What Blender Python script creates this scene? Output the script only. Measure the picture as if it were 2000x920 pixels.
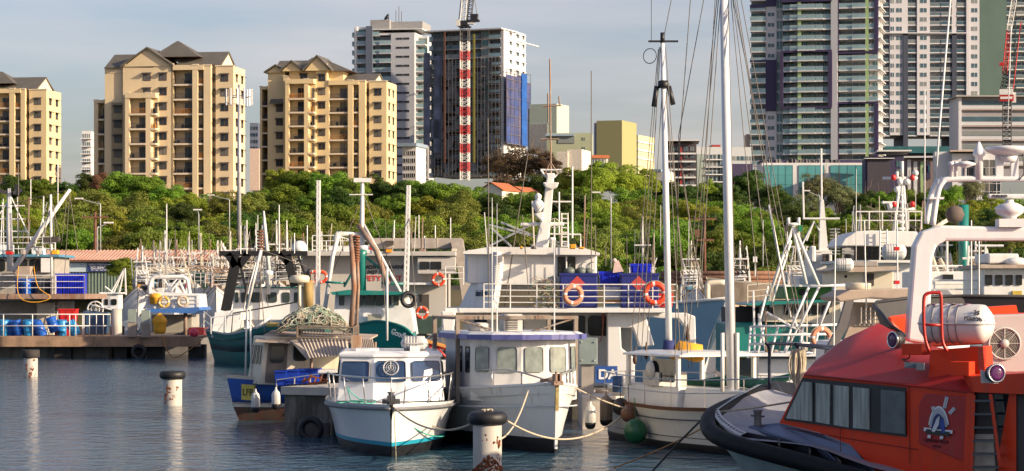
import bpy, math, random
import numpy as np
from mathutils import Vector, Matrix, noise as mnoise
R = math.radians
random.seed(7)
for o in list(bpy.data.objects): bpy.data.objects.remove(o)
SC = bpy.context.scene
COL = SC.collection
# ---------------------------------------------------------------- camera
F, CX, HZ, EYE = 4800.0, 1000.0, 570.0, 4.0          # focal length (photo pixels), centre, horizon row, eye height
cd = bpy.data.cameras.new('camera'); cam = bpy.data.objects.new('camera', cd); COL.objects.link(cam)
cam.location = (0, 0, EYE); cam.rotation_euler = (R(90), 0, 0)
cd.sensor_width = 36; cd.lens = 36 * F / 2000; cd.shift_y = (HZ - 460) / 2000
cd.clip_start = 0.5; cd.clip_end = 12000
SC.camera = cam
# ---------------------------------------------------------------- sky and sun
SUN_AZ, SUN_EL = 65.0, 20.0      # azimuth to the right of the direction from scene to camera
w = bpy.data.worlds.new('World'); SC.world = w; w.use_nodes = True
nt = w.node_tree; bg = nt.nodes['Background']
sky = nt.nodes.new('ShaderNodeTexSky'); sky.sky_type = 'NISHITA'; sky.sun_disc = False
sky.sun_elevation = R(SUN_EL)
sx, sy = math.sin(R(SUN_AZ)), -math.cos(R(SUN_AZ))
sky.sun_rotation = math.atan2(sx, sy)
sky.air_density = 1.0; sky.dust_density = 2.2; sky.ozone_density = 1.6
# soften the sky towards a hazy grey: desaturate and add thin high cloud
hs = nt.nodes.new('ShaderNodeHueSaturation'); hs.inputs['Saturation'].default_value = 1.0; hs.inputs['Value'].default_value = 1.0
nt.links.new(sky.outputs[0], hs.inputs['Color'])
tc = nt.nodes.new('ShaderNodeTexCoord'); mp = nt.nodes.new('ShaderNodeMapping'); mp.inputs['Scale'].default_value = (3, 3, 22)
nz = nt.nodes.new('ShaderNodeTexNoise'); nz.inputs['Scale'].default_value = 1.6; nz.inputs['Detail'].default_value = 5
cr = nt.nodes.new('ShaderNodeValToRGB'); cr.color_ramp.elements[0].position = .42; cr.color_ramp.elements[1].position = .75
cr.color_ramp.elements[0].color = (0, 0, 0, 1); cr.color_ramp.elements[1].color = (.5, .5, .5, 1)
mx = nt.nodes.new('ShaderNodeMixRGB'); mx.inputs[2].default_value = (5.6, 5.0, 4.9, 1)
nt.links.new(tc.outputs['Generated'], mp.inputs[0]); nt.links.new(mp.outputs[0], nz.inputs[0]); nt.links.new(nz.outputs[0], cr.inputs[0])
nt.links.new(cr.outputs[0], mx.inputs[0]); tn = nt.nodes.new('ShaderNodeMixRGB'); tn.blend_type = 'MULTIPLY'; tn.inputs[0].default_value = 1; tn.inputs[2].default_value = (1.03, .955, 1.06, 1); nt.links.new(hs.outputs[0], tn.inputs[1]); nt.links.new(tn.outputs[0], mx.inputs[1]); nt.links.new(mx.outputs[0], bg.inputs[0])
bg.inputs[1].default_value = 0.102
sd = bpy.data.lights.new('sun', 'SUN'); sun = bpy.data.objects.new('sun', sd); COL.objects.link(sun)
sd.energy = 5.0; sd.angle = R(0.53); sd.color = (1.0, .80, .56)
el = R(SUN_EL); sdir = Vector((sx*math.cos(el), sy*math.cos(el), math.sin(el)))
sun.rotation_euler = sdir.to_track_quat('Z', 'Y').to_euler(); sun.location = sdir * 200
SC.view_settings.view_transform = 'Standard'; SC.view_settings.look = 'None'
SC.view_settings.gamma = 1; SC.view_settings.exposure = 0.62; SC.view_settings.use_curve_mapping = False
SC.cycles.max_bounces = 5; SC.cycles.diffuse_bounces = 2; SC.cycles.glossy_bounces = 3; SC.cycles.transparent_max_bounces = 6
# ---------------------------------------------------------------- helpers
def P(px, py, d): return Vector(((px - CX) * d / F, d, EYE + (HZ - py) * d / F))
def X(px, d): return (px - CX) * d / F
def Z(py, d): return EYE + (HZ - py) * d / F
def DW(py): return F * EYE / (py - HZ)                  # distance of a waterline row
MATS = {}
def mat(name, rgb, rough=.55, metal=0, var=.18, scale=2.5, bump=0, dirt=None, dirt_amt=.4, stretch=1, spec=.5, alpha=1, dscale=1.2, dpos=.5, rnd=0):
    if name in MATS: return MATS[name]
    m = bpy.data.materials.new(name); m.use_nodes = True; t = m.node_tree; b = t.nodes['Principled BSDF']
    b.inputs['Roughness'].default_value = rough; b.inputs['Metallic'].default_value = metal
    b.inputs['Specular IOR Level'].default_value = spec
    tc = t.nodes.new('ShaderNodeTexCoord'); mp = t.nodes.new('ShaderNodeMapping'); mp.inputs['Scale'].default_value = (1, 1, 1 / stretch)
    t.links.new(tc.outputs['Object'], mp.inputs[0])
    n = t.nodes.new('ShaderNodeTexNoise'); n.inputs['Scale'].default_value = scale; n.inputs['Detail'].default_value = 5
    t.links.new(mp.outputs[0], n.inputs[0])
    r = t.nodes.new('ShaderNodeValToRGB'); r.color_ramp.elements[0].position = .3; r.color_ramp.elements[1].position = .7
    lo = [max(0, c * (1 - var)) for c in rgb]; hi = [min(1, c * (1 + var * .6)) for c in rgb]
    r.color_ramp.elements[0].color = (*lo, 1); r.color_ramp.elements[1].color = (*hi, 1)
    t.links.new(n.outputs[0], r.inputs[0]); out = r.outputs[0]
    if dirt:
        n2 = t.nodes.new('ShaderNodeTexNoise'); n2.inputs['Scale'].default_value = dscale; n2.inputs['Detail'].default_value = 8; n2.inputs['Roughness'].default_value = .7
        mp2 = t.nodes.new('ShaderNodeMapping'); mp2.inputs['Scale'].default_value = (2.2, 2.2, .45); t.links.new(tc.outputs['Object'], mp2.inputs[0]); t.links.new(mp2.outputs[0], n2.inputs[0])
        r2 = t.nodes.new('ShaderNodeValToRGB'); r2.color_ramp.elements[0].position = dpos; r2.color_ramp.elements[1].position = dpos + .16
        r2.color_ramp.elements[0].color = (0, 0, 0, 1); r2.color_ramp.elements[1].color = (dirt_amt,) * 3 + (1,)
        t.links.new(n2.outputs[0], r2.inputs[0])
        mx = t.nodes.new('ShaderNodeMixRGB'); mx.inputs[2].default_value = (*dirt, 1)
        t.links.new(r2.outputs[0], mx.inputs[0]); t.links.new(out, mx.inputs[1]); out = mx.outputs[0]
    if rnd:                                           # curtains and blinds differ from pane to pane
        oi = t.nodes.new('ShaderNodeObjectInfo'); mr = t.nodes.new('ShaderNodeMapRange'); mr.inputs[1].default_value = .55; mr.inputs[3].default_value = 0; mr.inputs[4].default_value = rnd
        mx3 = t.nodes.new('ShaderNodeMixRGB'); mx3.inputs[2].default_value = (.45, .42, .36, 1); t.links.new(oi.outputs['Random'], mr.inputs[0]); t.links.new(mr.outputs[0], mx3.inputs[0]); t.links.new(out, mx3.inputs[1]); out = mx3.outputs[0]
    t.links.new(out, b.inputs['Base Color'])
    if bump:
        bp = t.nodes.new('ShaderNodeBump'); bp.inputs['Strength'].default_value = bump; bp.inputs['Distance'].default_value = .05
        t.links.new(n.outputs[0], bp.inputs['Height']); t.links.new(bp.outputs[0], b.inputs['Normal'])
    MATS[name] = m; return m
ROOTM = {}
def tag(o, label=None, cat=None, group=None, kind=None):
    if label: o['label'] = label
    if cat: o['category'] = cat
    if group: o['group'] = group
    if kind: o['kind'] = kind
    return o
def thing(name, label, cat, loc=(0, 0, 0), rz=0, group=None):
    o = bpy.data.objects.new(name, None); COL.objects.link(o); o.empty_display_size = .3
    o.location = loc; o.rotation_euler = (0, 0, rz)
    ROOTM[o.name] = Matrix.Translation(Vector(loc)) @ Matrix.Rotation(rz, 4, 'Z')
    return tag(o, label, cat, group)
def rootof(o):
    while o.parent: o = o.parent
    return o
def loc_of(root, p): return ROOTM[root.name].inverted() @ Vector(p)
def wor_of(root, p): return ROOTM[root.name] @ Vector(p)
class MB:
    """collects faces; coordinates are the root's own unless world=True"""
    def __init__(s, world=False): s.v = []; s.f = []; s.m = []; s.mi = 0; s.world = world; s.sm = []; s.smooth = False
    def face(s, pts, mi=None):
        i = len(s.v); s.v += [tuple(p) for p in pts]; s.f.append(tuple(range(i, i + len(pts)))); s.m.append(s.mi if mi is None else mi); s.sm.append(s.smooth); return s
    def raw(s, vs, fs, mi=None):
        i = len(s.v); s.v += [tuple(p) for p in vs]
        for f in fs: s.f.append(tuple(i + k for k in f)); s.m.append(s.mi if mi is None else mi); s.sm.append(s.smooth)
        return s
    def bx(s, x0, x1, y0, y1, z0, z1, mi=None):
        v = [(x0,y0,z0),(x1,y0,z0),(x1,y1,z0),(x0,y1,z0),(x0,y0,z1),(x1,y0,z1),(x1,y1,z1),(x0,y1,z1)]
        return s.raw(v, [(3,2,1,0),(4,5,6,7),(0,1,5,4),(1,2,6,5),(2,3,7,6),(3,0,4,7)], mi)
    def box(s, c, sz, rz=0, mi=None, tilt=None):
        M = Matrix.Translation(Vector(c)) @ Matrix.Rotation(rz, 4, 'Z')
        if tilt: M = M @ Matrix.Rotation(tilt[0], 4, 'X') @ Matrix.Rotation(tilt[1], 4, 'Y')
        a, b, h = [k / 2 for k in sz]
        v = [M @ Vector(p) for p in [(-a,-b,-h),(a,-b,-h),(a,b,-h),(-a,b,-h),(-a,-b,h),(a,-b,h),(a,b,h),(-a,b,h)]]
        return s.raw(v, [(3,2,1,0),(4,5,6,7),(0,1,5,4),(1,2,6,5),(2,3,7,6),(3,0,4,7)], mi)
    def ext(s, pts, vec, mi=None):
        a = [Vector(p) for p in pts]; vec = Vector(vec); n = len(a)
        return s.raw(a + [p + vec for p in a], [tuple(reversed(range(n))), tuple(range(n, 2*n))] + [(k, (k+1) % n, n + (k+1) % n, n + k) for k in range(n)], mi)
    def tube(s, pts, r, n=6, mi=None, closed=False):
        pts = [Vector(p) for p in pts]; N = len(pts); rr = r if isinstance(r, (list, tuple)) else [r] * N
        vs = []; fs = []; up = None
        for i, p in enumerate(pts):
            if closed: t = pts[(i+1) % N] - pts[i-1]
            else: t = (pts[min(i+1, N-1)] - pts[max(i-1, 0)])
            if t.length < 1e-9: t = Vector((0, 0, 1))
            t.normalize()
            if up is None: up = Vector((0, 0, 1)) if abs(t.z) < .9 else Vector((1, 0, 0))
            u = t.cross(up)
            if u.length < 1e-4: u = t.cross(Vector((1, 0, 0)) if abs(t.x) < .9 else Vector((0, 1, 0)))
            u.normalize(); v = u.cross(t).normalized(); up = v
            for k in range(n):
                a = 2 * math.pi * k / n; vs.append(p + (u * math.cos(a) + v * math.sin(a)) * rr[i])
        for i in range(N if closed else N - 1):
            j = (i + 1) % N
            for k in range(n): fs.append((i*n + k, i*n + (k+1) % n, j*n + (k+1) % n, j*n + k))
        if not closed: fs.append(tuple(range(n))[::-1]); fs.append(tuple((N-1)*n + k for k in range(n)))
        old = s.smooth; s.smooth = n >= 6; s.raw(vs, fs, mi); s.smooth = old; return s
    def seg(s, a, b, r, n=5, mi=None): return s.tube([a, b], r, n, mi)
    def loft(s, rings, mi=None, closed=True, caps=True, mis=None):
        n = len(rings[0]); vs = [p for r in rings for p in r]; i0 = len(s.v); s.v += [tuple(p) for p in vs]
        for i in range(len(rings) - 1):
            for k in range(n if closed else n - 1):
                s.f.append((i0 + i*n + k, i0 + i*n + (k+1) % n, i0 + (i+1)*n + (k+1) % n, i0 + (i+1)*n + k))
                s.m.append((mis[k] if mis else (s.mi if mi is None else mi))); s.sm.append(s.smooth)
        if caps:
            for rg in (tuple(i0 + k for k in range(n))[::-1], tuple(i0 + (len(rings)-1)*n + k for k in range(n))):
                s.f.append(rg); s.m.append(s.mi if mi is None else mi); s.sm.append(False)
        return s
    def lathe(s, prof, c=(0, 0, 0), n=16, mi=None, axis=(0, 0, 1)):
        q = Vector((0, 0, 1)).rotation_difference(Vector(axis).normalized()); c = Vector(c)
        rings = [[c + q @ Vector((r * math.cos(2*math.pi*k/n), r * math.sin(2*math.pi*k/n), z)) for k in range(n)] for r, z in prof]
        old = s.smooth; s.smooth = True; s.loft(rings, mi); s.smooth = old; return s
    def torus(s, c, Rr, r, axis=(0, 0, 1), n=24, m=8, mi=None, mis=None):
        q = Vector((0, 0, 1)).rotation_difference(Vector(axis).normalized()); c = Vector(c)
        vs = []; fs = []; ms = []
        for i in range(n):
            a = 2*math.pi*i/n
            for k in range(m):
                b = 2*math.pi*k/m; rr = Rr + r*math.cos(b)
                vs.append(c + q @ Vector((rr*math.cos(a), rr*math.sin(a), r*math.sin(b))))
        i0 = len(s.v); s.v += [tuple(p) for p in vs]
        for i in range(n):
            for k in range(m):
                s.f.append((i0+i*m+k, i0+((i+1)%n)*m+k, i0+((i+1)%n)*m+(k+1)%m, i0+i*m+(k+1)%m))
                s.m.append(mis(i) if mis else (s.mi if mi is None else mi)); s.sm.append(True)
        return s
    def sphere(s, c, r, n=12, m=8, mi=None, sq=(1, 1, 1)):
        prof = [(max(1e-4, r*math.sin(math.pi*k/m)), -r*math.cos(math.pi*k/m)) for k in range(m+1)]
        c = Vector(c); rings = [[c + Vector((q*math.cos(2*math.pi*k/n)*sq[0], q*math.sin(2*math.pi*k/n)*sq[1], z*sq[2])) for k in range(n)] for q, z in prof]
        old = s.smooth; s.smooth = True; s.loft(rings, mi, caps=False); s.smooth = old; return s
    def build(s, name, mats, parent=None, label=None, bevel=0):
        me = bpy.data.meshes.new(name); vs = s.v
        if parent is not None and s.world:
            inv = ROOTM[rootof(parent).name].inverted(); vs = [tuple(inv @ Vector(p)) for p in s.v]
        me.from_pydata(vs, [], s.f)
        for m in (mats if isinstance(mats, (list, tuple)) else [mats]): me.materials.append(m)
        me.polygons.foreach_set('material_index', s.m); me.polygons.foreach_set('use_smooth', s.sm)
        me.update()
        o = bpy.data.objects.new(name, me); COL.objects.link(o)
        if parent is not None: o.parent = parent
        if label: o['label'] = label
        if bevel:
            b = o.modifiers.new('edge', 'BEVEL'); b.width = bevel; b.segments = 2; b.limit_method = 'ANGLE'; b.angle_limit = R(35)
        return o
KIDS = {}
def kids(o): return [c for c in bpy.data.objects if c.parent == o]
def copy_tree(o, parent=None):
    c = o.copy(); COL.objects.link(c)
    if parent is not None: c.parent = parent
    if o.name in ROOTM: ROOTM[c.name] = ROOTM[o.name]
    for ch in kids(o): copy_tree(ch, c)
    return c
def put(o, loc, rz=None, label=None):
    o.location = loc
    if rz is not None: o.rotation_euler = (0, 0, rz)
    if label: o['label'] = label
    return o
def dup_part(src, loc, parent=None, rot=None, ch=None):      # one more copy of a part (and its sub-parts) that shares its mesh
    c = src.copy(); COL.objects.link(c); c.location = loc
    if rot is not None: c.rotation_euler = rot
    if parent is not None: c.parent = parent
    for k in SUBS.get(src.name, []):
        q = k.copy(); COL.objects.link(q); q.parent = c
    return c
SUBS = {}
def text_mesh(name, s, size, M, m, parent=None, align='CENTER', bold=0, xs=1, depth=.004):
    cu = bpy.data.curves.new(name, 'FONT'); cu.body = s; cu.size = size; cu.align_x = align; cu.align_y = 'CENTER'; cu.extrude = depth; cu.offset = bold
    tmp = bpy.data.objects.new(name, cu); COL.objects.link(tmp)
    dg = bpy.context.evaluated_depsgraph_get(); me = bpy.data.meshes.new_from_object(tmp.evaluated_get(dg))
    bpy.data.objects.remove(tmp)
    T = M @ Matrix.Diagonal((xs, 1, 1, 1))
    if parent is not None: T = ROOTM[rootof(parent).name].inverted() @ T
    me.transform(T); me.materials.clear(); me.materials.append(m)
    o = bpy.data.objects.new(name, me); COL.objects.link(o); o.parent = parent; return o
def text_frame(c, right, up):        # world matrix whose x runs along the writing
    r = Vector(right).normalized(); u = Vector(up); n = r.cross(u).normalized(); u = n.cross(r).normalized()
    M = Matrix((r, u, n)).transposed().to_4x4(); M.translation = Vector(c); return M
# ---------------------------------------------------------------- ground, water
def gz(x, y):
    if y < 228: return -4.0
    if y < 236: return -4.0 + 8.2 * (y - 228) / 8
    if y < 285: return 4.2
    t = min(1, (y - 285) / 165); t = t * t * (3 - 2 * t)
    k = 1.0
    if x > 35: k = max(.35, 1 - (x - 35) / 30)           # the bluff drops on the right
    return 4.2 + 13.5 * t * k
ys = [-300, -60, 40, 120, 200, 228] + [228 + i for i in range(1, 9)] + list(range(240, 480, 10)) + [520, 600, 800, 1200, 2400, 4500]
xs = [-3000, -1500, -900, -400] + list(range(-200, 201, 8)) + [400, 900, 1500, 3000]
g = MB(); g.smooth = True
vs = [(x, y, gz(x, y) + (mnoise.noise(Vector((x*.05, y*.05, 0))) * .8 if 236 < y < 500 else 0)) for y in ys for x in xs]
nx = len(xs)
g.raw(vs, [(j*nx+i, j*nx+i+1, (j+1)*nx+i+1, (j+1)*nx+i) for j in range(len(ys)-1) for i in range(nx-1)])
tag(g.build('ground', mat('ground_earth', (.10, .085, .05), .9, var=.5, scale=.15, dirt=(.05, .07, .02), dirt_amt=.9, dscale=.2)), kind='structure')
wm = bpy.data.materials.new('harbour_water'); wm.use_nodes = True; t = wm.node_tree; b = t.nodes['Principled BSDF']
b.inputs['Base Color'].default_value = (.03, .085, .13, 1); b.inputs['Roughness'].default_value = .07; b.inputs['IOR'].default_value = 1.33
tcn = t.nodes.new('ShaderNodeTexCoord'); 
def wn(scale, sc, det=3):
    mp = t.nodes.new('ShaderNodeMapping'); mp.inputs['Scale'].default_value = sc; n = t.nodes.new('ShaderNodeTexNoise'); n.inputs['Scale'].default_value = scale; n.inputs['Detail'].default_value = det
    t.links.new(tcn.outputs['Object'], mp.inputs[0]); t.links.new(mp.outputs[0], n.inputs[0]); return n.outputs[0]
b1 = t.nodes.new('ShaderNodeBump'); b1.inputs['Strength'].default_value = 1; b1.inputs['Distance'].default_value = .24
b2 = t.nodes.new('ShaderNodeBump'); b2.inputs['Strength'].default_value = 1; b2.inputs['Distance'].default_value = .075
t.links.new(wn(1.5, (1, .7, 1), 3), b1.inputs['Height']); t.links.new(wn(5.5, (1, .8, 1), 4), b2.inputs['Height'])
pr_ = t.nodes.new('ShaderNodeMapRange'); pr_.inputs[1].default_value = .38; pr_.inputs[2].default_value = .62; pr_.inputs[3].default_value = .45; pr_.inputs[4].default_value = 1.0
t.links.new(wn(.035, (1, .35, 1), 3), pr_.inputs[0]); t.links.new(pr_.outputs[0], b1.inputs['Strength']); t.links.new(pr_.outputs[0], b2.inputs['Strength'])
t.links.new(b1.outputs[0], b2.inputs['Normal']); t.links.new(b2.outputs[0], b.inputs['Normal'])
wt = MB(); wt.face([(-1500, -250, 0), (1500, -250, 0), (1500, 233, 0), (-1500, 233, 0)])
tag(wt.build('water', wm), kind='structure')
rd = MB(); rd.bx(-220, 220, 243, 251, 4.0, 4.62)
tag(rd.build('road', mat('asphalt', (.06, .06, .062), .85, var=.25)), kind='structure')
# ---------------------------------------------------------------- trees
def leaf_mat(name, c, c2):
    m = bpy.data.materials.new(name); m.use_nodes = True; t = m.node_tree; b = t.nodes['Principled BSDF']
    b.inputs['Roughness'].default_value = .6; b.inputs['Specular IOR Level'].default_value = .25
    oi = t.nodes.new('ShaderNodeObjectInfo'); n = t.nodes.new('ShaderNodeTexNoise'); n.inputs['Scale'].default_value = .55; n.inputs['Detail'].default_value = 3
    tc = t.nodes.new('ShaderNodeTexCoord'); t.links.new(tc.outputs['Object'], n.inputs[0])
    r = t.nodes.new('ShaderNodeValToRGB'); r.color_ramp.elements[0].position = .35; r.color_ramp.elements[1].position = .65
    r.color_ramp.elements[0].color = (*c, 1); r.color_ramp.elements[1].color = (*c2, 1)
    t.links.new(n.outputs[0], r.inputs[0])
    h = t.nodes.new('ShaderNodeHueSaturation'); mr = t.nodes.new('ShaderNodeMapRange'); mr.inputs[3].default_value = .47; mr.inputs[4].default_value = .52
    t.links.new(oi.outputs['Random'], mr.inputs[0]); t.links.new(mr.outputs[0], h.inputs['Hue'])
    mr2 = t.nodes.new('ShaderNodeMapRange'); mr2.inputs[3].default_value = .75; mr2.inputs[4].default_value = 1.25
    t.links.new(oi.outputs['Random'], mr2.inputs[0]); t.links.new(mr2.outputs[0], h.inputs['Value'])
    t.links.new(r.outputs[0], h.inputs['Color']); t.links.new(h.outputs[0], b.inputs['Base Color'])
    tr = t.nodes.new('ShaderNodeBsdfTranslucent'); t.links.new(h.outputs[0], tr.inputs[0])
    ms = t.nodes.new('ShaderNodeMixShader'); ms.inputs[0].default_value = .36
    t.links.new(b.outputs[0], ms.inputs[1]); t.links.new(tr.outputs[0], ms.inputs[2]); t.links.new(ms.outputs[0], t.nodes['Material Output'].inputs[0])
    return m
LM = {'green': leaf_mat('leaf_green', (.09, .17, .016), (.22, .33, .032)), 'lime': leaf_mat('leaf_lime', (.17, .23, .02), (.31, .37, .04)),
      'dark': leaf_mat('leaf_dark', (.04, .08, .013), (.09, .145, .025)), 'olive': leaf_mat('leaf_olive', (.13, .17, .025), (.24, .27, .05)),
      'brown': leaf_mat('leaf_brown', (.09, .065, .035), (.17, .12, .06)), 'pale': leaf_mat('leaf_pale', (.12, .15, .06), (.22, .24, .11)),
      'red': leaf_mat('leaf_red', (.16, .07, .04), (.25, .13, .07))}
BARK = mat('bark', (.13, .10, .075), .9, var=.4, scale=4)
def crown_mesh(name, seed, n_cl, per, leaf, m, flat=.8, open_=0.0):
    rg = np.random.default_rng(seed); vs = []; 
    cents = []; rad = []
    for i in range(n_cl):
        u = rg.normal(size=3); u /= np.linalg.norm(u); 
        if u[2] < -.6: u[2] *= -.6
        rr = (.55 + .45 * rg.random()) if i > n_cl * .25 else .4 * rg.random() + .1
        cents.append(u * rr * np.array([1, 1, flat])); rad.append(.15 + .16 * rg.random())
    V = []; 
    for c, r in zip(cents, rad):
        k = int(per * (.6 + .8 * rg.random()))
        d = rg.normal(size=(k, 3)); d /= np.linalg.norm(d, axis=1)[:, None]; d[:, 2] = np.where(d[:, 2] < -.5, -d[:, 2], d[:, 2])
        pos = c + d * r * (.55 + .5 * rg.random(k))[:, None] * np.array([1.25, 1.25, .8])
        nrm = d + rg.normal(size=(k, 3)) * .45; nrm /= np.linalg.norm(nrm, axis=1)[:, None]
        a = np.cross(nrm, rg.normal(size=(k, 3))); a /= np.linalg.norm(a, axis=1)[:, None]; b_ = np.cross(nrm, a)
        s = (leaf * (.6 + .8 * rg.random(k)))[:, None]
        quad = np.stack([pos - a*s, pos - b_*s*.6, pos + a*s, pos + b_*s*.6], axis=1); V.append(quad)
    V = np.concatenate(V); n = len(V); me = bpy.data.meshes.new(name)
    me.vertices.add(n*4); me.vertices.foreach_set('co', V.reshape(-1)); me.loops.add(n*4); me.polygons.add(n)
    me.loops.foreach_set('vertex_index', np.arange(n*4)); me.polygons.foreach_set('loop_start', np.arange(n)*4); me.polygons.foreach_set('loop_total', np.full(n, 4))
    me.materials.append(m); me.update(); me.validate(); return me, cents
def trunk_mesh(name, cents, hr, seed):
    rg = random.Random(seed); b = MB(); base = (0, 0, -hr); fork = (rg.uniform(-.05, .05), rg.uniform(-.05, .05), -.55)
    b.tube([base, fork], [.07, .05], 6)
    for c in cents[::4]:
        mid = ((c[0]*.5 + rg.uniform(-.1, .1)), c[1]*.5, -.3 + .5 * (c[2] + .3)); b.tube([fork, mid, tuple(c)], [.035, .022, .008], 4)
    o = b.build(name, BARK); me = o.data; bpy.data.objects.remove(o); return me
CROWNS = {}
def get_crown(kind, var):
    key = (kind, var)
    if key not in CROWNS:
        sd = hash_(kind) + var * 31; flat = [.9, 1.0, 1.1, .8][var % 4]
        sparse = kind in ('brown', 'pale')
        me, c = crown_mesh('crown', sd, 78 if not sparse else 56, 400 if not sparse else 230, .030 if not sparse else .03, LM[kind], flat)
        CROWNS[key] = (me, trunk_mesh('trunk', c, 1.25, sd))
    return CROWNS[key]
def hash_(s): return sum(ord(c) * (i + 3) for i, c in enumerate(s))
def tree(px, top, d, wpx, kind, var, label, cat='tree', group='trees on the green bluff', hr=None, name='broadleaf_tree'):
    """crown centred at column px, its top at row top, about wpx wide"""
    r = wpx / 2 * d / F; flat = [.9, 1.0, 1.1, .8][var % 4]; sz = r * (1.0 if hr is None else hr)
    zt = Z(top, d); zc = zt - sz * flat * 1.12; x = X(px, d); gr = gz(x, d)
    o = bpy.data.objects.new(name, None); COL.objects.link(o); o.location = (x, d, gr); tag(o, label, cat, group)
    me, tm = get_crown(kind, var)
    rot = random.uniform(0, 6.28)
    for nm, m in (('crown', me), ('trunk', tm)):
        c = bpy.data.objects.new(nm, m); COL.objects.link(c); c.parent = o; c.location = (0, 0, zc - gr); c.rotation_euler = (0, 0, rot); c.scale = (r, r, sz)
        if nm == 'trunk': c.scale = (r, r, max(sz, (zc - gr + 1) / 1.25))
    return o
# top row: px, top row y, depth, width px, kind
TT = [(-20,345,470,90,'dark'),(30,338,470,80,'dark'),(80,345,460,70,'green'),(128,345,455,60,'dark'),(170,335,465,60,'dark'),(205,338,455,60,'red'),(238,325,440,95,'green'),
 (290,332,430,85,'green'),(330,352,425,80,'green'),(190,365,420,90,'green'),(140,372,430,70,'dark'),(100,368,420,80,'green'),(40,372,425,80,'green'),(-5,378,420,70,'olive'),
 (372,382,430,60,'olive'),(405,395,420,60,'olive'),(440,405,420,55,'green'),(505,368,430,60,'green'),(548,330,440,80,'lime'),(590,322,438,85,'green'),(640,325,435,90,'green'),
 (690,345,430,70,'green'),(735,338,435,80,'dark'),(780,348,430,75,'dark'),(828,340,435,80,'green'),(870,345,430,90,'green'),(915,352,430,80,'green'),(690,372,415,85,'olive'),(560,350,425,90,'green'),
 (955,372,425,60,'green'),(975,290,520,70,'brown'),(1020,284,510,100,'brown'),(1065,295,505,75,'brown'),(1000,330,500,80,'brown'),(1050,340,490,90,'dark'),(1010,368,430,60,'green'),(1090,330,470,70,'dark'),
 (1125,322,455,70,'lime'),(1170,315,450,90,'lime'),(1215,322,452,80,'lime'),(1258,330,455,70,'lime'),(1140,352,435,90,'green'),(1235,355,430,90,'green'),
 (1300,352,465,70,'dark'),(1345,358,460,70,'dark'),(1380,350,470,50,'lime'),(1420,345,470,70,'dark'),(1462,328,480,90,'dark'),(1505,350,470,70,'dark'),(1300,378,425,90,'green'),(1360,385,420,80,'green'),
 (1425,388,400,90,'green'),(1470,395,395,80,'green'),(1600,335,430,85,'pale'),(1640,352,430,70,'pale'),(1580,372,425,70,'pale'),(1665,368,440,60,'dark'),(1690,372,430,60,'dark'),
 (1725,365,430,70,'green'),(1765,358,430,80,'green'),(1805,372,425,70,'green'),(1845,352,420,90,'green'),(1890,345,440,70,'pale'),(1880,385,400,80,'lime'),(1930,380,410,80,'lime'),(1975,375,420,90,'green'),(1780,395,395,80,'green'),(1700,398,395,80,'green'),(1540,385,420,70,'dark'),(1525,420,390,80,'dark')]
rgt = random.Random(3)
def fill(row_y, d, step, w, kinds, jit=12, x0=-40, x1=2040):
    x = x0
    while x < x1:
        TT.append((x + rgt.uniform(-8, 8), row_y + rgt.uniform(-jit, jit), d + rgt.uniform(-8, 8), w * rgt.uniform(.8, 1.2), rgt.choice(kinds))); x += step * rgt.uniform(.85, 1.15)
fill(376, 402, 58, 92, ['green', 'lime', 'dark', 'olive'], x0=-170, x1=1290)
fill(392, 378, 64, 96, ['green', 'green', 'dark', 'lime'], x0=1290)
fill(402, 372, 58, 104, ['green', 'green', 'lime', 'olive', 'dark'], x0=-170, x1=1250)
fill(420, 345, 64, 104, ['green', 'lime', 'olive', 'green'], x0=-20, x1=1250)
fill(440, 322, 66, 112, ['green', 'olive', 'green', 'dark', 'olive'], x0=-170)
fill(425, 350, 62, 108, ['dark', 'green', 'green'], x0=1270)
fill(478, 275, 84, 118, ['dark', 'olive', 'green', 'dark'], 14)
fill(515, 262, 96, 120, ['dark', 'dark', 'green', 'olive'], 8, x0=560)
def place(px):
    for lim, s in ((130, "cream edge block"), (205, "tall tower's side gap"), (345, "tall cream tower"), (500, "the phone mast"), (640, "middle block's balconies"),
                   (795, "middle block's end wall"), (935, "striped crane"), (1085, "white cottage"), (1275, "olive block"), (1440, "dark flats"),
                   (1560, "curved tower"), (1690, "teal podium"), (1830, "purple building"), (3000, "grey office")):
        if px < lim: return s
KD = {'green': 'bright green tree', 'lime': 'yellow-green tree', 'dark': 'dark green tree', 'olive': 'olive dry tree', 'brown': 'brownish half-bare tree', 'pale': 'thin pale gum tree', 'red': 'reddish leaved tree'}
seen = {}
ORD = ['first', 'second', 'third', 'fourth', 'fifth', 'sixth', 'seventh', 'eighth', 'ninth', 'tenth', 'eleventh']
TT.sort(key=lambda t: t[0])
for k, (px, top, d, wp, kind) in enumerate(TT):
    lvl = 'high on the bluff below' if top < 390 else ('halfway down below' if top < 455 else 'low behind boats below')
    if kind in ('brown',): lvl = 'on the crest above'
    base = (kind, lvl, place(px)); n = seen.get(base, 0); seen[base] = n + 1
    lab = f"{KD[kind]} {lvl} {place(px)}"
    if n: lab = f"{ORD[min(n,10)]} {KD[kind]} {lvl} {place(px)}"
    tree(px, top, d, wp, kind, k % 4, lab, name={'brown': 'spreading_tree', 'pale': 'gum_tree'}.get(kind, 'broadleaf_tree'))
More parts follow.
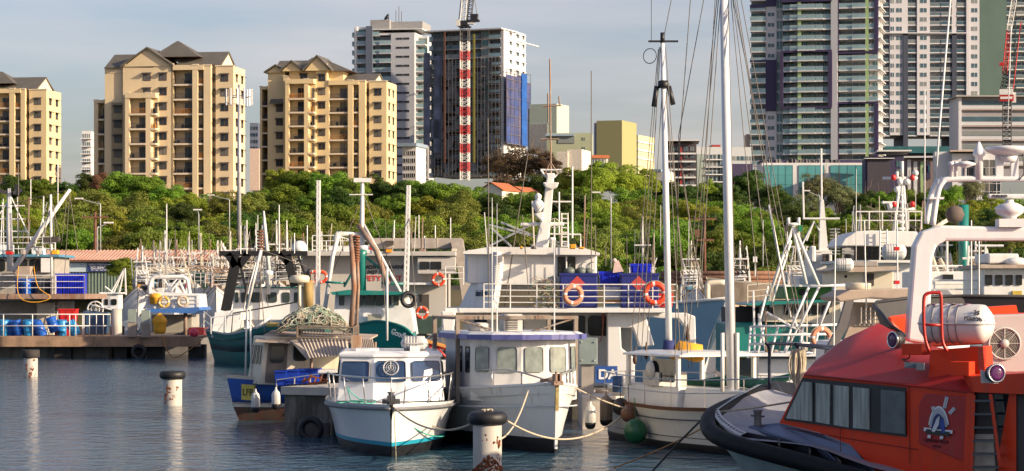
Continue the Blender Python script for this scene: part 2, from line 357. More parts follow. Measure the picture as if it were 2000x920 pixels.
# palms
def palm(px, top, d, h, label):
    x = X(px, d); zt = Z(top, d); gr = gz(x, d); o = thing('palm_tree', label, 'palm tree', (x, d, gr), group='palms on the bluff')
    b = MB(); zc = zt - gr - h * .12; b.tube([(0, 0, 0), (.15, 0, zc * .5), (0, 0, zc)], [.22, .17, .14], 7); b.build('trunk', BARK, o)
    c = MB(); rg = random.Random(int(px))
    for i in range(16):
        a = i * 2.4; L = h * rg.uniform(.4, .52); e = rg.uniform(-.1, .9); pts = []
        for j in range(7):
            t = j / 6; pts.append(Vector((math.cos(a)*L*t*math.cos(e*.6), math.sin(a)*L*t*math.cos(e*.6), zc + L*(math.sin(e)*t - .75*t*t))))
        u = Vector((-math.sin(a), math.cos(a), 0))
        for j in range(6):
            p, q = pts[j], pts[j+1]
            for sgn in (-1, 1):
                wdt = .5 * (1 - abs(j/6 - .3)); 
                for kk in range(3):
                    pp = p.lerp(q, kk/3); c.face([pp, pp + (q-p)*.25, pp + (q-p)*.7 + u*sgn*wdt - Vector((0, 0, wdt*.55))])
    c.build('crown', LM['green'], o)
palm(407, 372, 436, 7, 'palm tree in front of the tall cream tower, beside the phone mast')
palm(432, 378, 430, 6.5, 'shorter palm tree touching the phone mast')
palm(1232, 318, 520, 8, 'palm tree in front of the pale yellow flats behind the bluff trees')
# ---------------------------------------------------------------- background buildings
cream = mat('cream_render', (.72, .56, .31), .85, var=.09, scale=.12, dirt=(.40, .29, .18), dirt_amt=.22, dscale=.25)
cream2 = mat('dusty_cream_render', (.68, .545, .345), .85, var=.09, scale=.12, dirt=(.38, .29, .2), dirt_amt=.22, dscale=.25)
trimc = mat('pale_trim', (.66, .56, .42), .8, var=.06)
roofc = mat('roof_sheet', (.115, .105, .085), .6, var=.15, scale=.5)
fascia = mat('brown_fascia', (.13, .06, .035), .7)
glz = mat('dark_glass', (.02, .03, .04), .12, var=.3, scale=.5, rnd=.4)
glz2 = mat('blue_glass', (.05, .10, .13), .1, var=.3, scale=.4, rnd=.45)
teal = mat('teal_glass', (.04, .125, .14), .2, var=.25, scale=.35, rnd=.4)
tealp = mat('teal_balustrade', (.25, .38, .41), .2, var=.2, scale=.4)
whw = mat('white_render', (.62, .62, .62), .8, var=.06, scale=.15, dirt=(.42, .40, .37), dirt_amt=.2, dscale=.2)
lgw = mat('lilac_grey_render', (.46, .47, .50), .8, var=.06, scale=.15)
dgw = mat('slate_grey_render', (.10, .12, .17), .8, var=.08)
purp = mat('purple_render', (.04, .03, .085), .7, var=.1, scale=.2)
limew = mat('lime_green_render', (.36, .50, .24), .8)
rail = mat('dark_railing', (.03, .03, .035), .5)
railb = mat('bamboo_screen', (.45, .20, .05), .7)
conc = mat('raw_concrete', (.30, .29, .28), .9, var=.15, scale=.3)
def frame_of(px, d, zb, rz): return (X(px, d), d, zb), rz
# window / balcony prototypes are kept per building
def win_mesh(parent, w, h, awn=True, mats=None, face='f', g=None, frame=None, name='window'):
    b = MB(); 
    b.bx(-w/2-.08, w/2+.08, -.06, .05, -h/2-.08, h/2+.08, 2); b.bx(-w/2, w/2, -.085, -.03, -h/2, h/2, 0)
    b.bx(-.05, .05, -.11, -.05, -h/2, h/2, 2)
    if awn:
        b.ext([(-w/2-.25, -.75, h/2+.02), (-w/2-.25, -.04, h/2+.32), (-w/2-.25, -.04, h/2+.22), (-w/2-.25, -.75, h/2-.06)], (w+.5, 0, 0), 1)
    return b.build(name, mats or [glz, rail, fascia], parent)
def balc_mesh(parent, w, dep, fl=2.95, mats=None, rail_h=1.0, glass=False, stuff=0, door=.46, name='balcony', bw=None):
    """origin at the slab's front left; x right, y back"""
    b = MB(); b.bx(0, w, -.14, dep, -.36, .0, 0)
    slab, b = b, MB()
    if glass: b.bx(.03, w-.03, -.06, -.02, .02, rail_h, 1); b.bx(0, w, -.09, .0, rail_h, rail_h+.06, 3)
    else:
        b.bx(0, w, -.06, -.02, rail_h, rail_h + .06, 3); n = max(3, int(w / .22))
        for i in range(n): x = w * (i + .5) / n; b.bx(x-.025, x+.025, -.05, -.03, 0, rail_h, 3)
        b.bx(0, w, -.055, -.03, .08, .13, 3)
    rl_, b = b, MB(); dw = w * door; x0 = w - dw - .3 if door < .9 else .05
    b.bx(x0, min(w-.05, x0+dw), dep-.10, dep-.02, .02, fl*.76, 2)
    b.bx(x0+dw*.5-.04, x0+dw*.5+.04, dep-.14, dep-.08, .02, fl*.76, 3)
    rg = random.Random(stuff)
    for i in range(stuff % 4):
        x = rg.uniform(.3, max(.4, w-.6)); b.bx(x, x+.5, .3, .8, 0, rg.uniform(.5, 1.0), 3)
    mats = mats or [trimc, tealp, glz, rail]; o = slab.build(name, mats, parent); SUBS[o.name] = [rl_.build('railing', mats, o), b.build('door', mats, o)]
    return o
def rep(src, parent, locs, limit=99, kind_name=None, rots=None):
    out = [src]; src.location = locs[0]
    if rots: src.rotation_euler = (0, 0, rots[0])
    for i, l in enumerate(locs[1:]):
        out.append(dup_part(src, l, parent, (0, 0, rots[i+1]) if rots else None))
    return out
def apartment(name, label, px0, d, wallm, spec, rz, group='cream apartment blocks on the bluff'):
    """spec in photo pixels; local x = (px-px0)*s"""
    s = d / F / math.cos(rz); zb = gz(X(px0, d), 470) - 3; root = thing(name, label, 'apartment building', (X(px0, d), d, zb), rz, group)
    def lx(px): return (px - px0) * s
    def lz(py, yl=0): return Z(py, d) - zb
    wl = MB()
    for it in spec:
        k = it[0]
        if k == 'wall':                      # x0,x1,top,y0,y1
            _, x0, x1, top, y0, y1 = it; wl.bx(lx(x0), lx(x1), y0, y1, 0, lz(top))
            if y0 < 6: wl.bx(lx(x0)-.12, lx(x1)+.12, y0-.12, y0+.3, lz(top)-.02, lz(top)+.22, 1)
        elif k == 'gablewall': _, x0, x1, base, apex, y0, y1 = it; wl.ext([(lx(x0), y0, lz(base)), (lx(x1), y0, lz(base)), ((lx(x0)+lx(x1))/2, y0, lz(apex))], (0, y1-y0, 0))
    wl.build('wall', [wallm, trimc], root)
    sp = 3.0
    wins = []; sw = []; bal = {}
    for it in spec:
        k = it[0]
        if k == 'win':                       # px, first py, count, spacing px, y front
            _, px, py, n, spx, yf = it; wins += [(lx(px), yf, lz(py + i*spx)) for i in range(n)]
        if k == 'swin':
            _, yy, px, py, n, spx = it; sw += [(lx(px), yy, lz(py + i*spx)) for i in range(n)]
        if k == 'bay':                       # x0,x1,first floor slab py,count,spacing, yfront, depth
            _, x0, x1, py, n, spx, yf, dep = it; w = round(lx(x1)-lx(x0), 2)
            for i in range(n):
                b = balc_mesh(root, w, dep, spx*s, [trimc, tealp, glz, railb if (i*7 + int(x0)) % 5 == 0 else rail], stuff=i*3+int(x0)); b.location = (lx(x0), yf, lz(py + i*spx))
    if wins: rep(win_mesh(root, 1.45, 1.3), root, wins)
    if sw: rep(win_mesh(root, 1.3, 1.3), root, sw, rots=[R(90)]*len(sw))
    for it in spec:
        if it[0] == 'hip':                   # x0,x1,eave py,apex x0,x1,apex py,y0,y1
            _, x0, x1, ep, a0, a1, ap, y0, y1 = it; r = MB(); e = .6; ym = (y0+y1)/2; z0, z1 = lz(ep), lz(ap)
            A = [(lx(x0)-e, y0-e, z0), (lx(x1)+e, y0-e, z0), (lx(x1)+e, y1+e, z0), (lx(x0)-e, y1+e, z0)]; Bp = [(lx(a0), ym, z1), (lx(a1), ym, z1)]
            r.face([A[0], A[1], Bp[1], Bp[0]]); r.face([A[2], A[3], Bp[0], Bp[1]]); r.face([A[1], A[2], Bp[1]]); r.face([A[3], A[0], Bp[0]]); r.face(A[::-1], 1)
            r.build('roof', [roofc, fascia], root)
        if it[0] == 'gable_f':               # ridge runs front to back: x0,x1,eave,apex,y0,y1
            _, x0, x1, ep, ap, y0, y1 = it; r = MB(); xm = (lx(x0)+lx(x1))/2; z0, z1 = lz(ep), lz(ap); e = .5
            for sx_, xx in ((-1, lx(x0)-e), (1, lx(x1)+e)):
                r.ext([(xx, y0-e, z0-.25), (xm, y0-e, z1), (xm, y0-e, z1+.3), (xx, y0-e, z0+.05)], (0, y1-y0+e, 0))
            r.ext([(lx(x0), y0+.02, z0-.2), (lx(x1), y0+.02, z0-.2), (xm, y0+.02, z1-.05)], (0, y1-y0-.5, 0), 1)
            r.build('gable_roof', [roofc, wallm], root)
        if it[0] == 'gable_s':               # ridge along x, gable end at right: x0,x1,eave,apex,y0,y1
            _, x0, x1, ep, ap, y0, y1 = it; r = MB(); z0, z1 = lz(ep), lz(ap); ym = (y0+y1)/2; e = .5
            r.ext([(lx(x0), y0-e, z0), (lx(x0), ym, z1), (lx(x0), ym, z1+.3), (lx(x0), y0-e, z0+.3)], (lx(x1)-lx(x0)+.3, 0, 0))
            r.ext([(lx(x0), y1+e, z0), (lx(x0), ym, z1), (lx(x0), ym, z1+.3), (lx(x0), y1+e, z0+.3)], (lx(x1)-lx(x0)+.3, 0, 0))
            r.ext([(lx(x1)-.3, y0, z0), (lx(x1)-.3, y1, z0), (lx(x1)-.3, ym, z1-.05)], (.35, 0, 0), 1)
            r.build('gable_roof', [roofc, trimc], root)
    return root
def right_wing(b0, b1, p1, r1, c1, top, sp, n, firsty, D=9.5, gab=None):
    """balcony bay b0..b1, pilaster b1..p1, recess window wing p1..c1 with end wall"""
    colx = b0 + (b1-b0)*.64; colw = (b1-b0)*.17
    S = [('wall', b0-4, b0, top, 0, 12), ('wall', b0, b1, top, 2.0, 12), ('wall', colx, colx+colw, top, -.25, .5), ('wall', b0-4, b1, top, -.2, 2.0) if False else ('wall', b1, p1, top+1, -.1, 12),
         ('wall', p1, r1, top+2, 1.6, 12), ('wall', r1, c1, top+2, .6, D),
         ('bay', b0, colx, firsty, n, sp, .15, 1.85), ('bay', colx+colw, b1, firsty, n, sp, .15, 1.85),
         ('win', (p1+r1)/2, firsty-11, n, sp, 1.6), ('win', (r1+c1)/2, firsty-11, n, sp, .6),
         ('swin', 3.0, c1, firsty-11, n, sp), ('swin', 7.2, c1, firsty-11, n, sp)]
    return S
# tall cream tower (behind the phone mast)
rz = R(-9)
sp = 28.8
S = [('wall', 178, 186, 195, 1.5, 11), ('wall', 186, 203, 195, 3.5, 11), ('wall', 199, 203, 195, 1.5, 4), ('bay', 186, 200, 231, 6, sp, 1.6, 1.8),
     ('wall', 203, 216, 133, .6, 13), ('wall', 216, 241, 133, 2.4, 13), ('wall', 216, 241, 200, .6, 3), ('bay', 217, 240, 168, 2, sp, .8, 1.6), ('wall', 238, 241, 133, .6, 3), ('wall', 216, 241, 140, .6, 3),
     ('win', 229, 214, 6, sp, .6),
     ('wall', 241, 341, 128, 0, 13), ('gablewall', 246, 330, 128, 106, 0, 6), ('win', 289, 152, 2, sp, 0), ('win', 321, 152, 8, sp, 0),
     ('wall', 252, 260, 185, -2.2, .5), ('wall', 293, 303, 185, -2.2, .5), ('wall', 252, 313, 185, -.3, .5), ('bay', 260, 293, 224, 6, sp, -2.1, 1.8), ('bay', 303, 313, 224, 6, sp, -2.1, 1.8)]
# the roof slab over the protruding stack, with beam
S += right_wing(341, 402, 416, 424, 459, 130, sp, 9, 166)
S += [('hip', 300, 385, 112, 330, 334, 76, 1.5, 11.5), ('gable_s', 205, 300, 134, 104, .5, 12), ('gable_s', 345, 432, 130, 101, 1.5, 12), ('gable_f', 243, 338, 129, 96, -.2, 8)]
t1 = apartment('apartment_tower', 'tall cream apartment tower with dark pyramid roof behind the phone mast', 203, 500, cream2, S, rz)
b = MB(); s_ = 500/F/math.cos(rz); bz = ROOTM[t1.name].translation.z
b.bx((252-203)*s_, (313-203)*s_, -2.3, -.2, Z(194, 500)-bz, Z(184, 500)-bz); b.build('balcony_head_wall', cream2, t1); b = MB(); b.bx((341-203)*s_, (402-203)*s_, -.3, 2.1, Z(139, 500)-bz, Z(129.5, 500)-bz); b.build('balcony_head_wall', cream2, t1); b = MB(); b.bx((203-203)*s_, (241-203)*s_, .5, 2.4, Z(142, 500)-bz, Z(132, 500)-bz); b.build('balcony_head_wall', cream2, t1); b = MB()
b.bx((178-203)*s_, (203-203)*s_, 1.4, 3.6, Z(200, 500)-bz, Z(194, 500)-bz); b.build('balcony_head_wall', cream2, t1); b = MB(); b.bx((380-203)*s_, (505-203)*s_, -5, 6, 0, Z(387, 500)-bz); b.build('podium', cream2, t1)
b = MB(); b.bx((385-203)*s_, (432-203)*s_, -5.06, -5, Z(400, 500)-bz, Z(392, 500)-bz); b.bx((480-203)*s_, (500-203)*s_, -5.06, -5, Z(404, 500)-bz, Z(394, 500)-bz); b.build('podium_window', glz, t1)
# middle cream block
sp = 26.6
S = [('wall', 502, 506, 168, 2.2, 13), ('wall', 517, 521, 168, 2.2, 13), ('wall', 502, 521, 168, 7, 13), ('bay', 506, 517, 204, 7, sp, 2.4, 4.6),
     ('wall', 521, 554, 140, 1, 13), ('win', 544, 212, 6, sp, 1), ('wall', 554, 563, 150, 0, 12), ('wall', 563, 570, 158, -2.2, .4), ('wall', 600, 608, 158, -2.2, .4), ('wall', 563, 619, 158, -.3, 12), ('wall', 563, 619, 135, 1, 12),
     ('bay', 570, 600, 194, 7, sp, -2.1, 1.8), ('bay', 608, 619, 194, 7, sp, -2.1, 1.8), ('wall', 619, 640, 128, 0, 12), ('win', 630, 154, 8, sp, 0), ('win', 592, 152, 1, sp, 1), ('wall', 640, 668, 138, 2, 12)]
S += right_wing(644, 703, 716, 722, 756, 160, sp, 8, 194, D=10.5)
S += [('gable_f', 519, 556, 140, 128, .5, 8), ('gable_f', 552, 590, 138, 121, -.3, 8), ('gable_f', 598, 646, 138, 112, -.6, 10), ('gable_s', 530, 615, 140, 116, 2, 12), ('hip', 570, 680, 140, 596, 612, 108, 1.5, 12), ('gable_s', 655, 728, 162, 144, 2, 12), ('gable_s', 527, 551, 203, 192, .2, 3)]
t2 = apartment('apartment_tower', 'yellow cream apartment block with stepped gables, in the middle', 521, 543, cream, S, R(-10))
b = MB(); s_ = 543/F/math.cos(R(10)); bz = ROOTM[t2.name].translation.z
b.bx((563-521)*s_, (619-521)*s_, -2.3, -.2, Z(166, 543)-bz, Z(157, 543)-bz); b.bx((644-521)*s_, (703-521)*s_, -.3, 2.1, Z(168, 543)-bz, Z(159.5, 543)-bz); b.bx((502-521)*s_, 0, 2.1, 7, Z(173, 543)-bz, Z(167, 543)-bz); b.build('balcony_head_wall', cream, t2)
# left cream block cut by the edge
sp = 25.6
S = right_wing(-20, 42, 51, 57, 92, 174, sp, 8, 210, D=10) + [('wall', -60, -24, 174, 0, 12), ('gable_s', -20, 70, 175, 149, 1.5, 12), ('hip', -60, 20, 162, -24, -16, 135, 1.5, 11)]
t3 = apartment('apartment_tower', 'cream apartment block with grey gable roof, at the picture edge', 0, 563, cream, S, R(-10))
b = MB(); s_ = 563/F/math.cos(R(10)); bz = ROOTM[t3.name].translation.z
b.bx(-20*s_, 42*s_, -.3, 2.1, Z(182, 563)-bz, Z(173.5, 563)-bz); b.build('lintel', cream, t3)
# ---- generic tower: columns of balconies / windows / plain strips
def tower(name, label, px0, d, rz, base_mat, cols, top, bot, sp, depth, cat='tower block', first=None, group=None, extra=None):
    """cols: (kind, x0, x1, yoff, material or dict)"""
    s = d / F / math.cos(rz); zb = Z(bot, d); root = thing(name, label, cat, (X(px0, d), d, zb), rz, group)
    lx = lambda px: (px - px0) * s; lz = lambda py: Z(py, d) - zb; H_ = lz(top); n = int(round((bot - top) / sp)); fl = H_ / n
    w = {}
    for c in cols:
        kind, x0, x1, yo, m = c[:5]; opt = c[5] if len(c) > 5 else {}
        t = lz(opt['top']) if 'top' in opt else H_; bt = lz(opt['bot']) if 'bot' in opt else 0
        if kind == 'strip': w.setdefault(m, MB()).bx(lx(x0), lx(x1), yo, depth, bt, t)
        elif kind == 'win':
            w.setdefault(m, MB()).bx(lx(x0), lx(x1), yo, depth, bt, t)
            ww = (lx(x1)-lx(x0)) * opt.get('ww', .6); hh = fl * opt.get('hh', .45)
            ls = [((lx(x0)+lx(x1))/2, yo, (i+.55)*fl) for i in range(n) if bt <= (i+.3)*fl < t - .4]
            if ls: rep(win_mesh(root, ww, hh, opt.get('awn', False), [opt.get('glass', glz2), rail, opt.get('fr', m)]), root, ls)
        elif kind == 'bal':
            dep = opt.get('dep', 1.8); w.setdefault(opt.get('back', m), MB()).bx(lx(x0), lx(x1), yo+dep, depth, bt, t)
            ls = [(lx(x0), yo, i*fl) for i in range(n) if bt - .1 <= i*fl < t - .5]
            if ls: rep(balc_mesh(root, lx(x1)-lx(x0), dep, fl, [m, opt.get('bal', tealp), opt.get('glass', teal), opt.get('rail', m)], glass=opt.get('gl', True), door=opt.get('door', .95), rail_h=1.05), root, ls)
        elif kind == 'side':       # windows on the right end wall
            ls = [(lx(x0), yo, (i+.55)*fl) for i in range(n)]
            rep(win_mesh(root, opt.get('w', 1.6), fl*opt.get('hh', .45), True, [glz2, m, m]), root, ls, rots=[R(90)]*n)
    for m, b in w.items(): b.build('wall', m, root)
    if extra: extra(root, lx, lz, fl, n)
    return root
# white tower with teal balconies
def ex(root, lx, lz, fl, n):
    b = MB(); b.bx(lx(730), lx(822), 3, 16, lz(58), lz(42)); b.bx(lx(722), lx(760), 1, 14, lz(60), lz(39)); b.build('plant_room', mat('grey_render', (.30, .30, .30), .8), root)
    b = MB(); b.bx(lx(729), lx(826), -.8, 16, lz(60), lz(58)); b.bx(lx(742), lx(812), -.4, 16, lz(70), lz(66)); b.build('roof', whw, root)
    b = MB(); b.lathe([(0.01, 0), (.9, .5), (1.2, 1.0), (1.1, 1.02), (.8, .6), (.01, .12)], (lx(757), 2, lz(36)), 14, axis=(-.8, -.5, .6)); b.seg((lx(757), 2, lz(42)), (lx(757), 2, lz(35)), .12); b.build('satellite_dish', rail, root)
    for px, h in ((748, 8), (770, 22), (776, 30), (781, 20)):
        b = MB(); b.seg((lx(px), 3, lz(42)), (lx(px), 3, lz(42-h)), .12, 4); b.build('antenna', rail, root)
tower('apartment_tower', 'white apartment tower with teal balconies and rooftop dish, behind the middle cream block', 693, 790, R(-10), whw,
      [('bal', 686, 693, 1, whw, {'dep': 3, 'door': .3}), ('strip', 693, 697, 0, whw), ('bal', 697, 716, 0, whw, {'dep': 2.2}), ('strip', 716, 729, -1, dgw), ('bal', 729, 742, -.4, lgw), ('bal', 742, 765, -.8, lgw, {'top': 72, 'dep': 2.6}), ('strip', 765, 772, -.6, lgw, {'top': 66}),
       ('win', 772, 805, -.6, lgw, {'top': 66, 'ww': .78, 'hh': .22, 'glass': rail}), ('strip', 805, 811, -.6, lgw, {'top': 66}), ('bal', 811, 829, 1.5, whw, {'dep': 4, 'top': 70})], 52, 386, 17.6, 15, extra=ex)
# tower under construction with scaffolding, screens and blue net
net = mat('blue_debris_net', (.03, .06, .20), .9, var=.5, scale=.25, dirt=(.12, .10, .16), dirt_amt=.9, dscale=.12, dpos=.45)
netb = mat('bright_blue_net', (.01, .09, .36), .8, var=.3, scale=.3)
netd = mat('grey_debris_net', (.13, .145, .155), .9, var=.5, scale=.2)
scaf = mat('scaffold_steel', (.14, .13, .13), .6)
def ex(root, lx, lz, fl, n):
    b = MB(); b.bx(lx(836)-1, lx(985), -2.4, 17, lz(64), lz(61.5)); b.face([(lx(985), -2.4, lz(64)), (lx(985)+.6, 10, lz(64)), (lx(985)+.6, 10, lz(61.5)), (lx(985), -2.4, lz(61.5))]); b.bx(lx(984), lx(986), 12, 30, lz(80), lz(78)); b.build('roof', whw, root)
    b = MB()                                          # scaffold frames on the front and the right side
    for i in range(2, n*2 + 1):
        z = i*fl/2
        if z > lz(118): break
        b.bx(lx(833), lx(984), -2.2, -2.05, z, z+.08)
        if i % 2 == 0: b.bx(lx(833), lx(984), -2.1, -1.0, z-.06, z)
    px = 833
    while px <= 984: b.bx(lx(px)-.06, lx(px)+.06, -2.25, -2.1, 0, lz(118)); px += 7
    b.build('scaffolding', scaf, root)
    rg = random.Random(5); b = MB()
    for i in range(150):
        x = rg.uniform(836, 965); y = rg.uniform(120, 330); w_, h_ = rg.uniform(6, 15), rg.uniform(6, 18)
        b.bx(lx(x), min(lx(983), lx(x+w_)), -1.9-rg.random()*.1-i*.0006, -1.88-i*.0006, lz(y+h_), lz(y))
    b.build('debris_netting', netd, root)
    for x0, x1, y0, y1 in ((834, 846, 105, 330), (853, 868, 112, 300), (848, 864, 235, 272)):
        b = MB(); b.bx(lx(x0), lx(x1), -2.4, -2.36, lz(y1), lz(y0)); b.build('debris_netting', mat('dull_blue_net', (.07, .09, .15), .9, var=.6, scale=.3), root)
    b = MB(); b.bx(lx(930), lx(934), -2.6, -2.4, lz(320), lz(72)); b.build('rubbish_chute', mat('mustard_plastic', (.30, .26, .05), .7), root)
    b = MB(); b.bx(lx(873), lx(876), -2.5, -2.3, lz(320), lz(66)); b.build('hoist_rail', mat('brown_steel', (.18, .08, .05), .7), root)
    # right side: end wall is built turned away; netting hangs 1.2 m outside
    b = MB(); xx = lx(984) + 1.3; b.ext([(xx, -1.5, lz(284)), (xx, 19.5, lz(284)), (xx, 19.5, lz(158)), (xx, 12, lz(158)), (xx, 12, lz(151)), (xx, -1.5, lz(151))], (.12, 0, 0)); b.build('debris_netting', net, root)
    b = MB(); b.bx(xx+.2, xx+.5, 11, 15.5, lz(284), lz(143)); b.build('debris_netting', netb, root)
    b = MB()
    for i in range(14):
        z = lz(284) + i*fl; 
        if z < lz(140): b.bx(xx+.12, xx+.3, -1.5, 19.5, z, z+.15)
    for i in range(7): b.bx(xx+.12, xx+.24, -1.5+i*3.5, -1.4+i*3.5, lz(284), lz(140))
    b.build('scaffolding', scaf, root)
tower('tower_under_construction', 'unfinished tower block wrapped in scaffolding and blue netting behind the striped crane', 836, 760, R(-21), conc,
      [('bal', 838, 846, 0, conc, {'gl': True}), ('win', 846, 866, .2, netd, {'ww': .8, 'hh': .6, 'glass': glz}), ('bal', 866, 898, 0, conc, {'bal': glz2, 'glass': glz}), ('strip', 898, 904, -.3, conc), ('bal', 904, 940, 0, conc, {'bal': glz2, 'glass': glz}), ('win', 940, 956, .2, conc, {'ww': .7, 'hh': .6, 'glass': teal}), ('bal', 956, 978, -.3, conc, {'bal': tealp, 'glass': glz}),
       ('strip', 978, 984, 0, whw), ('side', 984, 985, 6, whw, {'w': 1.8, 'hh': .35}), ('side', 984, 985, 12, whw, {'w': 2.2, 'hh': .35}), ('side', 984, 985, 17, whw, {'w': 1.6, 'hh': .35})], 62, 345, 17.6, 19, cat='tower block', extra=ex)
# curved balcony tower
def ex(root, lx, lz, fl, n):
    fr = MB()                                         # purple frames round groups of balconies
    def frame(x0, x1, y0, y1, yo): 
        fr.bx(lx(x0), lx(x1), yo, yo+2, lz(y0)-.0, lz(y0)+.6); fr.bx(lx(x0), lx(x1), yo, yo+2, lz(y1)-.6, lz(y1)); fr.bx(lx(x0)-.3, lx(x0)+.55, yo-.05, yo+2, lz(y1), lz(y0)); fr.bx(lx(x1)-1, lx(x1)+.1, yo-.05, yo+2, lz(y1), lz(y0))
    frame(1526, 1621, 106, 211, -2.2); frame(1630, 1706, 207, 330, -1.2); frame(1630, 1706, -70, 106, -1.2); frame(1526, 1621, -70, 4, -2.2)
    fr.bx(lx(1494), lx(1515), -.2, 1, lz(218), lz(118)); fr.bx(lx(1465), lx(1495), -.6, 1, lz(122), lz(118)); fr.bx(lx(1494), lx(1515), -.2, 1, lz(14), lz(-60)); fr.bx(lx(1465), lx(1495), -.6, 1, lz(16), lz(10))
    fr.build('facade_frame', purp, root)
    b = MB()
    for px in (1560, 1686): b.bx(lx(px)-.45, lx(px)+.45, -2.0 if px < 1600 else -1.1, -.6, 0, lz(-60))
    b.build('column', limew, root)
    b = MB(); x = lx(1706)
    for i in range(n): b.bx(x-.1, x+.9, -1.2, 14, i*fl-.1, i*fl+.12)
    b.build('sunshade', whw, root)
tower('apartment_tower', 'tall apartment tower with curved teal balconies and purple frames', 1465, 690, R(-14), whw,
      [('bal', 1465, 1495, -.4, whw, {'dep': 2.4}), ('win', 1495, 1515, 0, lgw, {'ww': .6, 'hh': .35}), ('win', 1515, 1526, .4, lgw, {'ww': .9, 'hh': .75, 'glass': teal}), ('strip', 1526, 1619, 1.0, teal), ('strip', 1619, 1631, -1.6, lgw),
       ('bal', 1528, 1542, -1.2, whw, {'dep': 2.2}), ('bal', 1542, 1557, -1.9, whw, {'dep': 2.9}), ('bal', 1557, 1574, -2.3, whw, {'dep': 3.3}), ('bal', 1574, 1590, -2.3, whw, {'dep': 3.3}), ('bal', 1590, 1605, -1.9, whw, {'dep': 2.9}), ('bal', 1605, 1619, -1.2, whw, {'dep': 2.2}),
       ('bal', 1633, 1658, -1.0, whw, {'dep': 2.5}), ('bal', 1658, 1684, -1.3, whw, {'dep': 2.8, 'glass': glz2}), ('bal', 1689, 1706, -1.0, whw, {'dep': 2.5, 'door': .5}), ('side', 1706, 1707, 3, whw, {'w': 1.5}), ('side', 1706, 1707, 7, whw, {'w': 1.5}), ('side', 1706, 1707, 11, whw, {'w': 1.5})], -60, 322, 20.4, 14, extra=ex)
# white grid tower with dark stripes
dk = mat('navy_render', (.035, .045, .075), .7)
grn = mat('green_screen_wall', (.075, .125, .11), .85, var=.12, scale=.12)
wb = mat('grey_white_render', (.50, .50, .53), .8, var=.05)
def ex(root, lx, lz, fl, n):
    b = MB(); b.bx(lx(1722), lx(1869), -1.5, 10, lz(330), lz(288)); b.build('podium', dk, root)
    b = MB(); b.bx(lx(1724), lx(1860), -3.5, -1.5, lz(300), lz(287)); b.build('podium_glass', teal, root)
    b = MB(); b.bx(lx(1722), lx(1888), -1.2, 0, lz(66), lz(64)); b.build('ledge', wb, root)
tower('apartment_tower', 'very wide white apartment tower with two dark vertical stripes', 1722, 800, R(0), wb,
      [('bal', 1716, 1738, .3, wb, {'bot': 264, 'glass': glz2, 'bal': glz2, 'dep': 1.4}), ('win', 1738, 1748, 0, wb, {'bot': 264, 'ww': .65}), ('win', 1748, 1764, 0, wb, {'bot': 264, 'ww': .65}), ('strip', 1764, 1773, -.5, dk, {'top': 68}), ('strip', 1764, 1773, 0, wb, {'bot': 66}), ('bal', 1773, 1791, .2, wb, {'bot': 264, 'glass': glz2, 'bal': glz2, 'dep': 1.4}), ('win', 1791, 1816, -.2, wb, {'bot': 264, 'ww': .5}),
       ('bal', 1816, 1838, 0, wb, {'bot': 264, 'glass': glz2, 'dep': 1.4, 'bal': glz2}), ('bal', 1838, 1859, -.2, wb, {'bot': 264, 'glass': glz2, 'dep': 1.6, 'bal': glz2}), ('strip', 1859, 1868, -.6, dk, {'top': 68}), ('strip', 1859, 1868, 0, wb, {'bot': 66}), ('bal', 1868, 1887, 0, wb, {'glass': glz2, 'dep': 1.4, 'bal': glz2}), ('strip', 1887, 1893, -.5, wb), ('win', 1893, 1913, 0, wb, {'ww': .58, 'bot': 200})], -60, 336, 17.7, 20, extra=ex)
b = MB(); root = thing('apartment_tower', 'green windowless high wall beside the wide white tower', 'tower block', (X(1913, 830), 830, Z(330, 830)))
b.bx(0, (1966-1913)*830/F, 0, 18, 0, Z(-60, 830)-Z(330, 830)); b.build('wall', grn, root)
tower('apartment_tower', 'white balcony tower behind the red crane jib at the picture edge', 1964, 845, 0, whw,
      [('strip', 1964, 1966, .5, whw), ('bal', 1966, 1984, 0, whw, {'bal': glz2, 'glass': glz2}), ('bal', 1984, 2010, -.5, whw, {'bal': glz2, 'glass': glz2}), ('strip', 2010, 2050, 0, whw)], -60, 330, 17.6, 16)
# grey office block with long bands
def ex(root, lx, lz, fl, n):
    b = MB(); b.bx(lx(1864), lx(2060), -2.5, 14, lz(190), lz(187.5)); b.build('roof', conc, root)
    for k, y in enumerate((196, 228, 256, 282, 305)):
        b = MB(); b.bx(lx(1874), lx(2060), -.25, .1, lz(y+9), lz(y)); b.build('window_band', glz2, root)
        b = MB(); b.bx(lx(1874), lx(2060), -.5, -.1, lz(y+17), lz(y+10)); b.build('louvre_band', lgw, root)
        b = MB(); b.bx(lx(1871), lx(2060), -.9, -.3, lz(y+19.5), lz(y+18)); b.build('ledge', mat('pinkish_concrete', (.48, .40, .36), .8), root)
tower('office_building', 'low grey office building with long bands of windows below the red crane', 1871, 700, 0, wb, [('strip', 1871, 1877, -1, wb), ('strip', 1877, 2060, 0, mat('grey_blue_panel', (.27, .26, .28), .7))], 190, 345, 22, 14, cat='office building', extra=ex)
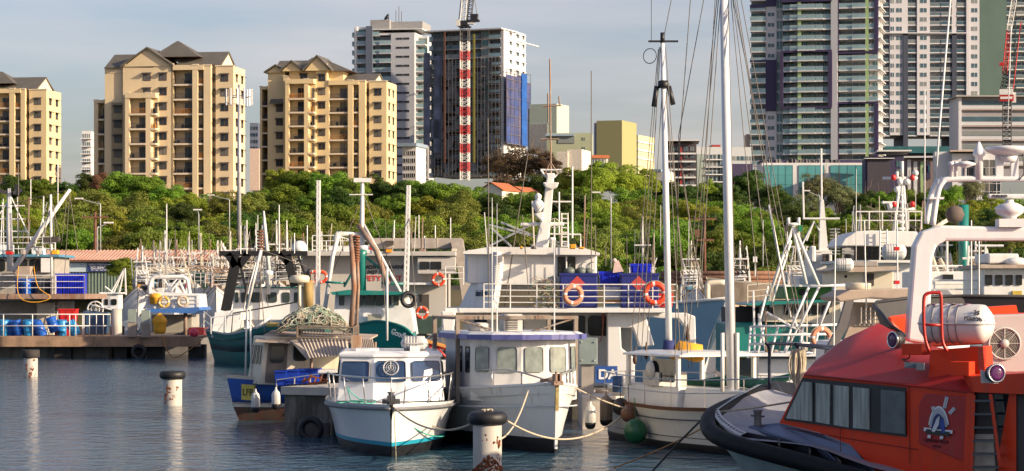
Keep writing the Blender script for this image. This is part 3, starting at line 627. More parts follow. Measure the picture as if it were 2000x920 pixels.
# ---- mid-distance smaller buildings, all boxes with real openings
def block(name, label, cat, px0, px1, top, bot, d, depth, m, rz=0, wins=(), parts=(), group=None):
    s = d / F / math.cos(rz); zb = Z(bot, d); root = thing(name, label, cat, (X(px0, d), d, zb), rz, group)
    lx = lambda px: (px - px0) * s; lz = lambda py: Z(py, d) - zb
    b = MB(); b.bx(0, lx(px1), 0, depth, 0, lz(top)); b.build('wall', m, root)
    for (a, c, t, bt, mm, nm, yo) in parts:
        b = MB(); b.bx(lx(a), lx(c), yo, depth + .3 if nm == 'roof' else depth*.9, lz(bt), lz(t)); b.build(nm, mm, root)
    for (x0, x1, y0, y1, nx_, ny_, ww, hh, gm) in wins:
        ls = [(lx(x0 + (x1-x0)*(i+.5)/nx_), 0, lz(y0 + (y1-y0)*(j+.5)/ny_)) for i in range(nx_) for j in range(ny_)]
        rep(win_mesh(root, ww, hh, False, [gm, rail, m]), root, ls)
    return root
block('flats', 'narrow pale green clad building with rooftop aerials right of the blue netting', 'office building', 1034, 1087, 204, 300, 640, 9, mat('pale_green_panel', (.50, .55, .42), .6, var=.05), R(-22), parts=((1030, 1034, 212, 300, glz, 'glass_strip', .5), (1034, 1070, 243, 300, mat('putty', (.42, .39, .34), .8), 'lower_wall', -.2)))
block('warehouse', 'olive windowless block taller than its neighbours', 'office building', 1165, 1214, 236, 345, 600, 12, mat('olive_render', (.33, .31, .14), .85, var=.05), R(-20), parts=((1153, 1165, 238, 345, mat('grey_lilac', (.25, .26, .31), .8), 'stair_tower', 3),))
block('office_building', 'long low grey-green building beside the olive block', 'office building', 1068, 1156, 260, 345, 620, 10, mat('sage_render', (.33, .36, .24), .85, var=.05), R(-3), parts=((1090, 1122, 266, 280, glz2, 'window_band', -.2), (1066, 1122, 262, 266, mat('blue_grey_sheet', (.25, .33, .42), .6), 'roof', -1)), wins=((1128, 1152, 262, 300, 1, 2, .8, .7, glz2),))
block('flats', 'pale yellow flats with small balconies right of the olive block', 'apartment building', 1228, 1246, 264, 345, 640, 13, mat('pale_yellow_render', (.60, .56, .33), .85), R(-22), parts=((1218, 1228, 264, 345, mat('pale_yellow_render', (.6, .56, .33)), 'side_wall', 2), (1244, 1248, 276, 279, whw, 'balcony', -.5), (1244, 1248, 292, 295, whw, 'balcony', -.5), (1244, 1248, 308, 311, whw, 'balcony', -.5)))
block('motel', 'white building with terracotta parapet below the olive block', 'building', 1108, 1136, 292, 345, 560, 9, mat('warm_white_render', (.72, .66, .55), .8), R(-15), parts=((1088, 1110, 296, 345, mat('warm_white_render', (.72, .66, .55)), 'lower_wall', -.5),))
r_ = block('motel', 'long white motel with a terracotta roof edge and row of windows', 'building', 1134, 1188, 308, 350, 570, 9, mat('warm_white_render', (.72, .66, .55)), R(6), wins=((1138, 1184, 311, 331, 7, 2, .75, 1.1, glz2),), parts=((1132, 1190, 303, 308.5, mat('terracotta', (.42, .13, .05), .8), 'roof', -.6),))
block('apartment_building', 'dark apartment block with flat overhanging roof and red pillar', 'apartment building', 1305, 1360, 280, 370, 520, 11, mat('charcoal_render', (.06, .05, .055), .8), R(-3), wins=((1308, 1358, 284, 366, 4, 6, .9, .9, glz2),), parts=((1300, 1366, 274, 276, whw, 'roof', -1.6), (1328, 1332, 288, 366, mat('dark_red', (.28, .03, .03), .7), 'pillar', -.5)) + tuple((1305, 1359, 299+15.5*i, 302+15.5*i, whw, 'balcony_slab', -1.0) for i in range(5)))
block('apartment_building', 'white and sage block with a red roof box and dish, between the yacht masts', 'apartment building', 1360, 1468, 287, 370, 540, 11, mat('pale_grey_render', (.46, .49, .50), .8, var=.05), R(3), wins=((1380, 1412, 301, 366, 4, 6, 1.3, 1.0, glz2), (1425, 1466, 302, 316, 5, 1, 1.4, .9, glz2)), parts=((1361, 1376, 301, 370, mat('sage_panel', (.27, .33, .30), .8), 'sage_wall', -.3), (1395, 1411, 281, 287, mat('dark_red', (.28, .03, .03)), 'roof_box', 3), (1412, 1470, 320, 370, purp, 'purple_wall', -.6)) + tuple((1378, 1413, 311+14.5*i, 313+14.5*i, whw, 'balcony_slab', -.8) for i in range(4)))
block('small_tower', 'small beige lift tower beside the curved balcony tower', 'building', 1458, 1466, 262, 330, 700, 8, mat('beige_pink', (.52, .40, .32), .8))
# teal glass podium
r_ = block('podium_building', 'low podium with large teal glass panels and planted roof terrace', 'office building', 1488, 1690, 318, 412, 560, 12, whw, 0, parts=((1488, 1690, 312, 318, purp, 'parapet', .6),))
root = r_; s = 560/F
for (a, c, t, bt) in ((1492, 1548, 323, 398), (1560, 1610, 323, 398), (1622, 1688, 323, 398)):
    b = MB(); k = int((c-a)/14); zb = Z(412, 560)
    b.bx((a-1488)*s, (c-1488)*s, -.15, -.05, Z(bt, 560)-zb, Z(t, 560)-zb, 0)
    for i in range(k+1): x = (a-1488+(c-a)*i/k)*s; b.bx(x-.03, x+.03, -.2, -.15, Z(bt, 560)-zb, Z(t, 560)-zb, 1)
    for j in range(5): z = Z(t+(bt-t)*j/4, 560)-zb; b.bx((a-1488)*s, (c-1488)*s, -.2, -.15, z-.03, z+.03, 1)
    b.build('glass_panel', [mat('turquoise_glass', (.08, .28, .30), .15, var=.15, scale=.3), teal], root)
b = MB(); rg = random.Random(2)
for i in range(60): x = rg.uniform(1490, 1640); b.bx((x-1488)*s, (x-1488)*s+.15, .2, .5, Z(318, 560)-Z(412, 560), Z(318, 560)-Z(412, 560)+rg.uniform(.4, 1.0))
b.build('terrace_railing', conc, root)
r_ = block('purple_building', 'dark purple commercial building with projecting flat roof beside the teal podium', 'office building', 1690, 1768, 306, 390, 545, 10, purp, R(-4), wins=((1748, 1762, 312, 345, 1, 2, 1.1, 1.3, teal),), parts=((1694, 1738, 312, 384, mat('dark_louvre', (.05, .045, .06), .8), 'screen', -.3), (1712, 1778, 294, 297, whw, 'roof', -2), (1688, 1746, 309, 310.5, whw, 'roof_edge', -1)))
block('shop_units', 'striped white and brown low building right of the purple one', 'building', 1768, 1832, 312, 385, 520, 9, mat('brown_panel', (.22, .17, .16), .8), R(-8), parts=((1772, 1779, 312, 385, whw, 'pilaster', -.4), (1784, 1791, 316, 385, whw, 'pilaster', -.4), (1797, 1804, 316, 385, limew, 'pilaster', -.4), (1808, 1816, 318, 350, purp, 'bay', -.6), (1812, 1815, 324, 336, teal, 'bay_window', -.8), (1765, 1836, 306, 309, whw, 'roof', -2)))
block('apartment_building', 'white stepped apartment block with black window bays below the office', 'apartment building', 1860, 1952, 300, 400, 500, 9, mat('clean_white', (.68, .67, .66), .8, var=.04), R(-6), wins=((1880, 1952, 312, 390, 5, 5, 1.5, 1.5, glz),), parts=((1828, 1862, 295, 370, whw, 'wing', 2), (1855, 1910, 294, 297, mat('beige_pink', (.5, .4, .3)), 'roof', -1.5), (1905, 1916, 288, 400, mat('clean_white', (.68, .67, .66)), 'stair_tower', -1)))
# cottage with orange gable roof, small white building, far white flats
def cottage(px0, px1, eave, ridge, bot, d, label):
    s = d/F; zb = Z(bot, d); root = thing('cottage', label, 'house', (X(px0, d), d, zb), R(-25)); w_ = (px1-px0)*s; h = Z(eave, d)-zb; hr = Z(ridge, d)-zb
    b = MB(); b.bx(0, w_, 0, 7, 0, h); b.ext([(0, 0, h), (w_, 0, h), (w_/2, 0, hr)], (0, 7, 0)); b.build('wall', mat('warm_white_render', (.72, .66, .55)), root)
    b = MB(); e = .3
    for x0, sg in ((-e, 1), (w_+e, -1)): b.ext([(x0, -e, h-.1), (w_/2, -e, hr+.05), (w_/2, -e, hr+.2), (x0, -e, h+.08)], (0, 7.6, 0))
    b.build('roof', mat('terracotta', (.42, .13, .05), .8), root)
cottage(938, 985, 372, 358, 400, 440, 'white cottage gable with terracotta roof among the bluff trees')
cottage(992, 1022, 374, 366, 400, 450, 'smaller white cottage half hidden by trees, beside the gabled one')
block('flats', 'small white flats with pitched roof in front of the white tower', 'apartment building', 786, 813, 286, 360, 560, 8, whw, R(-14), wins=((788, 812, 292, 350, 3, 4, .8, .9, glz),), parts=((776, 816, 280, 286.5, mat('blue_grey_sheet', (.25, .33, .42)), 'roof', -1.0),))
block('flats', 'white balcony building seen in the gap left of the tall cream tower', 'apartment building', 160, 178, 256, 345, 800, 9, whw, 0, wins=((161, 177, 258, 340, 2, 5, 1.1, 1.6, glz2),), parts=tuple((158, 179, 270+15*i, 272+15*i, whw, 'balcony_slab', -1.2) for i in range(5)))
block('flats', 'pink-beige block in the gap between the two cream towers', 'apartment building', 488, 506, 290, 372, 700, 9, mat('beige_pink', (.5, .4, .3)), 0)
block('flats', 'white flats high in the gap between the two cream towers', 'apartment building', 488, 504, 240, 300, 820, 9, whw, 0, wins=((489, 503, 244, 296, 2, 4, 1.3, 1.1, glz2),))
block('glass_building', 'dark glass building behind the white tower, left of the scaffolding', 'office building', 806, 836, 284, 350, 720, 9, mat('raw_concrete', (.3, .29, .28)), 0, wins=((808, 834, 288, 346, 3, 4, 1.2, 1.5, glz2),))
block('flats', 'tiny white house roof beside the left yacht mast', 'house', 1272, 1298, 335, 360, 480, 7, mat('warm_white_render', (.7, .6, .5)), R(-20), parts=((1270, 1292, 331, 335.5, mat('blue_grey_sheet', (.25, .33, .42)), 'roof', -.5),))
# ---- cranes
red = mat('crane_red', (.50, .02, .02), .5); wht = mat('crane_white', (.75, .74, .70), .5); blk = mat('crane_black', (.02, .02, .025), .5)
def lattice(b, p0, p1, w, n, r, mis):
    p0, p1 = Vector(p0), Vector(p1); ax = (p1-p0); L = ax.length; ax.normalize(); u = Vector((0, 1, 0)) if abs(ax.y) < .9 else Vector((1, 0, 0)); v = ax.cross(u).normalized(); u = v.cross(ax).normalized()
    cs = [(u*a + v*c)*w/2 for a, c in ((-1,-1), (1,-1), (1,1), (-1,1))]
    for i in range(n):
        a, c = p0 + ax*L*i/n, p0 + ax*L*(i+1)/n; mi = mis(i)
        for k in range(4):
            b.seg(a+cs[k], c+cs[k], r, 4, mi); b.seg(a+cs[(k+i)%4], c+cs[(k+1+i)%4], r*.55, 4, mi); b.seg(a+cs[k], a+cs[(k+1)%4], r*.6, 4, mi)
d = 705; c0 = thing('tower_crane', 'red and white striped tower crane before the unfinished tower', 'crane', (X(908, d), d, Z(352, d)), R(-12)); s = d/F
b = MB(); H1 = (352-54)*s; lattice(b, (0, 0, 0), (0, 0, H1), 17*s*.9, 33, .12, lambda i: (1 if (i//2) % 2 else 0) if i < 30 else 2); b.build('mast', [wht, red, blk], c0)
b = MB(); b.bx(-1.6, 1.6, -1.4, 1.4, H1, H1+.4, 0); b.bx(-1.2, 1.0, -1, 1, H1+.6, H1+2, 0); b.bx(.8, 4.2, -1, 1, H1+1.6, H1+2.2, 0); b.bx(1.8, 3.8, -.9, .9, H1+2.2, H1+3.8, 0); b.bx(.4, 2.8, -.8, .8, H1+.9, H1+1.5, 1); b.build('slewing_unit', [blk, wht], c0)
b = MB(); b.bx(-2.4, -1.2, -1.3, 0, H1+.4, H1+2.2); b.build('cab', [wht], c0)
b = MB(); lattice(b, (-.4, 0, H1+2), (.6, 0, H1+16), 1.5, 12, .1, lambda i: 0); b.build('jib', [wht], c0)
b = MB(); lattice(b, (1.2, 0, H1+2), (2.2, 0, H1+11), 1.2, 8, .1, lambda i: 0); b.seg((-1.8, 0, H1+2.2), (-.8, 0, H1+11), .12, 4); b.seg((3.9, 0, H1+2), (2.4, 0, H1+11), .12, 4); b.build('a_frame', [blk], c0)
d = 620; c1 = thing('tower_crane', 'red luffing crane on a dark mast above the office building', 'crane', (X(1967, d), d, Z(300, d)), R(-10)); s = d/F
b = MB(); H1 = (300-198)*s; lattice(b, (0, 0, 0), (0, 0, H1), 16*s, 12, .12, lambda i: 0); b.build('mast', [blk], c1)
b = MB(); b.bx(-1.9, 1.6, -1.2, 1.2, H1, H1+1.6, 0); b.bx(-1.9, 1.5, -1.3, 1.3, H1+1.6, H1+3, 1); b.bx(1.0, 2.2, -1, 1, H1-.4, H1+2.2, 1); b.build('counterweight', [red, wht], c1)
b = MB(); lattice(b, (-.9, 0, H1+3), (.2, 0, H1+8.5), 1.5, 6, .13, lambda i: 1); lattice(b, (-.6, .4, H1+7), (.5, .4, H1+18), 1.1, 9, .13, lambda i: 0); b.seg((1.5, 0, H1+3), (3.4, 0, H1+20), .12, 4, 0); b.seg((1.6, 0, H1+10), (3.8, 0, H1+20), .1, 4, 1); b.bx(-1.9, -.7, -.6, .6, H1+9, H1+9.8, 0); b.build('a_frame', [red, blk], c1)
b = MB(); lattice(b, (.5, 0, H1+18), (2.6, 0, H1+31), 1.2, 12, .09, lambda i: 0); b.build('jib', [wht], c1)
b = MB(); b.bx(-1.7, 1.3, -1.34, -1.31, H1+.5, H1+1.1); b.build('name_board', [wht], c1)
# ---- phone mast, street lamps, power poles
galv = mat('galvanised_steel', (.36, .37, .38), .5, metal=.3, var=.15)
d = 262; m0 = thing('phone_mast', 'tall grey phone mast with white panel antennas in front of the cream tower', 'phone mast', (X(467, d), d, gz(X(467, d), d))); s = d/F; H1 = Z(165, d) - gz(X(467, d), d)
b = MB(); b.tube([(0, 0, 0), (0, 0, H1*.6), (0, 0, H1)], [.26, .21, .15], 14); b.build('pole', galv, m0)
b = MB(); zt = Z(190, d)-ROOTM[m0.name].translation.z
for a in range(3):
    an = a*2.094+.5; ux, uy = math.cos(an), math.sin(an); b.seg((0, 0, zt), (ux*1.1, uy*1.1, zt), .05); b.seg((ux*1.1-uy*.7, uy*1.1+ux*.7, zt+.1), (ux*1.1+uy*.7, uy*1.1-ux*.7, zt+.1), .04)
b.build('headframe', galv, m0)
pa = MB(); pa.bx(-.085, .085, -.05, .05, -.95, .8); pa = pa.build('panel_antenna', mat('white_plastic', (.72, .72, .7), .4), m0)
ls = []
for a in range(3):
    an = a*2.094+.5; ux, uy = math.cos(an), math.sin(an)
    for k in (-.7, 0, .7): ls.append((ux*1.2-uy*k, uy*1.2+ux*k, zt+.1))
rep(pa, m0, ls, rots=[R(30*i) for i in range(9)])
def lamp(px, top, d, arm, label, bend=0):
    x = X(px, d); g = gz(x, d); h = Z(top, d)-g; o = thing('street_lamp', label, 'street lamp', (x, d, g), group='street lamps below the bluff'); s = d/F
    b = MB(); b.tube([(0, 0, 0), (0, 0, h*.97), (arm*s*.12, 0, h)], [.11, .07, .05], 6); b.seg((0, 0, h*.97), (arm*s, 0, h+.35+bend), .05); b.build('pole', galv, o)
    b = MB(); b.box((arm*s, 0, h+.35+bend), (.9, .3, .14)); b.build('lamp_head', mat('lamp_white', (.7, .7, .68), .4), o)
lamp(196, 394, 268, -42, 'street lamp with long arm to the left above the shed')
lamp(448, 386, 330, -36, 'street lamp beside the phone mast')
lamp(1193, 382, 262, -28, 'street lamp with short arm behind the white trawler mast')
lamp(1601, 378, 300, -26, 'street lamp in front of the teal glass podium')
lamp(190, 442, 236, 22, 'tilted floodlight lamp on the wooden power pole beside the shed')
lamp(388, 416, 262, -2, 'short brownish lamp pole left of the phone mast')
wood = mat('pole_timber', (.16, .075, .045), .9, var=.3)
def ppole(px, top, d, label):
    x = X(px, d); g = gz(x, d); h = Z(top, d)-g; o = thing('power_pole', label, 'power pole', (x, d, g), group='wooden power poles')
    b = MB(); b.tube([(0, 0, 0), (0, 0, h)], [.2, .13], 8); b.build('pole', wood, o); b = MB(); b.bx(-1.3, 1.3, -.2, -.08, h-.6, h-.45)
    b.build('crossarm', wood, o); b = MB()
    for q in (-1.1, -.4, .4, 1.1): b.lathe([(.05, 0), (.09, .08), (.05, .16), (.08, .22), (.02, .28)], (q, -.14, h-.45), 6)
    b.build('insulator', rail, o); return o, h
p1, h1 = ppole(186, 414, 240, 'brown power pole with crossarm behind the shed'); p2, h2 = ppole(1376, 418, 255, 'brown power pole between the two yacht masts')
b = MB(); b.bx(-.9, 1.0, -.2, -.05, h2-2.8, h2-2.6); b.bx(-1.0, -.5, -.35, .1, h2-2.4, h2-1.6); b.build('transformer', wood, p2)
for zz in (1, .3):
    w_ = MB(True); a = wor_of(p1, (0, 0, h1-.2)); c = wor_of(p2, (0, 0, h2-zz)); pts = [a.lerp(c, i/24) - Vector((0, 0, 3.2*math.sin(math.pi*i/24))) for i in range(25)]
    w_.tube(pts, .018, 3); tag(w_.build('power_line', rail), 'upper power line strung along the bluff' if zz == 1 else 'lower power line strung along the bluff', 'cable', 'power lines')
# ---------------------------------------------------------------- boat kit
bwht = mat('boat_white', (.72, .73, .73), .38, var=.07, scale=1.2, dirt=(.30, .17, .09), dirt_amt=.42, dscale=2.2, dpos=.55)
bcrm = mat('boat_cream', (.62, .56, .44), .45, var=.08, scale=1.2, dirt=(.28, .18, .1), dirt_amt=.3, dscale=1.4, dpos=.54)
bdk = mat('deck_grey', (.32, .31, .29), .8, var=.2, scale=3, dirt=(.18, .12, .08), dirt_amt=.4)
bgrn = mat('boat_teal_green', (.014, .19, .165), .35, var=.15, scale=1, dirt=(.10, .14, .13), dirt_amt=.4, dscale=1.2, dpos=.52)
bblu = mat('boat_blue', (.03, .10, .42), .45, var=.15, scale=1.4, dirt=(.45, .45, .45), dirt_amt=.8, dscale=1.5, dpos=.6)
bblk = mat('boat_black', (.014, .015, .018), .5, var=.3)
anti = mat('antifouling_brown', (.10, .045, .03), .7, var=.3, dirt=(.05, .06, .04), dirt_amt=.6)
steel = mat('stainless', (.50, .49, .47), .3, metal=.75, var=.15)
rusty = mat('rusty_steel', (.30, .22, .17), .7, var=.3, scale=3, dirt=(.25, .09, .03), dirt_amt=.8, dscale=2.5, dpos=.48)
whp = mat('white_paint_pipe', (.70, .69, .66), .45, var=.08, dirt=(.30, .13, .06), dirt_amt=.6, dscale=2.5, dpos=.58)
gls = mat('cabin_glass', (.015, .02, .022), .06, var=.3)
glsb = mat('blue_screen_glass', (.035, .07, .15), .08, var=.35, scale=1.4)
curt = mat('curtained_glass', (.25, .29, .27), .12, var=.25, scale=6)
rub = mat('black_rubber', (.012, .012, .014), .55, var=.4, scale=5, bump=.3)
wire = mat('wire_rope', (.13, .11, .09), .6)
ropew = mat('pale_rope', (.50, .43, .32), .9, var=.2, scale=20)
wht2 = mat('white_plastic', (.72, .72, .7), .4)
orang = mat('life_ring_orange', (.75, .06, .015), .5, var=.1)
yel = mat('yellow_cloth', (.75, .36, .02), .75, var=.25, scale=3, bump=.3)
def win_on(parent, quad, u0, u1, v0, v1, glass=None, frame=None, name='window', r=.22, t=.025, fw=.035):
    """rounded pane with its frame on quad (bottom-left, bottom-right, top-right, top-left)"""
    a, b_, c, d_ = [Vector(p) for p in quad]
    def q(u, v): return (a.lerp(b_, u)).lerp(d_.lerp(c, u), v)
    n = (b_-a).cross(d_-a).normalized(); W_ = (q(u1, v0)-q(u0, v0)).length; H_ = (q(u0, v1)-q(u0, v0)).length
    def ring(ins, off):
        out = []; rr = r*min(W_, H_)
        for cx, cy, a0 in ((1, 1, 0), (0, 1, 90), (0, 0, 180), (1, 0, 270)):
            for k in range(4):
                an = R(a0 + 30*k); x = (W_-rr if cx else rr) + rr*math.cos(an); y = (H_-rr if cy else rr) + rr*math.sin(an)
                x = min(max(x, ins), W_-ins); y = min(max(y, ins), H_-ins)
                out.append(q(u0+(u1-u0)*x/W_, v0+(v1-v0)*y/H_) + n*off)
        return out
    m = MB(); m.loft([ring(-fw, 0), ring(-fw, t), ring(0, t), ring(0, t*.6)], 0, caps=False); w = m.build(name, frame or bblk, parent)
    m = MB(); m.face(ring(0, t*.6)); m.build('pane' if name == 'window' else 'leaf', glass or gls, w); return w
def hull(root, L, B, fb, fs, mats, M=None, fm=None, draft=.6, rake=.5, trans=.8, boot=.12, stripe=.3, flare=.8, full=2.2, bul=.25, rows=None, name='hull', deck=True, n=18, deckmat=None, cap=True, zlist=None):
    """bow waterline at local x=0, stern at x=-L; mats: topside, stripe, bottom, cap"""
    M = M or Matrix.Identity(4); fm = fm if fm is not None else min(fb, fs)*.95
    def sheer(t): return fs + (fm-fs)*min(1, t/.35) if t < .35 else fm + (fb-fm)*((t-.35)/.65)**1.8
    def hb(t): return B/2*(trans + (1-trans)*min(1, t/.35)**.7)*(1 - max(0, (t-.42)/.58)**full) 
    def hw(t): return B/2*flare*(trans*.97 + (1-trans*.97)*min(1, t/.35)**.7)*(1 - max(0, (t-.3)/.7)**(full*.85))
    m = MB(); m.smooth = True; rings = []; edges = []
    for i in range(n+1):
        t = (i/n)**.85; s_ = sheer(t); x0 = -L + L*t; b_, w_ = max(hb(t), .015), max(hw(t), .012)
        zs = [s_, s_-.10, s_*.68, max(.36, s_*.4) if s_ > .8 else s_*.5, stripe+boot, boot, -.15, -draft*(1 if t < .8 else 1-(t-.8)*3)]
        pts = []
        for k, z in enumerate(zs):
            f = max(0, z)/s_; hbk = w_ + (b_-w_)*(f**1.5) if z > 0 else w_*(.92 if k == 6 else .02)
            if k in (0, 1): hbk += .03 if k == 0 else .03
            x = x0 + (rake*(f) if t > 0 else 0)*t**3 - (0 if z >= 0 else .15*t**3)
            pts.append((x, hbk, z))
        rings.append([M @ Vector((x, y, z)) for x, y, z in pts] + [M @ Vector((x, -y, z)) for x, y, z in reversed(pts)])
        edges.append((pts[0][0], b_, s_))
    k = 8; side = [3, 0, 0, 0, 1, 2, 2]; m.loft(rings, closed=False, caps=False, mis=side + [2] + side[::-1])
    m.face(rings[0][::1], 0)
    h = m.build(name, mats, root)
    if deck:
        dk_ = MB()
        for i in range(n):
            (xa, ya, za), (xb, yb, zb) = edges[i], edges[i+1]
            if i < n: dk_.face([M @ Vector(p) for p in ((xa, -ya, za-bul), (xb, -yb, zb-bul), (xb, yb, zb-bul), (xa, ya, za-bul))])
        dk_.build('deck', deckmat or bdk, root)
    return h, edges
def HM(x, y, ang): return Matrix.Translation((x, y, 0)) @ Matrix.Rotation(ang, 4, 'Z')
class Boat:
    """a vessel whose pieces are given by where they stand: photo column and row at a stated distance"""
    def __init__(s, name, label, cat, px, d, group=None, z=0):
        s.d = d; s.root = thing(name, label, cat, (X(px, d), d, z), 0, group); s.o = Vector((X(px, d), d, z))
    def p(s, px, py, dd=0): return P(px, py, s.d+dd) - s.o
    def slab(s, name, px0, px1, py0, py1, dd0, dd1, m, bevel=0, parent=None):
        a, b = s.p(px0, py1, dd0), s.p(px1, py0, dd0); k = MB(); k.bx(a.x, b.x, dd0, dd1, a.z, b.z); return k.build(name, m, parent or s.root, bevel=bevel)
    def prism(s, name, pts, dd0, dd1, m, bevel=0):
        v = [s.p(px, py, dd0) for px, py in pts]
        k = MB(); k.ext(v[::-1], (0, dd1-dd0, 0)); return k.build(name, m, s.root, bevel=bevel)
    def spar(s, name, pts, r, m, n=8): 
        k = MB(); k.tube([s.p(*q) for q in pts], r, n); return k.build(name, m, s.root)
    def wires(s, name, segs, r, m, n=4):
        k = MB()
        for q in segs: k.tube([s.p(*w) for w in q], r, n)
        return k.build(name, m, s.root)
    def wins(s, spans, py0, py1, dd, glass=None, frame=None, r=.22, t=.03, fw=.035):
        for (x0, x1) in spans:
            quad = [s.p(x0, py1, dd), s.p(x1, py1, dd), s.p(x1, py0, dd), s.p(x0, py0, dd)]
            win_on(s.root, quad, 0, 1, 0, 1, glass, frame, r=r, t=t, fw=fw)
    def rail(s, pts, h, m, r=.02, mids=2, name='railing', step=None):
        """pts: foot points (px,py,dd) along the deck edge"""
        k = MB(); f = [s.p(*q) for q in pts]; up = Vector((0, 0, h))
        for j in range(mids+1): k.tube([q + up*(j+1)/(mids+1) for q in f], r if j == mids else r*.8, 5)
        for a, b in zip(f[:-1], f[1:]):
            n = max(1, int((b-a).length/(step or 1.1)))
            for i in range(n): q = a.lerp(b, i/n); k.seg(q, q+up, r, 5)
        k.seg(f[-1], f[-1]+up, r, 5); return k.build(name, m, s.root)
def loose(name, label, cat, mb, mats, group=None, base=None, bevel=0):
    """a single-mesh thing; the mesh builder holds world coordinates"""
    o = mb.build(name, mats, bevel=bevel)
    vs = o.data.vertices; n = len(vs); co = np.empty(n*3); vs.foreach_get('co', co); co = co.reshape(-1, 3)
    c = np.array([co[:, 0].mean(), co[:, 1].mean(), co[:, 2].min()]) if base is None else np.array(base)
    co -= c; vs.foreach_set('co', co.reshape(-1)); o.data.update(); o.location = tuple(c)
    return tag(o, label, cat, group)
def sag(a, b, s, n=14):
    a, b = Vector(a), Vector(b); return [a.lerp(b, i/n) - Vector((0, 0, s*4*(i/n)*(1-i/n))) for i in range(n+1)]
def rope(label, pts, r=.02, m=None, group='mooring ropes', cat='rope', name='mooring_rope'):
    k = MB(); k.tube(pts, r, 6); return loose(name, label, cat, k, m or ropew, group)
def fender(label, p, h=.7, r=.14, m=None, group='white boat fenders', name='fender'):
    k = MB(); p = Vector(p); k.lathe([(.01, 0), (r*.5, .02), (r*.85, .07), (r, .16), (r, h-.16), (r*.85, h-.06), (r*.4, h), (.03, h+.04), (.03, h+.1)], p, 14)
    k.tube([p+Vector((0, 0, h+.1)), p+Vector((.02, .08, h+.32))], .008, 5, 1); k.mi = 1; k.lathe([(r*.5, .0), (r*.88, .05), (r*1.01, .13), (r*1.01, .17)], p, 14, 1)
    return loose(name, label, 'fender', k, [m or mat('fender_white', (.62, .62, .6), .45, dirt=(.2, .17, .12), dirt_amt=.6), bblk], group)
def ring_buoy(label, c, Rr, axis, m=None, group='life rings'):
    r = thing('life_ring', label, 'life ring', tuple(c), 0, group); k = MB(); k.torus((0, 0, 0), Rr, Rr*.28, axis, 28, 10, mis=lambda i: 1 if i % 7 == 0 else 0); k.build('ring', [m or orang, wht2], r)
    k = MB(); q = Vector((0, 0, 1)).rotation_difference(Vector(axis).normalized()); pts = [q @ Vector(((Rr*1.34)*math.cos(a*.2244), (Rr*1.34)*math.sin(a*.2244), 0))*(1 if a % 7 else .98) for a in range(28)]
    k.tube(pts, .012, 4, closed=True); k.build('grab_line', ropew, r); return r
def canister(root_name, label, c, L, r, ang, m=None, group='liferaft canisters', tilt=0):
    t = thing(root_name, label, 'liferaft', tuple(c), ang, group); k = MB(); cap = r*.95
    prof = [(.02, -L/2), (r*.5, -L/2+.02), (r*.8, -L/2+.1), (r*.96, -L/2+cap*.45), (r, -L/2+cap*.7), (r, L/2-cap*.7), (r*.96, L/2-cap*.45), (r*.8, L/2-.1), (r*.5, L/2-.02), (.02, L/2)]
    k.lathe(prof, (0, 0, 0), 28, axis=(1, 0, 0)); k.build('shell', m or mat('grp_white', (.66, .66, .64), .3, var=.05, dirt=(.4, .36, .3), dirt_amt=.3), t)
    k = MB(); 
    pts = [(x, s_*(rr+.012), 0) for s_ in (1,) for rr, x in prof] + [(x, -(rr+.012), 0) for rr, x in reversed(prof)]; k.tube(pts, .018, 6, closed=True); k.build('seam', mat('grp_grey', (.5, .5, .48), .4), t)
    k = MB()
    for i in range(5): x = -L/2 + L*(.13+.11*i); k.torus((x, 0, 0), r+.004, .013, (1, 0, 0), 28, 5)
    k.build('strap', mat('grey_strap', (.22, .21, .22), .7), t); return t
def tyre(label, c, Rr, r, axis, group='tyre fenders'):
    k = MB(); k.torus(c, Rr, r, axis, 28, 10); return loose('tyre', label, 'tyre', k, rub, group)
# ================================================================ foreground vessels
# ---- white motor boat, bow to the camera
ang = R(-90 + 3); bx_, by_ = X(764, 59.6), 59.6
mo = thing('motor_boat', 'white motor boat with three blue-tinted front windows, bow to the camera', 'motor boat', (bx_, by_, 0), ang)
mwht = mat('gelcoat_white', (.74, .76, .76), .22, var=.03, scale=1, dirt=(.42, .34, .22), dirt_amt=.32, dscale=2.2, dpos=.56)
stripe = mat('cyan_stripe', (.02, .32, .46), .4, var=.05)
_, ed = hull(mo, 9.5, 3.35, 1.30, 1.15, [mwht, stripe, bblk, mwht], fm=1.22, rake=.75, trans=.92, boot=.26, stripe=.10, flare=.86, full=3.2, bul=.06, deckmat=mwht, draft=.5)
k = MB(); k.tube([(x, y+.02, z-.11) for x, y, z in ed] , .045, 6); k.tube([(x, -y-.02, z-.11) for x, y, z in ed], .045, 6); k.build('rub_rail', mat('grey_rubber', (.18, .18, .19), .6), mo)
# cabin: faceted front
def ringc(z, s, back): return [(-7.2, -1.38*s, z), (-3.55+back*.4, -1.38*s, z), (-3.05+back, -.46*s, z), (-3.05+back, .46*s, z), (-3.55+back*.4, 1.38*s, z), (-7.2, 1.38*s, z)]
k = MB(); lo, hi = ringc(1.2, 1, 0), ringc(2.32, .93, -.42); k.loft([lo, hi]); k.build('cabin', mwht, mo, bevel=.03)
k = MB(); r1, r2, r3 = ringc(2.32, .96, -.36), ringc(2.40, .97, -.36), ringc(2.47, .88, -.6); k.loft([r1, r2, r3]); k.build('cabin_roof', mwht, mo, bevel=.02)
for i, (u0, u1) in ((1, (.08, .90)), (2, (.06, .94)), (3, (.10, .92))):
    quad = [lo[i], lo[i+1], hi[i+1], hi[i]]; win_on(mo, quad, u0, u1, .44, .90, glsb, mat('grey_rubber', (.18, .18, .19)), r=.14, t=.07)
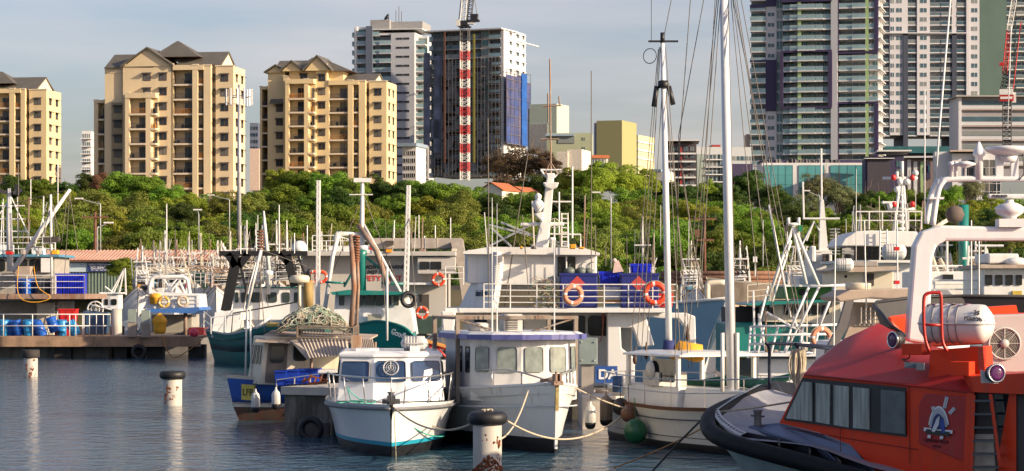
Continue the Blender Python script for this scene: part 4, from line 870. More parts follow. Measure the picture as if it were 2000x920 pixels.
for sgn, (i, j) in ((-1, (0, 1)), (1, (5, 4))):
    quad = [lo[i], lo[j], hi[j], hi[i]] if sgn < 0 else [lo[j], lo[i], hi[i], hi[j]]
    a_, b_ = ((.70, .96), (.35, .64)) if sgn < 0 else ((.04, .30), (.36, .65))
    win_on(mo, quad, *a_, .46, .88, glsb, bblk, r=.14, t=.05); win_on(mo, quad, *b_, .46, .88, glsb, bblk, r=.14, t=.05)
k = MB(); fc = Vector((-3.22, 0, 2.06)); k.torus(fc, .19, .022, (1, 0, .38), 20, 6); k.torus(fc, .12, .008, (1, 0, .38), 20, 4); k.torus(fc, .07, .012, (1, 0, .38), 20, 4)
for i in range(8): k.seg(fc, fc+Vector((-.36*.19*math.sin(i*.785), .19*math.cos(i*.785), .19*math.sin(i*.785))), .006, 3)
k.build('ventilation_fan', galv, mo)
k = MB()                                            # pulpit and side rails
top = []; foot = []
for sg in (1, -1):
    seq = [e for e in ed if e[0] > -4.6][::-1] if sg < 0 else [e for e in ed if e[0] > -4.6]
    for (x, y, z) in seq: foot.append(Vector((x-.12, sg*max(0, y-.10), z-.03))); top.append(Vector((x+.02, sg*max(0, y-.04), 1.92)))
k.tube(top, .022, 7)
for i in range(0, len(top), 2): k.seg(foot[i], top[i], .016, 6)
k.seg(foot[0], top[0], .02, 6); k.seg(foot[-1], top[-1], .02, 6); k.build('bow_rail', steel, mo)
k = MB(); k.bx(-1.5, -.9, -.22, .22, 1.24, 1.34, 0); k.lathe([(.07, 0), (.12, .06), (.07, .12), (.07, .24), (.11, .28)], (-.75, 0, 1.26), 10, 0); k.bx(-.55, .75, -.05, .05, 1.28, 1.36, 0); k.bx(.25, .6, -.10, .10, 1.2, 1.5, 0); k.tube([(.3, -.25, 1.2), (.6, 0, 1.12), (.3, .25, 1.2)], .03, 6, 0); k.build('anchor_winch', mat('dark_steel', (.09, .09, .095), .5, metal=.5), mo)
k = MB(); k.bx(-5.2, -4.2, -.9, -.3, 2.47, 2.53); k.bx(-5.0, -4.0, .5, .75, 2.47, 2.6); k.build('roof_hatch', mwht, mo)
cw = wor_of(mo, (-4.4, .62, 2.66))
lr = canister('liferaft_canister', 'small white liferaft canister on the roof of the white motor boat', cw, .70, .19, R(2))
k = MB(); pts = [wor_of(mo, (-1.1+.32*math.cos(a*.5)+a*.03, -.6-.42*math.sin(a*.5)-.02*a, 1.3+.03*math.sin(a)+(0.35*max(0, math.sin(a*.5)) if 2 < a < 7 else 0))) for a in range(22)]; k.tube(pts, .014, 6)
loose('hose', 'green hose looped on the foredeck of the white motor boat', 'hose', k, mat('green_hose', (.05, .36, .27), .5))
bowp = wor_of(mo, (.6, 0, 1.25)); 
rope('thin line hanging straight down from the white motor boat bow', [bowp+Vector((.06, -.02, 0)), bowp+Vector((.1, -.1, -.7)), bowp+Vector((.12, -.12, -1.3))], .014)
rope('green mooring line dipping from the white motor boat bow to the right', sag(bowp, P(868, 852, 62), .22), .016, mat('green_hose', (.05, .36, .27)))
rope('pale mooring rope from the white motor boat bow to the fat near pile', sag(bowp + Vector((0, 0, .03)), P(918, 829, 55), .32, 20), .022)
# ---- curtained fishing boat
ang = R(-90 + 15); bx_, by_ = X(1084, 60.8), 60.8
fb_ = thing('fishing_boat', 'white wooden fishing boat with curtained wheelhouse and purple roof edge', 'fishing boat', (bx_, by_, 0), ang)
fw = mat('worn_white_planks', (.66, .67, .66), .45, var=.06, scale=1, dirt=(.26, .13, .07), dirt_amt=.55, dscale=2.4, dpos=.56)
_, ed = hull(fb_, 11, 3.5, 1.72, 1.3, [fw, fw, bblk, fw], fm=1.38, rake=.18, trans=.75, boot=.36, stripe=.2, flare=.84, full=2.6, bul=.22)
k = MB(); k.tube([(x, y+.015, z*.6+.15) for x, y, z in ed], .02, 5); k.tube([(x, -y-.015, z*.6+.15) for x, y, z in ed], .02, 5); k.tube([(x, y, z+.02) for x, y, z in ed], .045, 6); k.tube([(x, -y, z+.02) for x, y, z in ed], .045, 6); k.build('gunwale', fw, fb_)
k = MB(); k.box((.10, 0, .62), (.08, .07, 1.0), tilt=(0, R(4))); k.mi = 1; k.box((.16, 0, 1.38), (.10, .085, .62), tilt=(0, R(4))); k.build('stem_post', [fw, mat('stained_stem', (.42, .34, .14), .8, var=.5, scale=6, dirt=(.2, .08, .02), dirt_amt=.8)], fb_)
pl = [(-3.2, 1.42), (-2.5, 1.36), (-1.95, .85), (-1.78, .28), (-1.78, -.28), (-1.95, -.85), (-2.5, -1.36), (-5.6, -1.42)]
pl = [(-5.6, 1.42), (-2.75, 1.42), (-2.05, 1.0), (-1.78, .34), (-1.78, -.34), (-2.05, -1.0), (-2.75, -1.42), (-5.6, -1.42)]
lo = [(x-.15, y, 1.2) for x, y in pl]; hi = [(x-.15-.04, y*.98, 2.78) for x, y in pl]
k = MB(); k.loft([lo[::-1], hi[::-1]]); k.build('wheelhouse', mat('wheelhouse_white', (.66, .66, .64), .45, var=.05, dirt=(.4, .36, .28), dirt_amt=.3), fb_, bevel=.015)
k = MB(); o_ = [(x*1.0+(.14 if x > -5 else -.2), y*1.13, 2.78) for x, y in pl]; k.loft([o_[::-1], [(x, y, 2.91) for x, y, z in o_[::-1]]]); k.mi = 1; k.loft([[(x-.1, y*.97, 2.91) for x, y, z in o_[::-1]], [(x-.2, y*.9, 2.97) for x, y, z in o_[::-1]]], 1); k.build('wheelhouse_roof', [mat('purple_blue_paint', (.09, .10, .30), .5), bwht], fb_)
for i in range(1, 6):
    quad = [lo[i+1], lo[i], hi[i], hi[i+1]]; u = (.22, .80) if i in (1, 5) else (.14, .86)
    win_on(fb_, quad, *u, .47, .88, curt, mat('grey_rubber', (.18, .18, .19)), r=.16, t=.04)
quad = [lo[7], lo[6], hi[6], hi[7]]; win_on(fb_, quad, .80, .95, .45, .88, gls, r=.16); win_on(fb_, quad, .50, .66, .45, .88, gls, r=.16)
k = MB()
for sg in (1, -1):
    seq = [e for e in ed if -3.6 < e[0] < .1]; tp = [Vector((x-.05, sg*max(y-.06, .03), 2.02 if x > -3 else 2.0)) for x, y, z in seq]
    if sg: tp[-1] = Vector((seq[-1][0]-.1, sg*.06, 1.80))
    if len(tp) > 2: tp[-2].z = 1.98
    k.tube(tp, .024, 6)
    for (x, y, z), tq in list(zip(seq, tp))[::2]: k.seg((x-.05, sg*max(y-.06, .03), z), tq, .02, 6)
    k.seg((seq[0][0], sg*seq[0][1]*.95, 1.3), tp[0], .024, 6)
k.build('bow_rail', steel, fb_)
k = MB(); k.bx(-.25, .35, -.12, .12, 1.70, 1.80); k.box((.2, .06, 1.87), (.3, .05, .22)); k.box((.2, -.06, 1.87), (.3, .05, .22)); k.seg((-.45, -.25, 1.78), (-.2, .22, 1.85), .05, 6); k.seg((-.1, .1, 1.75), (.3, -.06, 2.02), .03, 6); k.build('anchor_roller', rusty, fb_)
k = MB(); z1 = 3.28
for x in (-6.2, -3.6):
    for y in (1.6, -1.6): k.bx(x-.05, x+.05, y-.05, y+.05, 1.1, z1)
for x in (-6.2, -3.6): k.bx(x-.045, x+.045, -1.66, 1.66, z1, z1+.09)
for y in (1.6, -1.6, 0): k.bx(-6.2, -3.6, y-.04, y+.04, z1, z1+.07)
k.seg((-3.6, -1.6, z1), (-3.6, -.3, 2.9), .025, 5); k.seg((-3.6, 1.5, z1), (-3.6, .2, 2.9), .025, 5); k.build('awning_frame', mat('weathered_steel', (.24, .20, .165), .6, metal=.3, var=.25, dirt=(.2, .09, .04), dirt_amt=.6), fb_)
k = MB(); k.bx(-4.1, -3.6, -.35, .15, 2.98, 3.42, 0)
for i in range(8): k.bx(-3.6, -3.58, -.32, .02, 3.02+i*.045, 3.04+i*.045, 1)
k.lathe([(.28, 0), (.28, .18), (.2, .22)], (-3.9, -.95, 2.98), 14, 0); k.build('air_conditioner', [mat('aged_plastic', (.52, .50, .46), .5), rail], fb_)
for (x, y, h, r) in ((-3.3, -.75, 3.55, .022), (-3.3, -.62, 3.4, .018), (-3.2, .9, 3.0, .02)):
    k = MB(); k.tube([(x, y, 2.9), (x, y, 2.9+h)], [r, r*.5], 5); k.build('antenna', wht2, fb_)
# mooring ropes of the fishing boat and the yacht
bp = wor_of(fb_, (.3, 0, 1.66))
rope('pale rope hanging in a deep loop from the fishing boat bow to the near pile', sag(bp + Vector((-.75, 0, -.1)), P(975, 858, 55.1), .25, 18), .024)
rope('long pale rope from the fat near pile across to the yacht stern', sag(P(992, 823, 55), P(1245, 783, 66), .68, 26), .024)
rope('pale rope from the right side of the fishing boat bow towards the yacht', sag(P(1115, 753, 62.5), P(1290, 812, 65), .12, 18), .02)
rope('short rope dipping left of the fat near pile', sag(P(918, 828, 55), P(845, 832, 61), .12), .02)
# ---- ketch
yw = mat('yacht_white', (.70, .69, .64), .25, var=.05, scale=1, dirt=(.42, .33, .2), dirt_amt=.28, dscale=1.2, dpos=.55)
YL = 14.5; ydir = Vector((.42, -.907, 0)).normalized(); yang = math.atan2(ydir.y, ydir.x); ys_ = Vector((X(1208, 68.0)+.35, 68.0, 0)); yb = ys_ + ydir*YL
ya = thing('sailing_yacht', 'cream white two masted yacht with green buoys hanging at its rounded stern', 'sailing yacht', tuple(yb), yang)
_, yed = hull(ya, YL, 3.9, 1.75, 1.12, [yw, mat('cove_black', (.02, .02, .02), .4), bblk, mat('teak_trim', (.16, .07, .035), .6)], fm=1.1, rake=1.2, trans=.45, boot=.14, stripe=.05, flare=.85, full=2.0, bul=.12, deckmat=mat('cream_deck', (.55, .45, .30), .8, var=.15))
k = MB()
for sg in (1, -1): k.tube([(x, sg*(y*.985+.02), z-.32) for x, y, z in yed], .018, 5); k.tube([(x, sg*(y*.93+.02), z*.3+.02) for x, y, z in yed], .012, 5)
k.build('rub_strake', mat('cove_black', (.02, .02, .02)), ya)
def yl(x, y, z): return (-YL + x, y, z)
# canoe stern closing, pilothouse, coachroof
k = MB(); lo = [yl(1.7, -1.2, 1.0), yl(4.9, -1.25, 1.0), yl(4.9, 1.25, 1.0), yl(1.7, 1.2, 1.0)]; hi = [yl(1.9, -1.08, 1.55), yl(4.8, -1.14, 1.55), yl(4.8, 1.14, 1.55), yl(1.9, 1.08, 1.55)]; k.loft([lo, hi]); k.build('cockpit_coaming', yw, ya, bevel=.03)
k = MB()
for x in (2.0, 3.35, 4.75):
    for y in (-1.12, 1.12): k = MB(); k.box(yl(x, y, 1.93), (.13, .08, .82)); k.build('pilothouse_post', yw, ya)
k = MB(); rl = [[yl(1.8, -1.2, 2.32), yl(4.95, -1.22, 2.32), yl(4.95, 1.22, 2.32), yl(1.8, 1.2, 2.32)], [yl(1.8, -1.2, 2.37), yl(4.95, -1.22, 2.37), yl(4.95, 1.22, 2.37), yl(1.8, 1.2, 2.37)], [yl(2.1, -.8, 2.45), yl(4.7, -.8, 2.45), yl(4.7, .8, 2.45), yl(2.1, .8, 2.45)]]; k.loft(rl); k.build('pilothouse_roof', yw, ya, bevel=.02)
for y_, q in ((-1.16, 1), (1.16, -1)):
    a, b_ = yl(3.4, y_, 1.6), yl(4.72, y_, 1.6); quad = [a, b_, (b_[0], y_, 2.32), (a[0], y_, 2.32)]
    if q < 0: quad = [b_, a, quad[3], quad[2]]
    win_on(ya, quad, .05, .95, .08, .92, gls, yw, r=.12)
k = MB(); k.loft([[yl(4.9, -1.1, 1.0), yl(9.6, -.9, 1.1), yl(9.6, .9, 1.1), yl(4.9, 1.1, 1.0)], [yl(4.9, -1.0, 1.55), yl(9.5, -.8, 1.55), yl(9.5, .8, 1.55), yl(4.9, 1.0, 1.55)]]); k.build('coachroof', yw, ya, bevel=.04)
for pxm, dm, zb_, zt_, r0, nm in ((1307, 66.0, 2.42, Z(84, 66.0), .088, 'mizzen'), (1429, 61.5, 1.5, Z(-60, 61.5), .122, 'main')):
    k = MB(True); a = Vector((X(pxm, dm), dm, zb_)); top_ = Vector((X(pxm - (13 if nm == 'mizzen' else 16), dm), dm, zt_)); k.tube([a, a.lerp(top_, .5), top_], [r0, r0*.97, r0*.62 if nm == 'mizzen' else r0*.85], 16); k.build('mast', mat('mast_white', (.70, .71, .72), .3, var=.04), ya)
    if nm == 'mizzen':
        k = MB(True); k.tube([a+Vector((0, 0, -.1)), a+Vector((0, 0, .28))], [.19, .15], 12); k.build('mast_boot', mat('navy_canvas', (.02, .03, .13), .8), ya); mz, mzt = a, top_
    else: mn, mnt = a, top_
k = MB(True)
for px_ in (1411, 1440): k.tube([P(px_, 765, 61.4), P(px_, 650, 61.4)], .05, 8)
k.build('mast_tabernacle', yw, ya)
k = MB(True)                                          # crosstrees and fittings of the short mast
k.bx(mzt.x-.38, mzt.x+.42, mzt.y-.03, mzt.y+.03, mzt.z+.02, mzt.z+.07); k.tube([mzt, mzt+Vector((0, 0, .28))], .06, 8); k.tube([mzt+Vector((-.3, 0, .05)), mzt+Vector((-.3, 0, 1.4))], .008, 4); k.torus(mzt+Vector((-.34, 0, -.35)), .2, .012, (.6, 1, 0), 18, 5)
k.build('masthead_fitting', bblk, ya)
k = MB(True); hz_ = mz.lerp(mzt, (mzt.z and .85) and ((Z(172, 66)-mz.z)/(mzt.z-mz.z)))
k.lathe([(.14, 0), (.16, .1), (.12, .2)], hz_, 10); k.tube([hz_+Vector((-.18, 0, .05)), hz_+Vector((-.26, 0, -.5))], .07, 7); k.tube([hz_+Vector((.14, 0, .05)), hz_+Vector((.26, 0, -.45))], .07, 7); k.build('hounds_fitting', bblk, ya)
stay = []                                            # (px,py,depth) pairs
S_ = [((1288, 92, 66), (1240, 720, 67)), ((1290, 92, 66), (1252, 705, 66)), ((1293, 180, 66), (1262, 705, 65.5)), ((1300, 92, 66), (1345, 720, 64)), ((1300, 175, 66), (1352, 715, 64.5)), ((1302, 180, 66), (1330, 715, 65)), ((1294, 86, 66), (1315, -20, 66)), ((1286, 96, 66), (1228, 715, 68)),
      ((1350, -20, 61.5), (1326, 300, 62)), ((1378, -20, 61.5), (1325, 268, 62)), ((1326, 268, 62), (1318, 720, 63)), ((1325, 280, 62), (1352, 460, 62.5)), ((1325, 300, 62), (1368, 560, 62.5)), ((1402, -20, 61.5), (1330, 700, 63)), ((1405, -20, 61.5), (1342, 690, 63)), ((1408, -10, 61.5), (1368, 560, 61)), ((1398, -20, 61.5), (1362, 600, 61.2)),
      ((1422, -20, 61.5), (1438, 740, 60.5)), ((1432, -20, 61.5), (1500, 370, 59)), ((1436, -20, 61.5), (1530, 560, 58)), ((1444, -20, 61.5), (1560, 600, 57.5)), ((1426, -20, 61.5), (1480, 560, 59.5)), ((1428, -20, 61.5), (1556, 610, 58.5)), ((1430, -10, 61.5), (1515, 640, 59.4))]
for a, c in S_:
    k = MB(True); k.tube([P(*a), P(*c)], .011, 5); k.build('rigging_wire', wire, ya)
k = MB(True)
for (px, py, d) in ((1240, 700, 67), (1262, 690, 65.5), (1278, 740, 65), (1286, 740, 65), (1327, 690, 65), (1343, 655, 64)):
    k.lathe([(.02, -.16), (.055, -.1), (.06, 0), (.03, .12), (.012, .3)], P(px, py, d), 8)
k.build('rigging_block', mat('dark_wood_block', (.07, .035, .02), .6), ya)
k = MB()                                             # stern pulpit and lifelines
for sg in (1, -1):
    seq = [e for e in yed if e[0] < -1.2]
    for hh in (.35, .68): k.tube([(x, sg*(y-.06), z+hh) for x, y, z in seq], .013 if hh < .5 else .016, 5)
    for (x, y, z) in seq[::2]: k.seg((x, sg*(y-.06), z-.05), (x, sg*(y-.06), z+.68), .015, 5)
x0, y0, z0 = yed[0]
for hh in (.35, .68): k.tube([(x0, y0-.06, z0+hh), (x0-.35, 0, z0+hh), (x0, -(y0-.06), z0+hh)], .016, 5)
k.seg((x0-.3, 0, z0-.05), (x0-.33, 0, z0+.68), .015, 5); k.build('lifeline_rail', steel, ya)
k = MB(); k.bx(-YL+3.0, -YL+3.9, -1.22, -.4, 1.55, 1.9); k.lathe([(.25, 0), (.25, .02), (.05, .05)], (-YL+3.45, -1.23, 1.95), 16, axis=(0, -1, 0)); k.build('air_conditioner', mat('aged_plastic', (.52, .5, .46)), ya)
k = MB(True); k.tube([P(1300, 740, 65.5), P(1360, 752, 64.5), P(1430, 742, 63), P(1490, 752, 61.5), P(1545, 735, 60)], [.06, .12, .15, .14, .08], 10); k.tube([P(1262, 752, 65), P(1275, 735, 65), P(1292, 742, 65)], [.1, .14, .08], 8)
loose('sail_cover', 'dark green canvas bundle along the yacht deck', 'canvas', k, mat('green_canvas', (.012, .11, .07), .8, var=.3, scale=3, bump=.4))
k = MB(True); k.tube([P(1310, 700, 66), P(1330, 682, 66), P(1362, 690, 66), P(1368, 705, 66)], [.1, .25, .28, .1], 10); loose('yellow_oilskin', 'yellow bundle inside the yacht pilothouse', 'bundle', k, yel)
for lab, px, py, d, r, m_ in (('green ball buoy lowest at the yacht stern', 1241, 842, 63.6, .30, mat('buoy_green', (.015, .13, .055), .35, var=.3)), ('brown ball buoy above the green one at the yacht stern', 1228, 808, 64.2, .21, mat('buoy_brown', (.20, .09, .05), .5, var=.3)), ('dark ball buoy tucked under the yacht stern rail', 1212, 794, 65.2, .22, mat('buoy_dark', (.05, .04, .04), .4, var=.3))):
    k = MB(True); c_ = P(px, py, d); k.sphere(c_, r, 18, 12, sq=(1, 1, 1.08)); k.tube([c_+Vector((0, 0, r)), c_+Vector((0, .3, r+.55))], .012, 5); loose('buoy', lab, 'buoy', k, m_, 'ball buoys at the yacht stern')
fender('tall grey-brown fender beside the yacht stern', P(1184, 832, 66), .8, .17, mat('fender_brown', (.28, .21, .15), .6, dirt=(.12, .09, .06), dirt_amt=.6), 'fenders between fishing boat and yacht')
fender('white fender hanging right of the fishing boat hull', P(1153, 838, 64), .62, .14, None, 'fenders between fishing boat and yacht')
k = MB(True); k.lathe([(.14, 0), (.14, .45)], P(1206, 766, 67.5), 12); loose('gas_bottle', 'blue gas bottle on the yacht stern', 'gas bottle', k, mat('bottle_blue', (.03, .09, .22), .5))
rope('thin rust coloured rope from the water to the hidden yacht bow', sag(P(1195, 915, 56), P(1372, 836, 52), .05), .016, mat('orange_rope', (.42, .19, .06), .9, var=.4, scale=9))
rope('dark rope rising from the bottom edge to the orange boat bow', [P(1270, 925, 50), P(1320, 870, 49.5), P(1400, 790, 49)], .02, mat('dark_rope', (.06, .055, .05), .9))
# ---- net boat: blue hull, cream cabin, net on the canopy
NB = Boat('net_boat', 'worn blue and cream fishing boat with a net heap on its roof', 'fishing boat', 455, 76.5)
Mh = HM(.1, 0, R(196))
hull(NB.root, 8.6, 3.0, 1.42, 1.1, [bblu, mat('dirty_white', (.5, .48, .42), .6, var=.2), anti, bcrm], M=Mh, fm=1.2, rake=.3, trans=.85, boot=.42, stripe=.16, flare=.9, full=2.8, bul=.15)
def nb(x, y, z): return Mh @ Vector((x, y, z))
k = MB(); lo = [nb(-.55, -1.0, 1.15), nb(-.35, 0, 1.15), nb(-.55, 1.05, 1.15), nb(-3.0, 1.22, 1.05), nb(-3.0, -1.2, 1.05)]; hi = [nb(-.72, -.95, 2.62), nb(-.55, 0, 2.62), nb(-.72, 1.0, 2.62), nb(-3.0, 1.17, 2.62), nb(-3.0, -1.15, 2.62)]; k.loft([lo, hi]); k.build('cabin', bcrm, NB.root, bevel=.02)
q = [lo[2], lo[3], hi[3], hi[2]]; q = [lo[2], lo[3], hi[3], hi[2]]
win_on(NB.root, q, .40, .58, .50, .84, gls, bblk); win_on(NB.root, q, .64, .82, .60, .84, gls, bblk)
win_on(NB.root, q, .06, .32, .04, .86, mat('weathered_door', (.20, .17, .14), .8, var=.2), rusty, name='door', r=.08); win_on(NB.root, [Vector(v)+Vector((.0, -.03, 0)) for v in q], .10, .28, .46, .80, gls, bblk)
q = [lo[1], lo[2], hi[2], hi[1]]
for u in (.12, .42, .70): win_on(NB.root, q, u, u+.17, .42, .82, gls, bblk)
k = MB(); k.loft([[NB.p(498, 668, -1.2), NB.p(700, 676, -1.4), NB.p(738, 656, 2), NB.p(530, 648, 1.6)], [NB.p(498, 665, -1.2), NB.p(700, 673, -1.4), NB.p(738, 653, 2), NB.p(530, 645, 1.6)]]); k.build('canopy', mat('tan_canopy', (.40, .33, .27), .75, var=.12, dirt=(.25, .12, .07), dirt_amt=.5), NB.root)
fl = mat('corrugated_flap', (.42, .36, .31), .8, var=.12, scale=1)
def flap(a, b_, c_, d_):
    k = MB(); a, b_, c_, d_ = map(Vector, (a, b_, c_, d_)); n = 26; nn = (b_-a).cross(d_-a).normalized()*.022
    for i in range(n):
        u, v = i/n, (i+1)/n; s1, s2 = (nn if i % 2 else -nn), (-nn if i % 2 else nn)
        k.face([a.lerp(b_, u)+s1, a.lerp(b_, v)+s2, d_.lerp(c_, v)+s2, d_.lerp(c_, u)+s1])
    k.build('side_flap', fl, NB.root)
flap(NB.p(602, 700, -1.9), NB.p(682, 692, -2.1), NB.p(678, 662, -1.35), NB.p(584, 662, -1.25)); k = MB(); k.ext([NB.p(566, 664, -1.25), NB.p(600, 703, -1.8), NB.p(612, 694, -1.85), NB.p(588, 664, -1.2)][::-1], (0, .02, 0)); k.build('side_flap', fl, NB.root); flap(NB.p(688, 690, -1.9), NB.p(732, 682, -1.5), NB.p(728, 662, -.6), NB.p(682, 664, -1.2))
k = MB()
for px, dd in ((608, -1.2), (700, -1.3), (545, 1.2), (733, 1.2)): k.tube([NB.p(px, 755, dd), NB.p(px, 668, dd)], .05, 6)
k.build('canopy_post', rusty, NB.root)
NB.slab('engine_box', 686, 705, 655, 690, -2.3, -2.0, mat('rust_panel', (.40, .30, .22), .8, dirt=(.3, .12, .04), dirt_amt=.8))
NB.slab('work_bench', 590, 700, 722, 728, -1.5, -.4, bwht); NB.slab('winch_housing', 600, 690, 728, 760, -1.0, .2, mat('dark_interior', (.06, .05, .045), .8))
for pts, r in ((((479, 748, .3), (482, 600, .3)), .03), (((492, 752, -.2), (488, 605, .1)), .03), (((482, 602, .2), (510, 488, .1)), .05), (((500, 640, .1), (530, 618, .3)), .05)): NB.spar('mast', pts, r, whp)
NB.wires('rigging', [[(505, 490, .1), (517, 650, 0)], [(512, 490, .1), (505, 640, .6)], [(510, 488, .1), (600, 520, 8)]], .013, wire)
NB.spar('boom', [(686, 640, .6), (692, 560, .6), (686, 458, .8)], .09, rusty); NB.spar('boom', [(696, 642, .6), (700, 560, .6), (697, 470, .8)], .05, rusty)
k = MB()
for i in range(10): k.torus(NB.p(697, 462 + i*5.2, .75), .07, .035, (0, .1, 1), 12, 6)
k.build('rope_coil', mat('red_brown_rope', (.22, .09, .05), .9), NB.root)
NB.wires('handrail', [[(540, 755, -1.6), (540, 742, -1.6), (640, 728, -1.9), (640, 760, -1.9)], [(575, 750, -1.7), (575, 736, -1.7)], [(606, 748, -1.8), (606, 732, -1.8)]], .022, steel)
q = [NB.p(461, 786, -1.7), NB.p(476, 790, -1.9), NB.p(476, 752, -1.9), NB.p(461, 750, -1.7)]
pq = [Vector((nb(-.16, .26, .66))), nb(-.52, .50, .64), nb(-.52, .54, 1.12), nb(-.16, .30, 1.14)]
k = MB(); nrm = (pq[1]-pq[0]).cross(pq[3]-pq[0]).normalized(); pq = [v + nrm*.10 for v in pq]; k.ext(pq, nrm*-.08); k.build('number_plate', mat('plate_yellow', (.62, .50, .10), .6), NB.root)
text_mesh('plate_lettering', 'LFB', .30, text_frame(Vector(NB.o)+(pq[0]+pq[2])/2+nrm*.012, pq[1]-pq[0], pq[3]-pq[0]), mat('plate_black', (.02, .02, .03), .6), NB.root, xs=.8)
# the heap of net with its floats
rg = random.Random(11); k = MB(True); base = P(612, 655, 76.2)
def hp(u, v):                                        # surface of the heap
    x = (u-.5)*2.25; y = (v-.5)*1.8; h = .78*max(0, 1-(x/1.15)**2)**.6*max(0, 1-(y/.95)**2)**.6*(1 + .22*mnoise.noise(Vector((x*2.2, y*2.2, 3)))); return base + Vector((x, y, h+.02))
n_ = 22
vs = [hp(i/n_, j/n_) for j in range(n_+1) for i in range(n_+1)]
k.mi = 0; k.raw(vs, [(j*(n_+1)+i, j*(n_+1)+i+1, (j+1)*(n_+1)+i+1, (j+1)*(n_+1)+i) for j in range(n_) for i in range(n_)])
for i in range(240):
    u, v = rg.uniform(.08, .92), rg.uniform(.05, .9); a = rg.uniform(0, 6.28); pts = []
    for j in range(9):
        a += rg.uniform(-.8, .8); u = min(.97, max(.03, u+.035*math.cos(a))); v = min(.97, max(.03, v+.04*math.sin(a))); pts.append(hp(u, v)+Vector((0, -.02, .03+rg.uniform(0, .05))))
    k.tube(pts, rg.uniform(.008, .02), 4, rg.choice([1, 1, 2, 3]))
loose('fishing_net', 'tangled heap of pale green fishing net on the roof of the net boat', 'fishing net', k, [mat('net_dark', (.12, .12, .09), .95, var=.5, scale=9, bump=.6), mat('net_pale', (.42, .42, .34), .9, var=.3), mat('net_green', (.18, .28, .20), .9), mat('net_tan', (.42, .34, .24), .9)])
k = MB(True); c0 = [P(580, 659, 75.0), P(690, 662, 75.0), P(700, 655, 77.2), P(590, 652, 77.2)]
for j in range(4):
    a, c_ = c0[j], c0[(j+1) % 4]; up = Vector((0, 0, .34))
    for t_ in (0, 1): k.seg(a+up*t_, c_+up*t_, .02, 5)
    n = int((c_-a).length/.09)
    for i in range(n): p_, q_ = a.lerp(c_, i/n), a.lerp(c_, (i+1)/n); k.seg(p_, q_+up, .006, 3); k.seg(q_, p_+up, .006, 3)
    k.seg(a, a+up, .022, 5)
loose('wire_basket', 'low wire mesh basket edging the net heap on the roof', 'basket', k, mat('weathered_steel', (.24, .2, .165)))
k = MB(True); k.lathe([(.4, 0), (.42, .1), (.40, .12), (.38, .05), (.01, .04)], P(545, 638, 77.5), 18); loose('tub', 'yellow rimmed tub on the net boat roof', 'tub', k, mat('tub_yellow', (.55, .42, .12), .6))
# searchlight on the pole, rear deck things
for i, (px, py, lab) in enumerate(((552, 752, 'deep blue fish bin nearest the cabin of the net boat'), (575, 750, 'second blue fish bin on the net boat deck'), (594, 749, 'third blue fish bin on the net boat deck'), (613, 748, 'blue fish bin farthest right on the net boat deck'))):
    t_ = thing('fish_bin', lab, 'fish bin', tuple(P(px, py, 75.2)), R(-8), 'blue fish bins on the net boat'); k = MB()
    w_ = .17; k.loft([[(-w_, -.25, 0), (w_, -.25, 0), (w_, .25, 0), (-w_, .25, 0)], [(-w_*1.05, -.28, .42), (w_*1.05, -.28, .42), (w_*1.05, .28, .42), (-w_*1.05, .28, .42)]]); k.build('bin_body', mat('bin_blue', (.01, .05, .42), .45, var=.15), t_)
    k = MB(); k.bx(-w_*1.15, w_*1.15, -.31, .31, .40, .45); k.build('rim', mat('bin_blue', (.01, .05, .42)), t_)
fender('white fender with dark foot on the blue hull, left one', P(499, 806, 74.2), .62, .13); fender('white fender with dark foot on the blue hull, right one', P(539, 800, 73.8), .58, .13)
# concrete pontoon stub with tyre
cj = mat('wet_concrete', (.20, .18, .15), .9, var=.35, scale=1.2, bump=.4, dirt=(.05, .045, .035), dirt_amt=.85, dscale=.9, dpos=.42)
t_ = thing('pontoon', 'short dark concrete pontoon between the net boat and the white motor boat', 'pontoon', (X(555, 69), 69, 0), R(-28)); k = MB(); k.bx(0, 1.6, 0, 8, -.6, 1.12); k.build('float', cj, t_, bevel=.03)
k = MB(); k.bx(-.06, 1.66, -.08, 8.05, 1.12, 1.34); k.build('cap', mat('pontoon_cap', (.52, .47, .40), .8, var=.2), t_)
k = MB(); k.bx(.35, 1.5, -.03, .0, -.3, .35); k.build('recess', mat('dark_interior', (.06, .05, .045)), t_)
tyre('black tyre hanging on the dark concrete pontoon end', P(607, 838, 67.6), .27, .10, (-.15, -1, 0))
k = MB(True)
for i in range(5): k.seg(P(592+i*11, 745, 70), P(596+i*11, 738-i % 2*6, 70.6), .03, 6)
k.tube([P(590, 747, 70), P(610, 735, 70), P(645, 744, 70), P(600, 750, 70)], .035, 6); loose('chain', 'rusty chain heap on the dark concrete pontoon', 'chain', k, mat('rust_red', (.22, .07, .03), .9))
